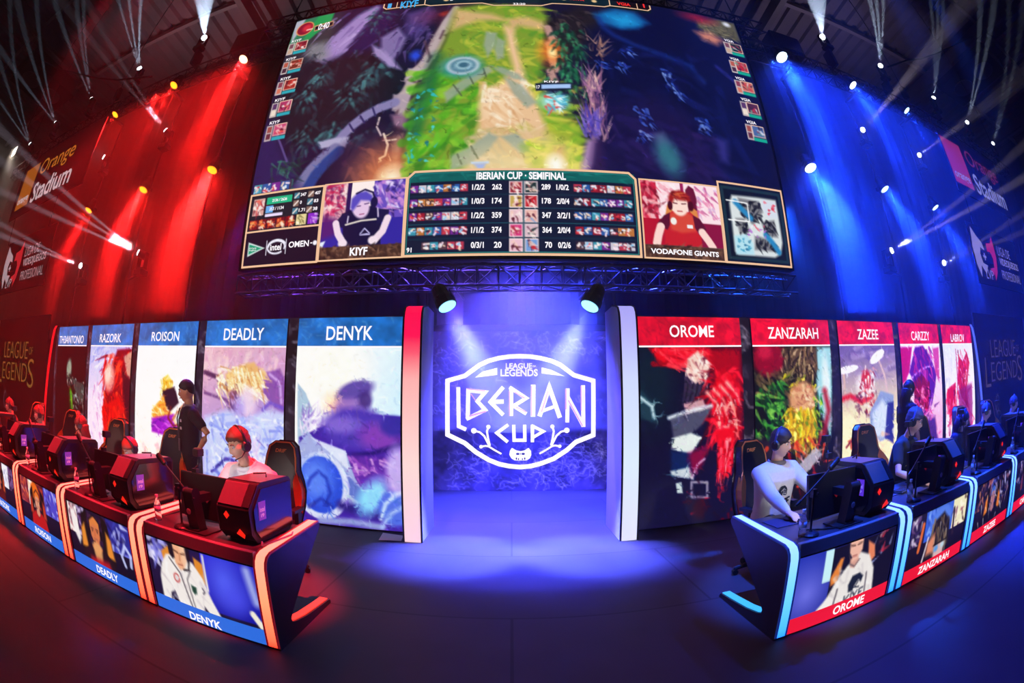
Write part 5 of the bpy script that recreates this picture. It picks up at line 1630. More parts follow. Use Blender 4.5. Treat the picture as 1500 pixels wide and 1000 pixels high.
for i, x in enumerate((-22.5, -14.0, -6.2, 6.4, 14.0, 22.5)):
    t = root('chain_hoist', (x, 7.55, 11.36), 'black chain hoist lifting the %s end ceiling truss, %s from the big screen' % ('red' if x < 0 else 'blue', ('third', 'second', 'first')[i] if x < 0 else ('first', 'second', 'third')[i - 3]), 'hoist', 'chain hoists on the trusses')
    MB().box((x - .13, 7.44, 11.85), (x + .13, 7.66, 12.35)).build('motor_body', BLACK, t, bevel=.03)
    MB().tube([(x, 7.55, 11.36), (x, 7.55, 11.86)], .025, 6).tube([(x, 7.55, 12.34), (x, 7.55, 22.45)], .02, 6).build('chain', STEEL, t)
for i, (x, lab) in enumerate(((-12.0, 'red'), (-9.1, 'red'), (-6.75, 'red'), (6.95, 'blue'), (9.4, 'blue'), (12.1, 'blue'))):
    t = root('drop_pipe', (x * 1.13, 8.25, 0), 'thin vertical pipe carrying stage lights at the %s end, %s from the big screen' % (lab, ('third', 'second', 'first', 'first', 'second', 'third')[i]), 'pipe', 'drop pipes for the %s stage lights' % lab)
    MB().tube([(x * 1.13, 8.25, .0), (x * 1.13, 8.25, 11.0)], .035, 8).build('pipe', STEEL, t)
    MB().box((x * 1.13 - .28, 8.0, 0), (x * 1.13 + .28, 8.5, .04)).build('foot_plate', BLACK, t)
    MB().box((x * 1.13 - .05, 7.6, 10.9), (x * 1.13 + .05, 8.29, 10.98)).build('top_clamp', STEEL, t)


PIPES = [x * 1.13 for x in (-12.0, -9.1, -6.75, 6.95, 9.4, 12.1)]


def near_pipe(x):
    return min(PIPES, key=lambda p: abs(p - x))


# ------------------------------------------------------------------ lamps
def aim_m(p, t):
    return (Vector(t) - Vector(p)).to_track_quat('Z', 'Y').to_matrix()


def par(p, t, lens, col, power, ang, label, group, r=.155, hang=(0, .3, .1), to_pipe=None, spill=.014):
    """A round LED wash light: housing, front lens with its ring, yoke, clamp; its light leaves through the lens."""
    p = Vector(p)
    M = aim_m(p, t)
    o = root('stage_light', p, label, 'stage light', group)
    MB().lathe([(r * .45, -.42), (r * .75, -.36), (r * .9, -.2), (r * 1.05, -.12), (r * 1.08, .02), (r * 1.0, .02)], p, 16, M).build('housing', BLACK, o, smooth=False)
    MB().lathe([(r * .2, .015), (r * .96, .015), (r * .90, .035), (r * .2, .045)], p, 20, M).build('lens', lens, o)
    h = p + Vector(hang)
    side = (M @ Vector((1, 0, 0))).normalized()
    y = MB()
    top = p + (h - p) * .75
    for s in (-1, 1):
        y.tube([p + side * s * r * 1.2 + M @ Vector((0, 0, -.12)), p + side * s * r * 1.25 + (top - p) * .6, top], .016, 6)
    y.build('yoke', BLACK, o)
    cl = MB().box(h - Vector((.05, .05, .05)), h + Vector((.05, .05, .05)))
    if to_pipe is not None:
        cl.tube([h, (to_pipe, 8.25, h.z)], .03, 6)
    cl.build('clamp', STEEL, o)
    d = (Vector(t) - p).normalized()
    lamp_spot('stage_light_beam', p + d * .07, t, col, power, ang, r * .7 * U, .8)
    if spill:
        lamp_spot('stage_light_spill', p + d * .09, t, col, power * spill, 165, r * .5 * U, 1.0)     # stray light round the lens
    return o


RED_L = glow('red_lamp_lens', (1.0, .30, .01), 3.0)
RED_H = glow('hot_red_lamp_lens', (1.0, .55, .28), 5.0)
BLU_L = glow('blue_lamp_lens', (.42, .72, 1.0), 4.0)
BLU_H = glow('hot_blue_lamp_lens', (.75, .9, 1.0), 6.0)
# the wash lamps hang behind the LED walls and point almost straight down, a little outward
for q, ln, pw, an, dx, rw, wh_ in (([(-7.072, 7.2, 10.705)], RED_H, 20000, 52, .25, 'upper', 'next to the big screen'), ([(-9.768, 7.2, 10.672)], RED_L, 11000, 40, .2, 'upper', 'in the middle'),
                                   ([(-12.759, 7.2, 10.564)], RED_L, 5500, 26, .2, 'upper', 'at the outer end'), ([(-7.378, 7.9, 7.546)], RED_L, 18000, 32, .05, 'lower', 'next to the big screen'),
                                   ([(-10.184, 7.9, 7.518)], RED_L, 12000, 28, .05, 'lower', 'in the middle'), ([(-13.295, 7.9, 7.453)], RED_L, 6500, 24, .1, 'lower', 'at the outer end')):
    par(q[0], (q[0][0] - dx * 5, q[0][1] - 1.5, q[0][2] - 5), ln, (1.0, .012, .012), pw, an, 'glowing red stage light, %s row, the one %s' % (rw, wh_), 'red stage lights', .155, (0, .32, .27) if rw == 'upper' else (0, .3, .1), None if rw == 'upper' else near_pipe(q[0][0]))
for q, ln, pw, an, dx, rw, wh_, r in (([(7.234, 7.2, 10.814)], BLU_H, 46000, 54, .2, 'upper', 'next to the big screen', .2), ([(10.006, 7.2, 10.719)], BLU_H, 26000, 46, .35, 'upper', 'in the middle', .16),
                                      ([(12.85, 7.2, 10.715)], BLU_L, 16000, 34, .35, 'upper', 'at the outer end', .155), ([(7.406, 7.9, 7.583)], BLU_H, 34000, 36, .1, 'lower', 'next to the big screen', .18),
                                      ([(10.491, 7.9, 7.563)], BLU_L, 18000, 30, .25, 'lower', 'in the middle', .16), ([(13.452, 7.9, 7.53)], BLU_L, 12000, 26, .25, 'lower', 'at the outer end', .155)):
    par(q[0], (q[0][0] + dx * 5, q[0][1] - 1.5, q[0][2] - 5), ln, (.008, .04, 1.0), pw, an, 'glowing blue stage light, %s row, the one %s' % (rw, wh_), 'blue stage lights', r, (0, .32, .27) if rw == 'upper' else (0, .3, .1), None if rw == 'upper' else near_pipe(q[0][0]))
CYL = glow('portal_spot_lens', (.28, .72, 1.0), 2.2)
par((-1.04, 7.1, 3.70), (1.0, 6.1, 0), CYL, (.09, .11, 1.0), 17000, 30, 'stage spotlight under the low truss, tilted inward over the portal, next to the rose column', 'portal spotlights', .16, (-.02, .32, .45), None, 0)
par((1.28, 7.1, 3.70), (-.75, 6.1, 0), CYL, (.09, .11, 1.0), 17000, 30, 'stage spotlight under the low truss, tilted inward over the portal, next to the icy column', 'portal spotlights', .16, (.02, .32, .45), None, 0)
# blue washes out of sight behind the big screen, raking over the LED walls onto the floor in front
lamp_spot('floor_wash_lamp', (-1.2, 8.9, 8.6), (-.9, 5.4, 0), (.14, .07, 1.0), 16000, 50, .1, .6)
lamp_spot('floor_wash_lamp', (1.6, 8.9, 8.6), (1.5, 5.6, 0), (.03, .05, 1.0), 20000, 50, .1, .6)
lamp_spot('floor_wash_lamp', (.3, 9.6, 6.5), (.35, 8.6, 0), (.05, .055, 1.0), 26000, 64, .1, .7)
lamp_spot('floor_wash_lamp', (6.3, 8.7, 7.5), (2.9, 5.2, 0), (.01, .08, 1.0), 26000, 40, .1, .6)
lamp_spot('floor_wash_lamp', (-6.0, 8.7, 7.5), (-2.3, 5.2, 0), (.20, .06, 1.0), 9000, 40, .1, .6)

BEAM = glow('beam_lens', (.86, .92, 1.0), 9.0)


def head(p, targets, power,  col, label, group, up=True, r=.115):
    """A small moving head: base, two-armed yoke, round head and lens; its prism splits the light into narrow beams."""
    p = Vector(p)
    t0 = sum((Vector(t) for t in targets), Vector()) / len(targets)
    M = aim_m(p, t0)
    o = root('moving_head_light', p, label, 'stage light', group)
    MB().lathe([(r * .5, -.34), (r * 1.05, -.30), (r * 1.15, -.12), (r * 1.02, .0), (r * .9, .0)], p, 14, M).build('head', BLACK, o)
    MB().lathe([(r * .2, .0), (r * .84, .0), (r * .78, .03), (r * .2, .04)], p, 16, M).build('lens', BEAM, o)
    c = p + M @ Vector((0, 0, -.18))
    y = MB()
    for s in (-1, 1):
        y.box((c.x + s * (r + .05) - .025, c.y - .06, c.z - .34), (c.x + s * (r + .05) + .025, c.y + .06, c.z + .06))
    y.box((c.x - r - .075, c.y - .07, c.z - .38), (c.x + r + .075, c.y + .07, c.z - .33))
    y.build('yoke', BLACK, o)
    bz = c.z - .38
    MB().box((c.x - .17, c.y - .15, bz - .16), (c.x + .17, c.y + .15, bz - .01)).build('base', BLACK, o, bevel=.02)
    if up:
        MB().box((c.x - .05, c.y - .05, min(11.3, bz - .2)), (c.x + .05, 7.45, bz - .15)).build('clamp', STEEL, o)
    else:
        MB().tube([(c.x, c.y, bz - .10), (near_pipe(c.x), 8.25, bz - .10)], .035, 6).build('clamp', STEEL, o)
    for t in targets:
        t = Vector(t)
        d = (t - p).normalized()
        lamp_spot('moving_head_beam', p + d * .06, p + d * 6, col, power * 22, 2.6, .02, .3)
    return o


CW = (.60, .74, 1.0)
hl = [([(-21.08, 7, 11.877)], [(-22.779, 4.4, 13.468), (-23.148, 4.4, 14.49), (-21.925, 4.4, 14.419)], 8000, 'fifth'), ([(-18.396, 7, 12.047)], [(-21.795, 4.4, 14.598), (-21.497, 4.4, 15.602), (-19.989, 4.4, 15.234)], 9000, 'fourth'), ([(-15.246, 7, 12.03)], [(-18.387, 4.4, 15.754), (-19.384, 4.4, 18.004), (-17.356, 4.4, 16.508)], 9500, 'third'),
      ([(-12.304, 7, 12.261)], [(-12.43, 4.4, 13.612), (-11.363, 4.4, 12.941), (-10.329, 4.4, 12.3)], 11000, 'second'), ([(-9.18, 7, 12.306)], [(-6.842, 4.4, 10.237), (-6.605, 4.4, 10.105), (-6.379, 4.4, 9.981)], 13000, 'first')]
for a, b, pw, k in hl:
    head(a[0], b, pw, CW, 'moving head beaming up from the red end truss, %s from the big screen' % k, 'beam lights on the truss above the red lamps')
hr = [([(9.439, 7, 12.412)], [(6.333, 4.4, 9.923), (6.556, 4.4, 10.044), (6.79, 4.4, 10.173)], 7500, 'first'), ([(12.208, 7, 12.294)], [(9.442, 4.4, 11.712), (9.894, 4.4, 11.985), (10.439, 4.4, 12.317)], 6500, 'second'), ([(15.61, 7, 12.176)], [(14.291, 4.4, 13.676), (14.397, 4.4, 13.383), (14.657, 4.4, 13.355)], 4500, 'third'),
      ([(18.411, 7, 12.015)], [(16.374, 4.4, 12.392), (16.526, 4.4, 12.139)], 4500, 'fourth'), ([(21.212, 7, 11.876)], [(19.764, 4.4, 12.918), (19.88, 4.4, 12.616)], 3000, 'fifth')]
for a, b, pw, k in hr:
    head(a[0], b, pw, CW, 'moving head beaming up from the blue end truss, %s from the big screen' % k, 'beam lights on the truss above the blue lamps')
PW = (.95, .80, 1.0)
LOWER = 1.0
for a, b, pw, up, lab in (([(-9.931, 7.8, 9.377)], [(-11.618, 6.2, 10.887), (-11.269, 6.2, 10.909)], 5000, 1, 'upper moving head among the red lamps, next to the big screen'), ([(-13.314, 7.8, 9.338)], [(-14.208, 6.2, 9.731), (-13.972, 6.2, 9.812)], 3000, 1, 'upper moving head among the red lamps, far from the big screen'),
                          ([(-9.484, 7.8, 5.521)], [(-11.61, 6, 6.141), (-11.22, 6, 6.338), (-11.014, 6, 6.527)], 17000, 0, 'lower moving head among the red lamps throwing a wide white fan'), ([(-12.707, 7.8, 5.503)], [(-12.709, 6.2, 5.56), (-12.384, 6.2, 5.36)], 6500, 0, 'lower moving head beside the league sign at the red end'),
                          ([(10.287, 7.8, 9.465)], [(9.482, 6.2, 8.981), (9.253, 6.2, 8.792)], 1540, 1, 'upper moving head among the blue lamps, next to the big screen'), ([(13.424, 7.8, 9.397)], [(12.239, 6.2, 8.733)], 1260, 1, 'upper moving head among the blue lamps, far from the big screen'),
                          ([(9.867, 7.8, 5.586)], [(10.111, 6, 5.893), (10.141, 6, 5.686), (10.528, 6, 5.839)], 4750, 0, 'lower moving head among the blue lamps throwing a white fan'), ([(12.88, 7.8, 5.561)], [(12.462, 6.2, 5.56), (12.522, 6.2, 5.411)], 1820, 0, 'lower moving head beside the league sign at the blue end')):
    head(a[0], b, pw * LOWER, PW, lab + ', with a white lens', 'beam lights on the drop pipes', False, .10)
# the warm work light hung from the roof at the far end
fp = Vector([(-25.11, 7.4, 12.905)][0])
fl = root('work_light', fp, 'warm white hall flood light far out beyond the beam lights at the red end', 'flood light')
MB().box((fp.x - .35, fp.y, fp.z - .3), (fp.x + .35, fp.y + .4, fp.z + .3)).build('housing', BLACK, fl)
MB().box((fp.x - .28, fp.y - .03, fp.z - .22), (fp.x + .28, fp.y - .005, fp.z + .22)).build('lens', glow('flood_lens', (1.0, .86, .72), 5.0), fl)
MB().tube([(fp.x, fp.y + .2, fp.z + .3), (fp.x, fp.y + .2, 22.45)], .03, 6).build('drop_rod', STEEL, fl)
lamp_spot('work_light_glow', fp - Vector((0, .06, 0)), fp + Vector((1.5, -3, -4)), (1, .82, .66), 500, 120, .2, .8)

# black dressing boxes high on the truss, slack cables, roof fans
for x, s, lab in ((-7.4, .5, 'black speaker box on the truss beside the screen corner at the red end'), (7.9, .5, 'black speaker box on the truss beside the screen corner at the blue end')):
    t = root('speaker_box', (x, 7.6, 11.36), lab, 'speaker')
    MB().box((x - .55, 7.3, 11.37), (x + .55, 7.9, 12.15)).build('cabinet', BLACK, t, bevel=.03)
    MB().box((x - .48, 7.28, 11.45), (x + .48, 7.30, 12.08)).build('grille', DARK, t)
for P_, lab in (([(-31.755, 6, 23.194), (-24.852, 6, 18.068), (-19.966, 6, 15.13), (-16.523, 6, 13.255), (-13.741, 6, 11.78), (-11.686, 6, 10.812), (-9.512, 6, 10.047)], 'slack black cable sagging under the roof above the red end'), ([(34.777, 6, 26.304), (27.473, 6, 21.313), (20.583, 6, 16.829), (16.596, 6, 14.283), (14.297, 6, 12.877), (12.841, 6, 12.127), (10.881, 6, 10.949)], 'slack black cable sagging under the roof above the blue end')):
    o = MB().tube([(p[0], p[1], p[2]) for p in P_], .035, 6).build('power_cable', DARK)
    tag(o, lab, 'cable')
for x, y, lab in ((-32.6, 9.2, 'dark roof ventilator box with two round fans above the red end'), (31.2, 9.2, 'dark roof ventilator box with two round fans above the blue end')):
    t = root('roof_ventilator', (x, y, 22.4), lab, 'ventilator')
    MB().box((x - 2, y - 3, 21.3), (x + 2, y + 3, 22.4)).build('box', mat('ventilator_box', '#1c1a20', .6), t)
    for dy in (-1.35, 1.35):
        ring = MB().lathe([(.86, -.06), (1.02, -.06), (1.02, .02), (.86, .02)], (x, y + dy, 21.28), 24)
        ring.build('fan_ring', mat('fan_ring', '#6a6a70', .5), t)


# ------------------------------------------------------------------ smoke, thickest behind the screen line, kept to boxes round the beams
def smoke(lo, hi, density, label):
    nm = 'stage_smoke_%g' % density
    m = bpy.data.materials.get(nm) or bpy.data.materials.new(nm)
    m.use_nodes = True
    nt = m.node_tree
    nt.nodes.clear()
    o_ = nt.nodes.new('ShaderNodeOutputMaterial')
    v_ = nt.nodes.new('ShaderNodeVolumeScatter')
    v_.inputs['Density'].default_value = density
    v_.inputs['Anisotropy'].default_value = .35
    nt.links.new(v_.outputs['Volume'], o_.inputs['Volume'])
    tag(MB().box(lo, hi).build('smoke', m), label, 'smoke', None, 'stuff')


smoke((-26, 7.12, 3.8), (-5.75, 10.8, 13.5), .13, 'stage smoke hanging behind the blue headed banners in the red lamp beams')
smoke((6.0, 7.12, 3.8), (26, 10.8, 13.5), .11, 'stage smoke hanging behind the red headed banners in the blue lamp beams')
smoke((-1.30, 6.35, 1.7), (1.60, 8.6, 4.3), .10, 'stage smoke in the top of the portal under the two spotlights')

# ------------------------------------------------------------------ player desks
YF = 2.86                                   # front face of the desk row
DH = .86
# side cheek, seen from its end (y, z): upright front, sloping back edge, foot that sweeps out behind
CHEEK = [(2.86, 0), (2.86, .76), (2.875, .80), (2.90, .83), (2.95, .85), (3.90, .905), (3.93, .895), (3.93, .86), (3.17, .235), (3.14, .20), (3.15, .165), (3.22, .14), (3.45, .10), (3.75, .07), (3.99, .05), (4.02, .03), (4.02, 0)]
EDGE = [(2.858, .03), (2.858, .40), (2.858, .75), (2.868, .795), (2.895, .832), (2.95, .853), (3.40, .880), (3.905, .908)]
FOOT = [(3.155, .168), (3.22, .143), (3.45, .103), (3.75, .073), (3.985, .053)]
DESK = mat('desk_dark_laminate', '#1a1822', .38, grain=.1)
RAIL = mat('desk_grey_rail', '#8f8a92', .45, .1, grain=.1)
TOP = mat('desk_top_laminate', '#3a363e', .35, grain=.12)


def diffuser(name, stops, es):
    return ramp_glow(name, stops, es)


STRIP_L = diffuser('desk_strip_salmon', [(0, '#ff2010'), (.10, '#ff4c32'), (.45, '#ff6848'), (.80, '#ff705a'), (.92, '#ff6c5c')], 3.0)
STRIP_R = diffuser('desk_strip_cyan', [(0, '#1060e0'), (.10, '#2c78e4'), (.45, '#4688e4'), (.80, '#6690e6'), (.92, '#7094e8')], 3.0)
FOOT_L = glow('foot_strip_red', '#ff3020', 2.2)
FOOT_R = glow('foot_strip_cyan', '#2c8cd0', 2.2)
EDGE_L = mat('strip_edge_red', '#5c1020', .35, em=(.32, .01, .02), es=.5)
EDGE_R = mat('strip_edge_blue', '#10245c', .35, em=(.01, .04, .32), es=.5)


def desk(x0, side, label):
    """One player's desk, 1.56 wide from cheek to cheek, x0 its lower-x end."""
    st, ft, ed = (STRIP_L, FOOT_L, EDGE_L) if side == 'L' else (STRIP_R, FOOT_R, EDGE_R)
    t = root('player_desk', (x0 + .78, 3.4, 0), label, 'desk', 'desks with %s light strips' % ('salmon' if side == 'L' else 'cyan'))
    for a in (x0 + .005, x0 + 1.435):
        ck = MB().prism(CHEEK, 'X', a, a + .12).build('side_panel', DESK, t)
        MB().strip(EDGE, a + .018, a + .102, .012).build('light_strip', st, ck)
        e = MB().strip(EDGE, a - .001, a + .018, .014).strip(EDGE, a + .102, a + .121, .014)
        e.build('strip_edge', ed, ck)
        MB().strip(FOOT, a + .018, a + .102, .010).build('foot_strip', ft, ck)
    MB().box((x0 + .125, YF + .005, .745), (x0 + 1.435, YF + .06, .865)).build('front_rail', RAIL, t, bevel=.008)
    MB().box((x0 + .125, YF + .06, .82), (x0 + 1.435, 3.86, .862)).build('desk_top', TOP, t)
    MB().box((x0 + .125, YF + .03, .0), (x0 + 1.435, YF + .09, .74)).box((x0 + .125, YF + .09, .05), (x0 + 1.435, 3.12, .12)).build('front_board', DESK, t)
    MB().box((x0 + .13, YF + .012, .012), (x0 + 1.43, YF + .03, .744)).build('display_bezel', DARK, t)
    return t


def display(t, x0, paint, side, name, rect=None):
    """The video panel in the desk front: camera picture with the name bar under it."""
    pn = Panel((x0 + .14, YF + .012, .735), (x0 + 1.42, YF + .012, .735), (x0 + .14, YF + .012, .02))
    cv = Canvas(1.28, .715, 74, '#181420')
    paint(cv)
    cv.build('camera_picture', pn, t, 0, 0, .003)
    c = '#2f6ee0' if side == 'L' else '#f01838'
    bar_ = flat(MB(), pn, [(0, .565), (1.28, .565), (1.28, .715), (0, .715)], .007).build('name_bar', glow('name_bar_' + side, c, 1.0), t)
    if rect is None:
        w = .085 * len(name)
        rect = (.64 - w / 2, .60, .64 + w / 2, .685)
    write(MB(), pn, name, *rect, .011, .026).build('lettering', WHITE_LED, bar_)


def room(cv, cols, seed):
    """A blurred backdrop of lit banners behind the seated player."""
    for i, (x0, x1, base, ds) in enumerate(cols):
        cv.rect(x0, 0, x1, .42, base)
        cv.dabs(x0 + .02, 0, x1 - .04, .36, ds, 26, .10, .045, .9, .8, .85)
    cv.grad(0, .36, 1.28, .715, '#1c1430', '#0e0a1c', (0, .36), (0, .7))


def bust(cv, x, y, s, skin, hair, top, shade, tilt=0.0, chair='#e07a2c', logo=None, cap=None, lean=0.0):
    """A seated player seen from the desk camera: chair wings, shoulders, head, hair and headset."""
    q = lambda a, b: (x + s * (a + lean * (1 - b)), y + s * b)
    cv.poly([q(-.42, -.25), q(-.24, -.38), q(-.2, .5), q(-.52, .4)], '#1c1418')
    cv.poly([q(.24, -.38), q(.42, -.25), q(.52, .4), q(.2, .5)], '#1c1418')
    cv.poly([q(-.46, -.02), q(-.34, -.12), q(-.3, .3), q(-.5, .3)], chair, 1, .02)
    cv.poly([q(.34, -.12), q(.46, -.02), q(.5, .3), q(.3, .3)], chair, 1, .02)
    cv.poly([q(-.50, .62), q(-.44, .34), q(-.20, .20), q(.20, .20), q(.44, .34), q(.52, .62), q(.66, 1.2), q(-.66, 1.2)], top, 1, .012)
    cv.poly([q(-.30, .5), q(-.24, .6), q(-.3, 1.2), q(-.40, 1.2)], shade, .8, .02)
    cv.poly([q(.28, .5), q(.24, .7), q(.34, 1.2), q(.40, 1.2)], shade, .8, .02)
    cv.line([q(-.14, .22), q(0, .34), q(.14, .22)], .02 * s * 2, shade, .9)
    cv.poly([q(-.09, .05), q(.09, .05), q(.11, .26), q(0, .32), q(-.11, .26)], skin, .95)
    c = q(0, -.06)
    cv.ell([c], .155 * s, .205 * s, skin, 1, .10, tilt)
    for a in (-.075, .075):
        cv.line([q(a - .035, -.09), q(a + .035, -.09)], .018 * s, hair, .9)
        cv.ell([q(a, -.05)], .022 * s, .014 * s, '#3a2424', .9, .4)
    cv.line([q(0, -.06), q(-.012, .02)], .022 * s, shade, .5)
    cv.line([q(-.05, .075), q(.05, .075)], .02 * s, '#a05850', .9)
    cv.poly([q(-.17, -.04), q(-.165, -.2), q(-.08, -.29), q(.08, -.29), q(.165, -.2), q(.17, -.04), q(.125, -.13), q(-.02, -.17), q(-.12, -.12)], cap or hair, 1, .012)
    cv.line([q(-.175, -.05), q(-.16, -.22), q(0, -.32), q(.16, -.22), q(.175, -.05)], .035 * s, '#15131c', .95)
    for a in (-.18, .18):
        cv.ell([q(a, -.02)], .045 * s, .085 * s, '#15131c', 1, .12)
    cv.line([q(-.17, .05), q(-.1, .13), q(-.03, .12)], .018 * s, '#15131c', .9)


def cam_denyk(cv):
    cv.grad(0, 0, 1.28, .715, '#23184a', '#141030', (0, 0), (0, .7))
    cv.dabs(0, 0, .22, .2, ['#e8e4ff', '#6a6ad8', '#a8a4f0'], 30, .14, .05, .8, .6, .9)
    cv.grad(.74, 0, 1.28, .5, '#2a2ad0', '#18189c', (.8, 0), (1.1, .5))
    cv.ell([(.95, .22)], .16, .20, '#5a6cff', .8, .8)
    cv.ell([(1.05, .34)], .14, .12, '#4c50f0', .7, .8)
    cv.line([(1.20, .05), (1.26, .32)], .08, '#b8c4f4', .8, .03)
    cv.line([(1.2, .44), (1.27, .54)], .06, '#f0ead8', 1)
    cv.poly([(.20, .10), (.30, .03), (.36, .25), (.22, .22)], '#e08a30')
    cv.poly([(.62, .06), (.72, .10), (.73, .30), (.63, .24)], '#e08a30')
    cv.line([(.735, .02), (.74, .34)], .022, '#f4ece0', 1)
    cv.poly([(.12, .60), (.13, .36), (.18, .22), (.26, .12), (.40, .08), (.60, .12), (.70, .24), (.76, .42), (.86, .62), (.78, .66), (.66, .52), (.62, .64), (.36, .64), (.30, .46), (.24, .50), (.22, .62)], '#f2ebe6', 1, .010)
    cv.dabs(.16, .2, .74, .58, ['#ffffff', '#d8cfd4', '#f8f4f0', '#c8bcc4'], 34, .16, .03, 1.2, .4, .5)
    cv.line([(.30, .14), (.42, .26), (.52, .64)], .012, '#2a2230', 1)
    cv.line([(.56, .20), (.50, .3), (.54, .6)], .010, '#2a2230', .9)
    q = [(.36 + .034 * math.cos(t), .32 + .04 * math.sin(t)) for t in np.linspace(0, 5.6, 14)]
    cv.line(q, .014, '#c03030', 1)
    cv.poly([(.535, .34), (.60, .35), (.595, .41), (.565, .43), (.54, .40)], '#1c4438')
    cv.line([(.675, .34), (.695, .37), (.675, .39)], .012, '#2a2440', 1)
    cv.poly([(.36, -.02), (.52, -.02), (.53, .12), (.48, .21), (.43, .225), (.38, .17), (.36, .08)], '#f0b088', 1, .012)
    cv.poly([(.45, -.02), (.53, -.02), (.53, .12), (.49, .2), (.47, .1)], '#f6c8a4', .8, .02)
    cv.line([(.38, .05), (.43, .065)], .014, '#5c3424', 1)
    cv.line([(.465, .07), (.515, .06)], .014, '#5c3424', 1)
    cv.line([(.45, .07), (.443, .135)], .012, '#c07850', .9)
    cv.line([(.42, .175), (.47, .172)], .012, '#a85848', 1)
    cv.poly([(.30, -.02), (.365, -.02), (.38, .12), (.35, .14), (.31, .10)], '#1c1422')
    cv.poly([(.525, -.02), (.58, -.02), (.585, .10), (.54, .13)], '#1c1422')
    cv.line([(.56, .12), (.54, .2), (.48, .215)], .02, '#14101c', 1)


def cam_orome(cv):
    cv.grad(0, 0, 1.28, .715, '#2030b0', '#14187c', (0, 0), (.4, .7))
    cv.ell([(.14, .36)], .22, .22, '#8a8cff', .7, .9)
    cv.rect(.30, 0, .40, .30, '#c8f0f8')
    cv.rect(.40, 0, 1.28, .715, '#16122c')
    cv.dabs(.9, 0, 1.24, .3, ['#c83048', '#8a90c8', '#f0a0a8', '#5c2440'], 12, .12, .03, -.8, .4, .9)
    cv.poly([(.40, .28), (.50, .12), (.54, .12), (.50, .34), (.42, .36)], '#e88438', 1, .012)
    cv.poly([(.86, .04), (.96, .10), (.99, .22), (.90, .28)], '#e8845c', 1, .012)
    cv.poly([(.34, .72), (.38, .50), (.48, .34), (.60, .22), (.76, .12), (.90, .18), (1.0, .34), (1.06, .72)], '#ece6e2', 1, .012)
    cv.poly([(.22, .72), (.30, .56), (.42, .46), (.52, .5), (.46, .72)], '#f2ece8', 1, .012)
    cv.dabs(.4, .2, 1.0, .6, ['#ffffff', '#cfc6c8', '#bfb6bc', '#f6f2ee'], 36, .16, .03, 1.2, .5, .5)
    cv.line([(.52, .42), (.50, .6), (.52, .7)], .02, '#3a3040', .8)
    cv.line([(.90, .36), (.92, .56)], .02, '#4a4050', .8)
    cv.poly([(.62, .10), (.70, .10), (.76, .20), (.70, .26), (.64, .24)], '#d8a090', 1, .01)
    cv.poly([(.60, -.02), (.78, -.02), (.78, .10), (.72, .18), (.66, .19), (.61, .12)], '#f0b8a4', 1, .012)
    cv.line([(.62, .03), (.67, .04)], .014, '#4a2c28', 1)
    cv.line([(.71, .04), (.76, .03)], .014, '#4a2c28', 1)
    cv.line([(.66, .14), (.71, .14)], .012, '#984848', 1)
    cv.line([(.56, -.02), (.60, .10), (.64, .15)], .02, '#1c1830', 1)
    cv.line([(.62, .20), (.70, .245), (.76, .19)], .014, '#5a4c58', .9)
    cv.poly([(.66, .42), (.70, .34), (.80, .33), (.86, .38), (.84, .44), (.80, .40), (.76, .44), (.74, .50), (.68, .50)], '#1c2238')
    cv.line([(.80, .42), (.76, .47), (.82, .48)], .014, '#1c2238', 1)
    for i, p in enumerate(([(.64, .62), (.64, .53)], [(.70, .53), (.645, .58), (.70, .61)], [(.73, .60), (.73, .52)], [(.75, .52), (.78, .555), (.81, .515)], [(.78, .555), (.78, .60)], [(.84, .59), (.84, .51), (.885, .505)], [(.84, .55), (.875, .545)])):
        cv.line(p, .016, '#1c2238', 1)


def cam_zanzarah(cv):
    room(cv, [(0, .3, '#241c3c', ['#e0d0e8', '#6a4880', '#382860']), (.3, .92, '#3a60d8', ['#6a90f8', '#2840a8', '#88b0ff']), (.92, 1.28, '#f0e8c0', ['#3c2028', '#a85060', '#fff8e0', '#7c3c60'])], 1)
    cv.line([(.26, .12), (.22, .4)], .05, '#e06a38', 1)
    cv.ell([(.66, .16)], .24, .16, '#5880e8', 1, .2)
    cv.poly([(.38, .56), (.42, .34), (.52, .14), (.70, .08), (.86, .2), (.90, .42), (.84, .58)], '#241c28', 1, .02)
    cv.dabs(.46, .12, .84, .46, ['#4a3c38', '#8a7058', '#1c1620', '#c8b8a0'], 46, .2, .03, 1.4, .25, .8)
    cv.poly([(.40, .36), (.54, .28), (.56, .5), (.40, .5)], '#e08a6a', 1, .03)
    cv.poly([(.56, .44), (.78, .42), (.80, .60), (.58, .60)], '#d8b4b4', 1, .02)
    cv.ell([(.62, .48)], .045, .035, '#4898e8', .9, .5)
    cv.ell([(.76, .47)], .045, .035, '#b8d8e8', .9, .5)
    cv.line([(.55, .43), (.84, .42)], .02, '#16121c', 1)
    cv.line([(.40, .3), (.34, .55)], .03, '#e8d8e0', .9)
    cv.line([(.95, .1), (.98, .4)], .04, '#302038', 1)


def cam_zazee(cv):
    room(cv, [(0, .4, '#14102c', ['#7c4858', '#c87858', '#2c2048']), (.4, .8, '#1c1c54', ['#c05a50', '#6068d8', '#d898a8']), (.8, 1.28, '#120e2a', ['#a07088', '#b8b0e8', '#342458'])], 2)
    bust(cv, .62, .26, .56, '#b07880', '#3850b0', '#141024', '#2c2448', cap='#3c60c8')
    cv.dabs(.1, .05, 1.2, .5, ['#d8c0d8', '#f0e8f4', '#a05060'], 26, .12, .02, 1.3, .5, .8)


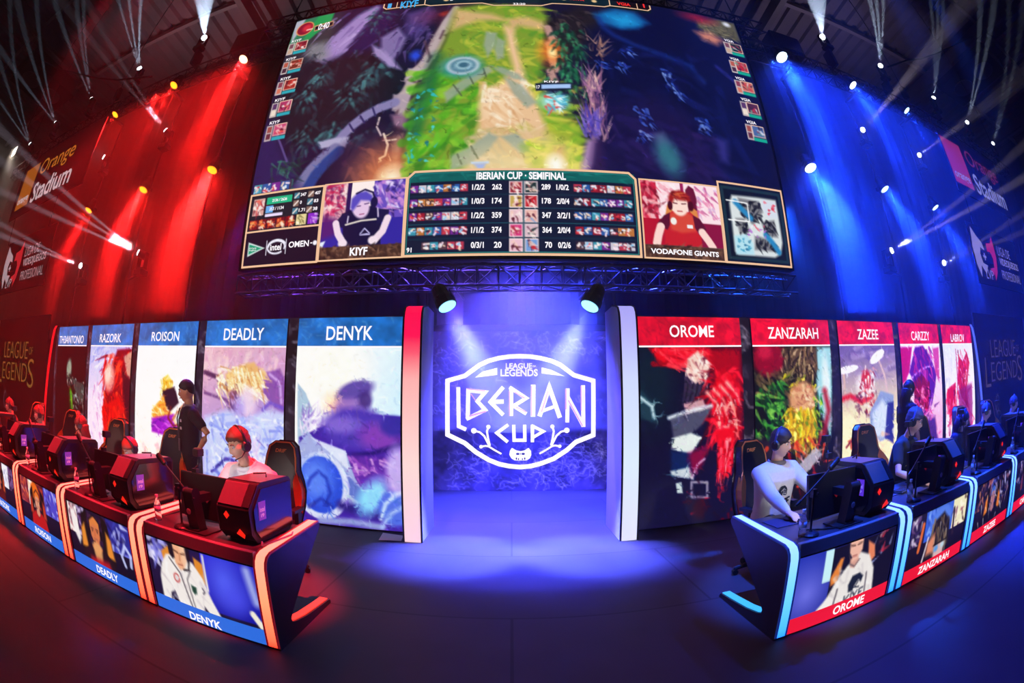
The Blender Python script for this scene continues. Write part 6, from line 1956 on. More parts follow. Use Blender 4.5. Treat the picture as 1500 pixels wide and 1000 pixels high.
def cam_carzzy(cv):
    room(cv, [(0, .5, '#141030', ['#8080c8', '#c8a0c8', '#443070']), (.5, 1.28, '#1c1440', ['#a060a0', '#e0d0f0', '#382860'])], 3)
    bust(cv, .6, .28, .58, '#a88090', '#202040', '#181430', '#302850', chair='#6a3048')


def cam_labrov(cv):
    room(cv, [(0, .6, '#101028', ['#6060a8', '#302860']), (.6, 1.28, '#181038', ['#804880', '#b0a0d0'])], 4)
    bust(cv, .6, .28, .58, '#98809c', '#181830', '#14122c', '#2c2450', chair='#50304c')


def cam_deadly(cv):
    room(cv, [(0, .22, '#f4e4e0', ['#b85868', '#ffffff', '#6a3048', '#e8c0c0']), (.22, .44, '#2c1838', ['#d8c8f0', '#5a3070']), (.44, .86, '#241430', ['#4a2850']), (.86, 1.28, '#2c2c90', ['#8088f0', '#181450', '#c8ccff', '#4048b8'])], 5)
    cv.poly([(.06, .1), (.16, .05), (.26, .36), (.2, .44), (.1, .3)], '#f8f0ee', .95, .02)
    cv.line([(1.12, .44), (1.08, .34), (1.16, .22), (1.24, .3), (1.22, .42)], .04, '#c8d0ff', .9)
    bust(cv, .60, .24, .66, '#d8784c', '#3a1c20', '#241420', '#b84c30', chair='#e88c34', cap='#e08040')
    cv.poly([(.50, .36), (.60, .32), (.70, .36), (.66, .58), (.60, .62), (.54, .56)], '#e8a468', .9, .02)
    cv.poly([(.42, .52), (.8, .5), (.84, .6), (.4, .6)], '#b81c28', .9, .03)


def cam_roison(cv):
    room(cv, [(0, .32, '#8a2c40', ['#e86038', '#ffd8c0', '#5c1830', '#c84848']), (.32, .5, '#fff0e4', ['#ffffff', '#f0b890']), (.5, .86, '#5c1c28', ['#b83830']), (.86, 1.28, '#5048c8', ['#c8c8ff', '#2c2480', '#8088f0'])], 6)
    cv.ell([(.54, .12)], .14, .12, '#f06a1c', 1, .15)
    bust(cv, .60, .26, .54, '#e09a7c', '#a83018', '#c01c20', '#7c1420', chair='#c03828', cap='#f0742c')


def cam_razork(cv):
    room(cv, [(0, .4, '#c85a30', ['#f0a060', '#7c2418', '#ffd8b0']), (.4, .7, '#4c1c30', ['#c86048']), (.7, 1.0, '#f4f0f8', ['#ffffff', '#b8b0d8']), (1.0, 1.28, '#2c1830', ['#8a60a0'])], 7)
    bust(cv, .50, .26, .56, '#c86a48', '#301418', '#5c1820', '#2c0c14', chair='#b84828')


def cam_th3(cv):
    room(cv, [(0, .6, '#5c1820', ['#c04028', '#2c0c14']), (.6, 1.28, '#301020', ['#883048'])], 8)
    bust(cv, .6, .28, .56, '#a85038', '#200c10', '#401018', '#20080c', chair='#802818')


ORD = ('first', 'second', 'third', 'fourth', 'last')


def desk_name(side, k):
    return '%s %s desk from the portal' % (ORD[k], 'salmon' if side == 'L' else 'cyan')


desks = []
cl_ = ((cam_denyk, 'DENYK'), (cam_deadly, 'DEADLY'), (cam_roison, 'ROISON'), (cam_razork, 'RAZORK'), (cam_th3, 'TH3ANTONIO'))
cr_ = ((cam_orome, 'OROME'), (cam_zanzarah, 'ZANZARAH'), (cam_zazee, 'ZAZEE'), (cam_carzzy, 'CARZZY'), (cam_labrov, 'LABROV'))
about_l = ('showing a player in a white zip jacket', 'showing a player in an orange hood', 'showing a player with an orange cap', 'with an orange and white picture', 'with a dark red picture')
about_r = ('showing a player in a pale sweater', 'showing a bowed head with glasses', 'showing a dim player with a blue headset', 'with a dim violet picture', 'with a dim blue picture')
for i in range(5):
    x0 = -3.36 - 1.56 * i
    d = desk(x0, 'L', 'desk with salmon light strips, front screen ' + about_l[i])
    display(d, x0, cl_[i][0], 'L', cl_[i][1], ((0.439, 0.626, 0.817, 0.709)) if i == 0 else (.50, .60, .92, .685) if i == 1 else None)
    x1 = 2.10 + 1.56 * i
    d = desk(x1, 'R', 'desk with cyan light strips, front screen ' + about_r[i])
    display(d, x1, cr_[i][0], 'R', cr_[i][1], (.52, .595, .94, .685) if i == 0 else None)

# ------------------------------------------------------------------ what stands on the desks
GLOSS = mat('glossy_black_panel', '#131016', .16, coat=.3)
PCMET = mat('dark_brushed_metal', '#3a3438', .3, .7, grain=.12)
TOPMET = mat('satin_grey_cover', '#6c676d', .36, .35, grain=.08)
REDL = glow('tower_red_diamond', '#ff2414', 1.0)
KEYS = mat('key_caps', '#1c1a20', .4)


def pc_tower(x, y, z):
    """A chunky chamfered tower: eight-sided from the side, glossy cheeks, red diamonds on its front, square sticker on each cheek."""
    t = root('desktop_computer', (x, y + .36, z), '', 'computer')
    pf = [(y + .10, z + .02), (y + .02, z + .10), (y + .0, z + .30), (y + .16, z + .48), (y + .20, z + .495), (y + .70, z + .495), (y + .74, z + .46), (y + .74, z + .06), (y + .68, z + .02)]
    x += .015
    MB().prism(pf, 'X', x - .17, x + .17).build('case', BLACK, t, bevel=.008)
    for s in (-1, 1):
        q = [(y + .13, z + .05), (y + .06, z + .13), (y + .05, z + .30), (y + .18, z + .455), (y + .69, z + .465), (y + .71, z + .45), (y + .71, z + .05)]
        cheek = MB().prism(q, 'X', x + s * .17, x + s * .185).build('side_cover', GLOSS, t)
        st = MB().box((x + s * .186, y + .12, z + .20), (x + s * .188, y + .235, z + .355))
        st.build('sticker', mat('violet_glow_sticker', '#5a3ac8', .4, em=(.18, .05, .5), es=.5), cheek)  # sticker colour given a faint glow of its own
        pn = Panel((x + s * .1885, y + (.13 if s > 0 else .225), z + .33), (x + s * .1885, y + (.225 if s > 0 else .13), z + .33), (x + s * .1885, y + (.13 if s > 0 else .225), z + .22))
        pn.n = Vector((s, 0, 0))
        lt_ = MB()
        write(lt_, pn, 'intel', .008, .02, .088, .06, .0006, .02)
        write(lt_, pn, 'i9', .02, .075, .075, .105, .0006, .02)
        lt_.build('sticker_lettering', mat('sticker_glow_print', '#cfc4ff', .5, em=(.5, .4, .9), es=.35), cheek)  # printed letters glow faintly as well
    MB().prism([(y + .012, z + .318), (y + .150, z + .476), (y + .158, z + .492), (y + .146, z + .486), (y + .004, z + .324)], 'X', x - .160, x + .085).build('slanted_cover', TOPMET, t)
    MB().prism([(y + .012, z + .318), (y + .150, z + .476), (y + .158, z + .492), (y + .146, z + .486), (y + .004, z + .324)], 'X', x + .095, x + .160).build('slanted_grille', BLACK, t)
    MB().box((x - .160, y + .215, z + .494), (x + .160, y + .690, z + .503)).build('top_cover', TOPMET, t)
    for (cx, cz, r) in ((-.07, .235, .035), (.06, .09, .05)):
        yy = y + .004 if cz > .1 else y + .02
        MB().add([(x + cx + a, y - .003 + (.0 if (cz + b) > .10 else (.10 - cz - b) * 1.0), z + cz + b) for a, b in ((0, -r), (r * .9, 0), (0, r), (-r * .9, 0))], [(0, 1, 2, 3)]).build('red_diamond', REDL, t)
    MB().tube([(x + .05, y + .5, z + .496), (x + .05, y + .5, z + .54), (x - .06, y + .45, z + .53)], .008, 6).build('cable_stub', DARK, t)
    MB().box((x - .14, y + .12, z), (x + .14, y + .66, z + .02)).build('foot', DARK, t)
    return t


def monitor(x, y, z):
    t = root('gaming_monitor', (x, y, z), '', 'monitor')
    M = Matrix.Translation((x, y + .18, z + .27)) @ Matrix.Rotation(-.10, 4, 'X')
    MB().box((-.35, -.025, -.205), (.35, .024, .205), M=M).build('back_shell', DARK, t, bevel=.010)
    MB().add([M @ Vector(q) for q in ((.335, .0248, -.19), (-.335, .0248, -.19), (-.335, .0248, .19), (.335, .0248, .19))], [(0, 1, 2, 3)]).build('screen_glass', mat('monitor_picture', '#08080c', .2, em=(.60, .62, .80), es=5.0), t)
    dm = MB().add([M @ Vector(p) for p in ((.0, -.027, .05), (.05, -.027, 0), (0, -.027, -.05), (-.05, -.027, 0))], [(0, 1, 2, 3)])
    dm.build('back_logo', mat('monitor_logo', '#7a1018', .35, em=(.35, .01, .02), es=.4), t)
    st = MB().prism([(y - .06, z + .012), (y - .13, z + .36), (y - .11, z + .385), (y - .06, z + .385), (y - .03, z + .35), (y + .03, z + .012)], 'X', x - .06, x + .06)
    st.build('stand_column', BLACK, t, bevel=.01)
    MB().box((x - .05, y - .10, z + .26), (x + .05, y + .17, z + .33)).build('mount_arm', BLACK, t)
    MB().box((x - .16, y - .12, z), (x + .16, y + .14, z + .014)).box((x - .06, y - .1, z + .012), (x + .06, y + .05, z + .03)).build('stand_base', BLACK, t, bevel=.004)
    MB().lathe([(.02, -.006), (.028, 0), (.02, .006)], (x - .01, y - .121, z + .19), 12, Matrix.Rotation(PI / 2, 3, 'X')).build('stand_badge', mat('stand_badge', '#b8a0a8', .3, .8), t)
    return t


def keyboard(x, y, z):
    t = root('keyboard', (x, y, z), '', 'keyboard')
    M = Matrix.Translation((x, y, z)) @ Matrix.Rotation(.12, 4, 'Z')
    MB().box((-.27, -.085, .006), (.27, .085, .026), M=M).build('body', BLACK, t, bevel=.006)
    k = MB()
    for r in range(5):
        for c in range(15):
            k.box((-.255 + .034 * c, -.07 + .029 * r, .026), (-.255 + .034 * c + .027, -.07 + .029 * r + .023, .036), M=M)
    k.build('key_caps', KEYS, t)['kind'] = 'stuff'
    g = MB()
    for r in range(6):
        g.box((-.255, -.0745 + .029 * r, .0255), (.255, -.0715 + .029 * r, .0275), M=M)
    g.build('key_light', glow('key_light', '#7088ff', .45), t)
    return t


def mouse(x, y, z):
    t = root('computer_mouse', (x, y, z), '', 'mouse')
    MB().ball((x, y, z + .016), (.036, .062, .024), 12).build('shell', BLACK, t, smooth=True)
    MB().box((x - .005, y + .015, z + .032), (x + .005, y + .035, z + .044)).build('wheel', KEYS, t)
    return t


def mic(x, y, z, arm):
    """A gooseneck desk microphone on a round foot: upright tube, clamp, tilted boom with the capsule."""
    t = root('microphone_stand', (x, y, z), '', 'microphone')
    MB().lathe([(.082, 0), (.085, .012), (.07, .026), (.02, .036), (.014, .05)], (x, y, z), 20).build('round_foot', BLACK, t, smooth=False)
    MB().tube([(x, y, z + .03), (x, y, z + .38)], .011, 10).build('upright', PCMET, t)
    MB().box((x - .025, y - .025, z + .33), (x + .025, y + .025, z + .40)).lathe([(.014, 0), (.014, .03)], (x + .02, y - .02, z + .36), 8, Matrix.Rotation(PI / 2, 3, 'X')).build('clamp', DARK, t)
    a, b = Vector((x - arm * .18, y - .04, z + .33)), Vector((x + arm * .24, y + .06, z + .54))
    MB().tube([a, a.lerp(b, .5), b], .009, 8).build('boom', PCMET, t)
    c = b.lerp(b + (b - a).normalized() * .12, 1)
    MB().limb([b, c], [.026, .028], 10).build('capsule', DARK, t, smooth=True)
    MB().limb([a, a + (a - b).normalized() * .05], [.016, .014], 8).build('counterweight', DARK, t, smooth=True)
    return t


GLASS = bpy.data.materials.new('clear_bottle_plastic')
GLASS.use_nodes = True
_b = GLASS.node_tree.nodes['Principled BSDF']
_b.inputs['Base Color'].default_value = (.88, .93, 1, 1)
_b.inputs['Roughness'].default_value = .06
_b.inputs['IOR'].default_value = 1.3
_b.inputs['Transmission Weight'].default_value = .92


def bottle(x, y, z):
    t = root('water_bottle', (x, y, z), '', 'bottle')
    MB().lathe([(.030, 0), (.036, .008), (.036, .05), (.032, .07), (.036, .09), (.036, .14), (.028, .17), (.014, .20), (.013, .215)], (x, y, z), 16).build('body', GLASS, t, smooth=True)
    MB().lathe([(.0365, .085), (.0365, .135)], (x, y, z), 16).build('paper_sleeve', mat('bottle_sleeve', '#b8c0d8', .5), t, smooth=True)
    MB().lathe([(.016, .212), (.017, .218), (.017, .236), (.015, .24)], (x, y, z), 14).build('cap', mat('bottle_cap', '#d8dcf0', .4), t)
    return t


Z0 = .863


def webcam(x, y, z):
    t = root('player_camera', (x, y, z), '', 'camera')
    MB().box((x - .035, y - .05, z + .02), (x + .035, y + .05, z + .09)).build('body', BLACK, t, bevel=.008)
    MB().lathe([(.022, 0), (.024, .012), (.018, .016)], (x, y + .05, z + .055), 14, Matrix.Rotation(-PI / 2, 3, 'X')).build('lens', GLOSS, t)
    MB().tube([(x - .02, y - .06, z - .12), (x - .02, y - .06, Z0 + .01)], .008, 8).lathe([(.05, 0), (.05, .01), (.01, .016)], (x - .02, y - .06, Z0), 14).build('pole', DARK, t)
    MB().tube([(x, y, z + .02), (x + .01, y - .02, z - .06), (x - .01, y - .06, z - .10)], .009, 8).box((x - .03, y - .08, z - .14), (x + .03, y - .03, z - .09)).build('clip_arm', DARK, t)
    return t


def pad(x, y, z):
    o = MB().box((x - .24, y - .15, z + .001), (x + .24, y + .15, z + .006)).build('mouse_pad', mat('mouse_pad_cloth', '#2c2a4a', .8))
    ORG[o.name] = Vector((0, 0, 0))
    return o


Z0 = .863
for i in range(10):
    side = 'L' if i < 5 else 'R'
    k = i % 5
    x0 = (-3.36 - 1.56 * k) if side == 'L' else (2.10 + 1.56 * k)
    at_ = desk_name(side, k)
    rows = 'salmon' if side == 'L' else 'cyan'
    cx = x0 + .78
    mx, px, kx = (-.07, .40, -.05) if side == 'L' else (.03, .47, -.02)
    bx, ix = (-.59, -.24) if side == 'L' else (-.52, -.44)
    things = [(pc_tower(cx + px, 2.98, Z0), 'black chamfered computer tower with red diamonds on the ' + at_, 'computer towers on the %s strip desks' % rows),
              (monitor(cx + mx, 3.08, Z0), 'black monitor seen from behind on the ' + at_, 'monitors on the %s strip desks' % rows),
              (keyboard(cx + kx, 3.48, Z0), 'black backlit keyboard on the ' + at_, 'keyboards on the %s strip desks' % rows),
              (mic(cx + ix, 3.02, Z0, -1 if side == 'L' else 1), 'desk microphone on a round foot, on the ' + at_, 'microphones on the %s strip desks' % rows),
              (bottle(cx + bx, 3.04, Z0), 'clear water bottle on the ' + at_, 'bottles on the %s strip desks' % rows)]
    if k < 4:
        things.append((webcam(cx + (-.24 if side == 'L' else .36), 3.34 if side == 'L' else 3.82, Z0 + .60 if side == 'L' else Z0 + .66), 'small black camera on a thin pole at the ' + at_, 'player cameras over the %s strip desks' % rows))
    if k < 3:
        things.append((mouse(cx - .36 if side == 'L' else cx - .31, 3.58, Z0 + .006), 'black mouse on the ' + at_, 'mice on the %s strip desks' % rows))
        p = pad(cx - .30, 3.56, Z0)
        things.append((p, 'dark blue mouse pad on the ' + at_, 'mouse pads on the %s strip desks' % rows))
    for o, lab, g in things:
        tag(o, lab, {'gaming_monitor': 'monitor', 'desktop_computer': 'computer', 'mouse_pad': 'mouse pad', 'microphone_stand': 'microphone', 'water_bottle': 'bottle', 'player_camera': 'camera', 'computer_mouse': 'mouse'}.get(o.name.split('.')[0], o.name.split('.')[0]), g)
t = MB().tube([(2.94, 3.0, Z0 + .01), (2.8, 2.98, Z0 + .012), (2.62, 3.06, Z0 + .01), (2.5, 3.16, Z0 + .01)], .008, 6).build('desk_cable', DARK)
tag(t, 'thin black cable lying on the first cyan desk from the portal', 'cable')
t = MB().tube([(-1.97, 3.1, Z0 + .02), (-1.90, 2.98, .90), (-1.86, 3.05, .91), (-1.84, 3.4, .90), (-1.92, 3.6, Z0 + .02)], .009, 6).build('desk_cable', mat('grey_cable', '#8a7c84', .5))
tag(t, 'pale cable looped over the end of the first salmon desk', 'cable')
t = MB().box((2.42, 3.50, Z0 + .001), (2.52, 3.60, Z0 + .004), rz=.4).build('paper_note', mat('white_paper', '#d8d4d8', .7))
tag(t, 'small white paper note by the mouse on the first cyan desk', 'paper')
t = MB().add([(-1.99, 6.46, .012), (-1.56 - .09, 6.52, .010), (-1.60 - .08, 6.80, .02), (-2.02, 6.82, .035), (-1.83, 6.44, .03)], [(0, 4, 1, 2, 3)])
o = t.build('paper_sheet', mat('white_paper', '#d8d4d8', .7))
tag(o, 'white paper sheet lying on the floor beside the rose portal column', 'paper')


# ------------------------------------------------------------------ racing chairs
LEATHER = mat('black_leatherette', '#17141a', .42, grain=.15)
ORANGE = mat('orange_leatherette', '#d86a1c', .45, grain=.1)
PIPE = mat('orange_piping', '#e88a4c', .5)


def chair():
    """A racing style office chair facing -Y; origin on the floor under its seat."""
    t = root('gaming_chair', (0, 0, 0), '', 'chair', None, 0.0, True)
    lean = lambda z: .26 + (z - .55) * .16
    out = [(-.24, .60), (-.30, .80), (-.31, .98), (-.27, 1.10), (-.215, 1.22), (-.20, 1.38), (-.17, 1.50), (-.10, 1.555), (.10, 1.555), (.17, 1.50), (.20, 1.38), (.215, 1.22), (.27, 1.10), (.31, .98), (.30, .80), (.24, .60)]
    def shell(poly, d0, d1):
        n = len(poly)
        v = [(x, lean(z) + d0 - .10 * (abs(x) / .31) ** 2, z) for x, z in poly] + [(x, lean(z) + d1 - .06 * (abs(x) / .31) ** 2, z) for x, z in poly]
        return v, [tuple(range(n)), tuple(range(2 * n - 1, n - 1, -1))] + [(i, (i + 1) % n, n + (i + 1) % n, n + i) for i in range(n)]
    v, f = shell(out, -.05, .07)
    MB().add(v, f).build('backrest', LEATHER, t, bevel=.02)
    for s in (-1, 1):
        v, f = shell([(s * .305, .74), (s * .345, .92), (s * .335, 1.02), (s * .275, 1.12), (s * .225, 1.17), (s * .185, 1.06), (s * .20, .78)], -.085, -.03)
        MB().add(v, f).build('orange_wing', ORANGE, t, bevel=.012)
        v, f = shell([(s * .075, 1.20), (s * .155, 1.18), (s * .145, 1.30), (s * .085, 1.31)], -.062, -.045)
        MB().add(v, f).build('harness_slot', DARK, t)
    pp = [(x * 1.005, lean(z) - .052 - .10 * (abs(x) / .31) ** 2, z) for x, z in out]
    MB().tube(pp, .011, 6).build('piping', PIPE, t)
    pn = Panel((-.095, lean(1.47) - .075, 1.475), (.095, lean(1.47) - .075, 1.475), (-.095, lean(1.42) - .075, 1.425))
    write(MB(), pn, 'DRIFT', 0, 0, .19, .045, .0, .02, .2).build('lettering', PIPE, t)
    MB().loft([((0, -.02, .52), (.25, 0, 0), (0, .27, 0)), ((0, -.02, .56), (.29, 0, 0), (0, .30, 0)), ((0, -.02, .62), (.28, 0, 0), (0, .29, 0)), ((0, -.01, .645), (.22, 0, 0), (0, .24, 0))], 20, 4).build('seat', LEATHER, t, bevel=0)
    for s in (-1, 1):
        ar = MB().box((s * .33 - .045, -.16, .80), (s * .33 + .045, .12, .835)).box((s * .33 - .025, -.03, .55), (s * .33 + .025, .05, .80)).box((min(s * .2, s * .34), -.03, .51), (max(s * .2, s * .34), .05, .545))
        ar.build('armrest', BLACK, t)
    MB().tube([(0, 0, .12), (0, 0, .53)], .035, 10).box((-.13, -.12, .49), (.13, .12, .52)).build('gas_lift', BLACK, t)
    for k in range(5):
        a = .3 + 2 * PI * k / 5
        e = (.37 * math.cos(a), .37 * math.sin(a))
        lg = MB().limb([(0, 0, .13), (e[0] * .5, e[1] * .5, .12), (e[0], e[1], .085)], [.04, .034, .026], 8).build('leg', BLACK, t)
        MB().lathe([(.036, -.03), (.038, -.012), (.038, .012), (.036, .03)], (e[0], e[1], .038), 12, Matrix.Rotation(a, 3, 'Z') @ Matrix.Rotation(PI / 2, 3, 'X')).build('caster', DARK, lg)
    return t


chair_spots = [('L', 0, -2.74, 4.62, .05), ('L', 1, -4.66, 4.62, .10), ('L', 2, -6.12, 4.66, .2), ('L', 3, -7.72, 4.62, .2), ('L', 4, -9.35, 4.55, .2),
               ('R', 0, 2.92, 4.50, .22), ('R', 1, 5.03, 4.62, -.1), ('R', 2, 6.50, 4.60, -.2), ('R', 3, 8.05, 4.55, -.2), ('R', 4, 9.45, 4.55, -.2)]
c0 = chair()
for n_, (s, k, x, y, rz) in enumerate(chair_spots):
    lab = 'black racing chair with orange wings behind the ' + desk_name(s, k)
    if n_ == 0:
        c = c0
        c.location = Vector((x, y, 0)) * U
        c.rotation_euler = (0, 0, rz)
    else:
        c = copy_tree(c0, (x, y, 0), None, rz)
    tag(c, lab, 'chair', 'racing chairs behind the %s strip desks' % ('salmon' if s == 'L' else 'cyan'))

# ------------------------------------------------------------------ people
def ik(S, T, a, b, hint):
    """Elbow position of a two-bone arm from S to T; returns elbow and the reachable wrist."""
    S, T = Vector(S), Vector(T)
    d = T - S
    L = min(d.length, (a + b) * .995)
    d.normalize()
    T = S + d * L
    x = (a * a - b * b + L * L) / (2 * L)
    h = math.sqrt(max(a * a - x * x, 0))
    n = Vector(hint) - d * d.dot(Vector(hint))
    return S + d * x + n.normalized() * h, T


def head_points(kind, seed=0, style='short'):
    """Vertices and faces of a head (kind 'skin') or of the hair that covers it (kind 'hair'), in metres, facing -Y."""
    n, m = 44, 34
    v = []
    for i in range(m + 1):
        t = PI * i / m
        for k in range(n):
            a = 2 * PI * k / n
            dx, dy, dz = math.sin(t) * math.cos(a), math.sin(t) * math.sin(a), -math.cos(t)
            x, y, z = .074 * dx, .095 * dy, .116 * dz
            if dz < 0:
                x *= 1 - .26 * (-dz) ** 1.3
                if dy > 0:
                    y *= 1 - .42 * (-dz)
            if kind == 'skin':
                if dy < .1:
                    y -= .024 * math.exp(-(x / .0115) ** 2 - ((z + .022) / .019) ** 2)
                    y -= .010 * math.exp(-(x / .010) ** 2 - ((z - .010) / .022) ** 2)
                    y += .011 * math.exp(-((abs(x) - .031) / .014) ** 2 - ((z - .012) / .011) ** 2)
                    y -= .005 * math.exp(-(x / .045) ** 2 - ((z - .030) / .008) ** 2)
                    y -= .007 * math.exp(-(x / .020) ** 2 - ((z + .060) / .006) ** 2)
                    y -= .011 * math.exp(-(x / .022) ** 2 - ((z + .096) / .016) ** 2)
                v.append((x, y, z))
            else:
                side = .5 + .5 * dy                       # 0 at the face, 1 at the nape
                line = .062 - .10 * side ** .8
                if style == 'long':
                    line = .066 - .22 * min(1, side * 1.5) ** .8
                if style == 'fringe':
                    line = .048 + .016 * math.sin(2.2 * x / .07 + .6) - .090 * side + .005 * math.sin(x * 300)
                if style == 'swept':
                    line = .062 + .22 * x - .10 * side + .006 * math.sin(x * 260)
                g = max(0, min(1, (z - line) / .014 + .5))
                q = 1 + .020 * mnoise.noise(Vector((x * 55, y * 55, z * 30 + seed)))
                lift = .012 + (.016 if style in ('fringe', 'swept') and dz > .5 else .006) * (dz > .2)
                r = (.90 * (1 - g) + (1.0 + lift / .1) * g) * q
                v.append((x * r, y * r, z * r))
    f = []
    for i in range(m):
        for k in range(n):
            f.append((i * n + k, i * n + (k + 1) % n, (i + 1) * n + (k + 1) % n, (i + 1) * n + k))
    return v, f


def hand(mb, w, d, nrm, s, curl=.5, thumb=1):
    """Palm, four fingers of different length bent at two knuckles, and a thumb from the side of the palm; d points to the fingertips, nrm out of the back of the hand."""
    d = Vector(d).normalized()
    nrm = (Vector(nrm) - d * d.dot(Vector(nrm))).normalized()
    sd = d.cross(nrm) * thumb
    P = lambda a, b, c: Vector(w) + (d * a + sd * b + nrm * c) * s
    mb.loft([(P(0, 0, 0), sd * .026 * s, nrm * .018 * s), (P(.03, 0, 0), sd * .034 * s, nrm * .017 * s), (P(.07, 0, .002), sd * .041 * s, nrm * .015 * s), (P(.092, 0, 0), sd * .039 * s, nrm * .012 * s)], 12)
    for b, L in ((.030, .072), (.010, .080), (-.011, .075), (-.030, .058)):
        c1, c2 = curl * .5, curl * 1.0
        p0 = P(.082, b, .002)
        p1 = p0 + (d * math.cos(c1) - nrm * math.sin(c1)) * L * .45 * s
        p2 = p1 + (d * math.cos(c2) - nrm * math.sin(c2)) * L * .33 * s
        p3 = p2 + (d * math.cos(c2 * 1.5) - nrm * math.sin(c2 * 1.5)) * L * .25 * s
        mb.limb([p0, p1, p2, p3], [.0100 * s, .0094 * s, .0086 * s, .0072 * s], 8)
    q0 = P(.022, .030, -.004)
    q1 = P(.052, .058, -.010)
    q2 = P(.080, .062, -.018)
    mb.limb([q0, q1, q2], [.0130 * s, .0105 * s, .0085 * s], 8)


EYE_W = mat('eye_white', '#d8d4d4', .3)
EYE_D = mat('eye_iris', '#241a18', .25)
LIPS = mat('lips', '#9a5a54', .5)


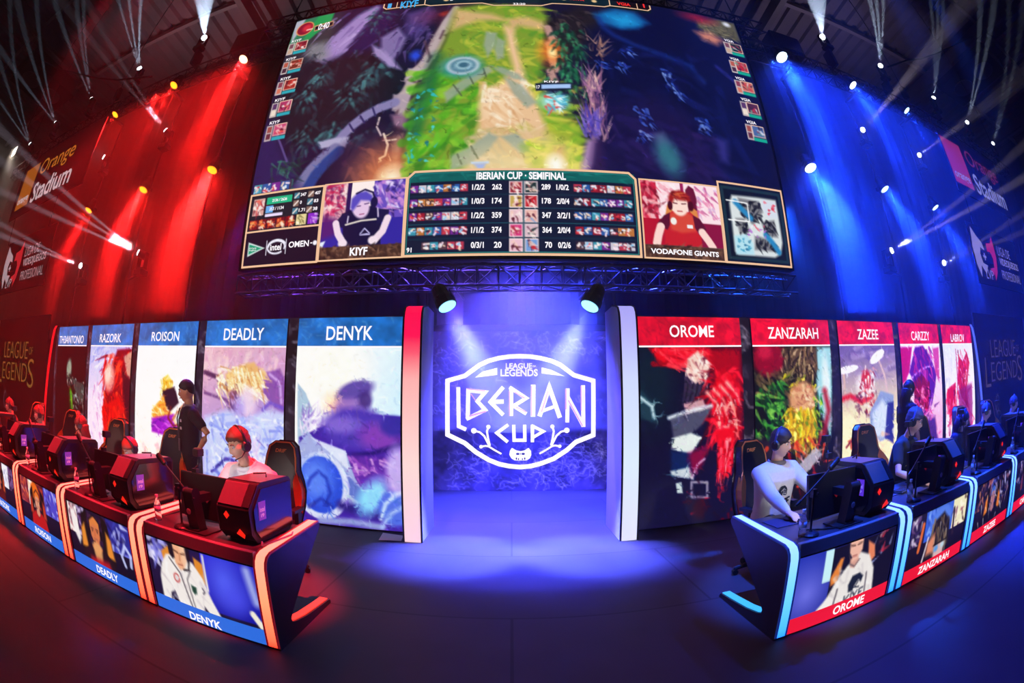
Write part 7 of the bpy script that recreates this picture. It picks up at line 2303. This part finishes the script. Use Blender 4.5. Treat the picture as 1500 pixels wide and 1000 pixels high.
def person(x, y, rz, label, cat_group, hs=1.15, seat=True, lean=.12, head_yaw=0.0, head_pitch=.15, hands=None, skin='#c99a82', hair='#2c1e18', style='short', shirt='#d8d4d0', sleeve='long', trousers='#1c1c26',
           shoes='#26242c', vox=.0085, headset=None, cap=None, hood=None, logo=None, glasses=False, twist=0.0, seed=0, collar=None, shift=(0, 0), bulk=1.0):
    t = root('person', (x, y, 0), label, 'person', cat_group, rz, True)
    s = hs
    SK, HR, SH, TR, SO = (mat('skin_' + skin, skin, .55), mat('hair_' + hair, hair, .6, grain=.3, gscale=90), mat('cloth_' + shirt, shirt, .85, grain=.10, gscale=60),
                          mat('trousers_' + trousers, trousers, .85, grain=.1, gscale=60), mat('shoe_' + shoes, shoes, .6))
    B, S_, T_ = MB(), MB(), MB()
    pz = .60 if seat else .98
    pel = Vector((0, .06 if seat else 0, pz)) + Vector((shift[0], shift[1], 0))
    up = Vector((0, -math.sin(lean), math.cos(lean)))
    bk = Vector((0, math.cos(lean), math.sin(lean)))
    rt = Vector((math.cos(twist), math.sin(twist), 0))
    bk = Vector((-math.sin(twist) * math.cos(lean), math.cos(twist) * math.cos(lean), math.sin(lean)))
    at = lambda h, w=0, d=0: pel + up * h + rt * w + bk * d
    rings = [(-.10, .155, .105), (0, .165, .115), (.12, .150, .105), (.25, .160, .112), (.36, .178, .118), (.44, .172, .105), (.49, .120, .080), (.52, .065, .062)]
    loft = lambda k: [(at(h) * s, rt * w * k * s, bk * d * k * s) for h, w, d in rings]
    B.loft(loft(.90)[:7], 20)
    S_.loft(loft(1.06 * bulk)[:6] + loft(1.06)[6:7] + [(at(.505) * s, rt * .085 * s, bk * .074 * s)], 22)
    neck, hc = at(.50), at(.50) + Vector((0, -.035 - .12 * math.sin(lean), .155))
    B.limb([at(.44) * s, neck * s, (hc + Vector((0, .02, -.06))) * s], [.060 * s, .056 * s, .054 * s], 12)
    HM = Matrix.Rotation(head_yaw, 3, 'Z') @ Matrix.Rotation(head_pitch, 3, 'X')
    hv, hf = head_points('skin')
    B.add([(hc + HM @ Vector(p)) * s for p in hv], hf)
    for e in (-1, 1):
        B.ball((hc + HM @ Vector((e * .074, .010, -.004))) * s, (.012 * s, .022 * s, .032 * s), 8)
    # arms
    if hands is None:
        hands = (((-.20, -.34, .80), 'down'), ((.16, -.36, .80), 'down'))
    for e, (tg, mode) in zip((-1, 1), hands):
        sh = at(.42, e * .192)
        el, wr = ik(sh, tg, .285, .255, (e * .8, .35, -.9) if mode != 'hip' else (e * 1.0, .5, .1))
        B.limb([at(.43, e * .12) * s, sh * s, (sh.lerp(el, .5)) * s, el * s, (el.lerp(wr, .35)) * s, wr * s], [.050 * s, .050 * s, .043 * s, .036 * s, .037 * s, .026 * s], 12)
        fd = (wr - el).normalized()
        if mode == 'down':
            hand(B, wr * s, Vector((fd.x * .6, fd.y, -.18)), (0, 0, 1), s, .55, e)
        elif mode == 'hang':
            hand(B, wr * s, Vector((0, -.05, -1)), (e, 0, 0), s, .45, -1)
        else:
            hand(B, wr * s, Vector((-e * .8, -.5, -.2)), (0, .4, 1), s, .9, e)
        full = sleeve == 'long'
        S_.limb([at(.43, e * .11) * s, sh * s, (sh.lerp(el, .6)) * s] + ([el * s, (el.lerp(wr, .5)) * s, (el.lerp(wr, .93)) * s] if full else []), [.066 * s * bulk, .068 * s * bulk, .058 * s * bulk] + ([.052 * s * bulk, .046 * s * bulk, .038 * s] if full else []), 14)
        if full:
            S_.limb([(el.lerp(wr, .86)) * s, (el.lerp(wr, .96)) * s], [.036 * s, .034 * s], 12)
    # legs
    for e in (-1, 1):
        if seat:
            hp, kn, an = pel + Vector((e * .09, -.02, -.03)), pel + Vector((e * .13, -.44, -.04)), pel + Vector((e * .13, -.40, -.51))
        else:
            hp, kn, an = pel + Vector((e * .085, 0, -.04)), pel + Vector((e * .10, -.02, -.47)), pel + Vector((e * .11, .01, -.89))
        an.z = .085
        B.limb([hp * s, kn * s, kn.lerp(an, .35) * s, an * s], [.070 * s, .052 * s, .052 * s, .036 * s], 12)
        T_.limb([hp * s, hp.lerp(kn, .5) * s, kn * s, kn.lerp(an, .5) * s, (an + Vector((0, 0, .03))) * s], [.092 * s, .082 * s, .066 * s, .062 * s, .056 * s], 14)
        B.limb([an * s, (an + Vector((0, -.12, -.045))) * s], [.036 * s, .030 * s], 10)
        MB().loft([((an + Vector((0, .055, -.045))) * s, Vector((.036, 0, 0)) * s, Vector((0, 0, .038)) * s), ((an + Vector((0, 0, -.035))) * s, Vector((.044, 0, 0)) * s, Vector((0, 0, .048)) * s),
                 ((an + Vector((0, -.10, -.050))) * s, Vector((.048, 0, 0)) * s, Vector((0, 0, .034)) * s), ((an + Vector((0, -.19, -.060))) * s, Vector((.036, 0, 0)) * s, Vector((0, 0, .024)) * s)], 14).build('shoe', SO, t, smooth=True)
    T_.loft([(at(-.13) * s, rt * .135 * s, bk * .10 * s), (at(-.06) * s, rt * .168 * s, bk * .122 * s), (at(.03) * s, rt * .162 * s, bk * .116 * s)], 20)
    B.build('body', SK, t, remesh=vox)
    S_.build('shirt', SH, t, remesh=.012)
    T_.build('trousers', TR, t, remesh=.014)
    # face
    for e in (-1, 1):
        MB().ball((hc + HM @ Vector((e * .031, -.0775, .012))) * s, .0115 * s, 10).build('eye', EYE_W, t, smooth=True)
        MB().ball((hc + HM @ Vector((e * .031, -.0858, .011))) * s, .0055 * s, 8).build('iris', EYE_D, t, smooth=True)
        MB().limb([(hc + HM @ Vector((e * .015, -.0945, .030))) * s, (hc + HM @ Vector((e * .034, -.0915, .036))) * s, (hc + HM @ Vector((e * .050, -.080, .031))) * s], [.004 * s, .0045 * s, .003 * s], 6).build('eyebrow', HR, t, smooth=True)
    MB().limb([(hc + HM @ Vector((-.022, -.087, -.060))) * s, (hc + HM @ Vector((0, -.0965, -.059))) * s, (hc + HM @ Vector((.022, -.087, -.060))) * s], [.003 * s, .0058 * s, .003 * s], 8).build('lips', LIPS, t, smooth=True)
    hv, hf = head_points('hair', seed, style)
    H = MB().add([(hc + HM @ Vector(p)) * s for p in hv], hf)
    if style == 'long':
        for k in range(15):
            a = PI * (.02 + .96 * k / 14)
            p0 = Vector((.072 * math.cos(a), .02 + .082 * math.sin(a), -.02))
            H.limb([(hc + HM @ p0) * s, (hc + HM @ (p0 + Vector((.006 * math.cos(a), .012, -.13)))) * s, (hc + p0 + Vector((0, .03, -.30 - .03 * (k % 3)))) * s], [.026 * s, .024 * s, .010 * s], 7)
    H.build('hair', HR, t, smooth=True)
    if collar:
        MB().loft([(at(.485) * s, rt * .098 * s, bk * .090 * s), (at(.522) * s, rt * .076 * s, bk * .074 * s), (at(.515) * s, rt * .066 * s, bk * .066 * s), (at(.485) * s, rt * .07 * s, bk * .07 * s)], 18).build('collar', mat('collar_' + collar, collar, .8), t, smooth=True)
    if hood:
        HM2 = MB().loft([(at(.46, 0, .02) * s, rt * .15 * s, bk * .11 * s), (at(.54, 0, .03) * s, rt * .115 * s, bk * .105 * s), (at(.58, 0, .05) * s, rt * .09 * s, bk * .08 * s)], 18)
        HM2.build('hood', mat('hood_' + hood, hood, .8), t, smooth=True)
    if cap:
        v = [(p[0] * 1.09, p[1] * 1.07, p[2] * 1.1) for p in head_points('skin')[0]]
        v = [p if p[2] > .045 else (p[0] * .85, p[1] * .85, .045) for p in v]
        MB().add([(hc + HM @ Vector(p)) * s for p in v], hf).build('cap', mat('cap_' + cap, cap, .8), t, smooth=True)
    if glasses:
        g = MB()
        for e in (-1, 1):
            g.tube([(hc + HM @ Vector((e * .031 + .021 * math.cos(a), -.097, .010 + .016 * math.sin(a)))) * s for a in np.linspace(0, 2 * PI, 15)], .0024 * s, 6, False)
            g.tube([(hc + HM @ Vector((e * .052, -.096, .014))) * s, (hc + HM @ Vector((e * .076, .005, .012))) * s], .002 * s, 6)
        g.tube([(hc + HM @ Vector((-.010, -.099, .012))) * s, (hc + HM @ Vector((.010, -.099, .012))) * s], .002 * s, 6)
        g.build('glasses', DARK, t)

    def chest(u, v, off=.012):
        """A point on the front of the shirt: u across, v up the spine (metres)."""
        for (h0, w0, d0), (h1, w1, d1) in zip(rings, rings[1:]):
            if h0 <= v <= h1:
                q = (v - h0) / (h1 - h0)
                w, d = (w0 + (w1 - w0) * q) * 1.06 * bulk, (d0 + (d1 - d0) * q) * 1.06 * bulk
                return (at(v, u) - bk * (d * max(0, 1 - (abs(u) / w) ** 2.4) ** (1 / 2.4) + off)) * s
        return at(v, u) * s

    if logo:
        logo(t, chest)
    if headset:
        hd = root('headset', (x, y, 0), headset[0], 'headset', headset[1], rz, True)
        band = [(hc + HM @ Vector((.092 * math.cos(a), .012, -.004 + .146 * math.sin(a) ** .9))) * s for a in np.linspace(.06, PI - .06, 15)]
        MB().tube(band, .0125 * s, 8).build('headband', mat('headset_shell_' + headset[2], headset[2], .35), hd, smooth=True)
        for e in (-1, 1):
            MB().lathe([(.030 * s, 0), (.043 * s, .006 * s), (.045 * s, .022 * s), (.034 * s, .034 * s)], (hc + HM @ Vector((e * .066, .010, -.006))) * s, 16, HM @ Matrix.Rotation(e * PI / 2, 3, 'Y')).build('ear_cup', mat('headset_cup', '#15131a', .4), hd)
        MB().tube([(hc + HM @ Vector(p)) * s for p in ((.088, -.01, -.03), (.086, -.06, -.062), (.05, -.112, -.074))], .005 * s, 6).build('microphone_boom', DARK, hd)
    return t


INK = mat('shirt_print_navy', '#10131f', .8)


def kiyf_print(t, chest):
    """Helmeted warrior badge with the team letters under it."""
    m = MB()

    def poly(P):
        c = [chest(u, v + .03) for u, v in P]
        m.add(c, [tuple(range(len(c)))])
    def strip(P, w):
        for a, b in zip(P, P[1:]):
            d = (Vector(b) - Vector(a)).normalized()
            n = Vector((-d.y, d.x)) * w / 2
            poly([(a[0] + n.x, a[1] + n.y), (b[0] + n.x, b[1] + n.y), (b[0] - n.x, b[1] - n.y), (a[0] - n.x, a[1] - n.y)])
    o = -.02
    for P in ([(-.055, .185), (-.045, .23), (-.04, .185)], [(-.045, .19), (-.04, .25), (-.02, .275), (-.012, .20)], [(-.04, .25), (-.02, .285), (.02, .288), (.045, .268), (.01, .262), (-.015, .24)],
              [(.045, .268), (.062, .238), (.045, .245), (.02, .262)], [(-.012, .2), (-.01, .235), (.01, .245), (.0, .195)]):
        poly([(u + o, v) for u, v in P])
    for P in ([(.012, .246), (.05, .235)], [(.008, .228), (.055, .222)], [(.012, .212), (.05, .198)], [(.05, .25), (.056, .2)]):
        strip([(u + o, v) for u, v in P], .008)
    x0 = -.085
    for P in ([(0, .17), (0, .105)], [(.034, .17), (.004, .138), (.036, .105)], [(.058, .17), (.058, .105)], [(.078, .17), (.098, .138), (.118, .17)], [(.098, .138), (.098, .105)], [(.140, .105), (.140, .17), (.176, .17)], [(.140, .14), (.168, .14)]):
        strip([(x0 + u, v) for u, v in P], .016)
    m.build('team_print', INK, t)


def patches(t, chest, rects, m):
    for u0, v0, u1, v1 in rects:
        c = [chest(u0, v0), chest(u1, v0), chest(u1, v1), chest(u0, v1)]
        MB().add(c, [(0, 1, 2, 3)]).build('sponsor_print', m, t)


def jersey_print(t, chest):
    patches(t, chest, ((-.11, .37, -.05, .385), (.05, .37, .11, .385), (-.09, .25, .09, .262), (-.035, .20, .035, .235)), mat('jersey_print', '#c8b448', .8))


def coach_print(t, chest):
    patches(t, chest, ((-.11, .31, -.06, .35), (.05, .33, .10, .36), (-.10, .25, -.07, .29), (.03, .25, .09, .28)), mat('coach_print', '#d8d0d4', .8))
    m = MB()
    for e in (-1, 1):
        m.tube([chest(e * .07, .475, .02), chest(e * .055, .36, .022), chest(e * .02, .16, .022)], .010, 6)
    m.build('lanyard', mat('lanyard_strap', '#4a3c40', .7), t)
    c = [chest(-.045, .02, .026), chest(.045, .02, .026), chest(.045, .15, .026), chest(-.045, .15, .026)]
    MB().add(c + [Vector(p) + Vector((0, .008, 0)) for p in c], [(0, 1, 2, 3), (7, 6, 5, 4), (0, 4, 5, 1), (1, 5, 6, 2), (2, 6, 7, 3), (3, 7, 4, 0)]).build('badge', mat('pass_badge', '#6c5a60', .4), t)


HG = 'headsets on the players'
GA, GB = 'players of the salmon strip desks', 'players of the cyan strip desks'
tw_ = mat('zip_dark', '#2a2430', .6)
person(-2.60, 4.14, -.10, 'seated player in a white jacket leaning toward his monitor, head bowed', GA, lean=.46, head_yaw=-.30, head_pitch=.35, hands=(((-.26, -.48, .71), 'down'), ((.14, -.48, .71), 'down')), skin='#d2a084', hair='#5a3420', style='swept',
       shirt='#e4dedc', headset=('black headset on the white jacketed player', HG, '#1c161c'), collar='#e4dedc', vox=.0075, hs=1.32, bulk=1.12)
person(-4.44, 4.22, -.05, 'seated player bent low, only ruddy brown hair showing over the second computer', GA, lean=.62, head_yaw=-.2, head_pitch=.62, skin='#c89478', hair='#7a3c24', style='short', shirt='#2a1a20', headset=('dark headset on the player bent low', HG, '#2a1c1c'), vox=.011)
person(-6.22, 4.25, -.15, 'seated player in an orange top with a red cap, facing sideways', GA, lean=.16, head_yaw=-.75, head_pitch=.18, skin='#d09a80', hair='#4a1c18', style='long', shirt='#b8481c', headset=('dark headset over a red cap', HG, '#3c1418'), cap='#b02020', vox=.010)
person(-7.80, 4.22, -.2, 'seated player with reddish hair, half hidden by the fourth monitor', GA, lean=.2, head_yaw=-.3, head_pitch=.2, skin='#b87c64', hair='#6a2a1c', style='fringe', shirt='#5a1c1c', headset=('dark headset on the reddish haired player', HG, '#301414'), vox=.011)
person(-9.45, 4.2, -.2, 'seated player in a dim red top at the last salmon strip desk', GA, lean=.2, head_yaw=-.2, head_pitch=.2, skin='#a87058', hair='#3c1a14', style='short', shirt='#4a181c', headset=('dark headset on the player at the last salmon strip desk', HG, '#241012'), vox=.012)
person(2.82, 4.20, .10, 'seated player in a grey printed sweater, hand on the mouse', GB, lean=.10, head_yaw=.45, head_pitch=.16, hands=(((-.24, -.50, .735), 'down'), ((.20, -.47, .76), 'down')), skin='#d4a894', hair='#2c1c18', style='fringe', shirt='#c8c2bc',
       headset=('dark blue headset on the grey sweatered player', HG, '#26305c'), logo=kiyf_print, collar='#6c6468', vox=.0072, seed=4, hs=1.24, bulk=1.17)
person(4.98, 4.14, .20, 'seated player with glasses in a black team jersey, bending to the screen', GB, lean=.36, head_yaw=.45, head_pitch=.35, hands=(((-.34, -.44, .72), 'down'), ((.10, -.44, .72), 'down')), skin='#cfa090', hair='#3a3a5a', style='swept', shirt='#15151f', sleeve='short',
       headset=('blue headset on the player with glasses', HG, '#3850a8'), glasses=True, logo=jersey_print, vox=.008, hs=1.30)
person(6.86, 4.24, .1, 'seated player with long dark hair and a blue headset, looking down', GB, lean=.25, head_yaw=.3, head_pitch=.4, skin='#9c8090', hair='#20203c', style='long', shirt='#181830', sleeve='short', headset=('bright blue headset on the long haired seated player', HG, '#2c48c0'), vox=.010)
person(8.0, 4.22, .1, 'seated player in a dark jersey with a sleeve patch, bare forearm forward', GB, lean=.14, head_yaw=.6, head_pitch=.2, hands=(((-.16, -.50, .82), 'down'), ((.2, -.44, .80), 'down')), skin='#b898a0', hair='#1c1c30', style='short', shirt='#202a58', sleeve='short',
       headset=('blue headset on the player with the sleeve patch', HG, '#2440b0'), vox=.010)
person(9.55, 4.2, .1, 'seated player in dim blue light at the last cyan strip desk', GB, lean=.16, head_yaw=.4, head_pitch=.2, skin='#8c809c', hair='#18183a', style='short', shirt='#1c2448', headset=('blue headset on the player at the last cyan strip desk', HG, '#20389c'), vox=.012)
person(-4.42, 5.05, -.62, 'standing man in a black team polo with lanyard and badge, one hand on his hip', 'coaches standing behind the players', hs=1.28, seat=False, lean=.02, head_yaw=-.35, head_pitch=.18, hands=(((-.24, -.02, .86), 'hang'), ((.20, .06, 1.04), 'hip')), skin='#c8906c', hair='#1c1414', style='short',
       shirt='#17141c', sleeve='short', trousers='#15131a', logo=coach_print, collar='#8a7468', vox=.0085)
person(6.26, 5.05, 1.25, 'standing person with long dark hair in a black shirt, seen from the side', 'coaches standing behind the players', hs=1.22, seat=False, lean=.06, head_yaw=.1, head_pitch=.25, hands=(((-.25, -.10, .86), 'hang'), ((.24, -.06, .86), 'hang')), skin='#b88c88', hair='#1a1220', style='long',
       shirt='#121018', sleeve='short', trousers='#12111a', collar='#b0a8c0', vox=.009)
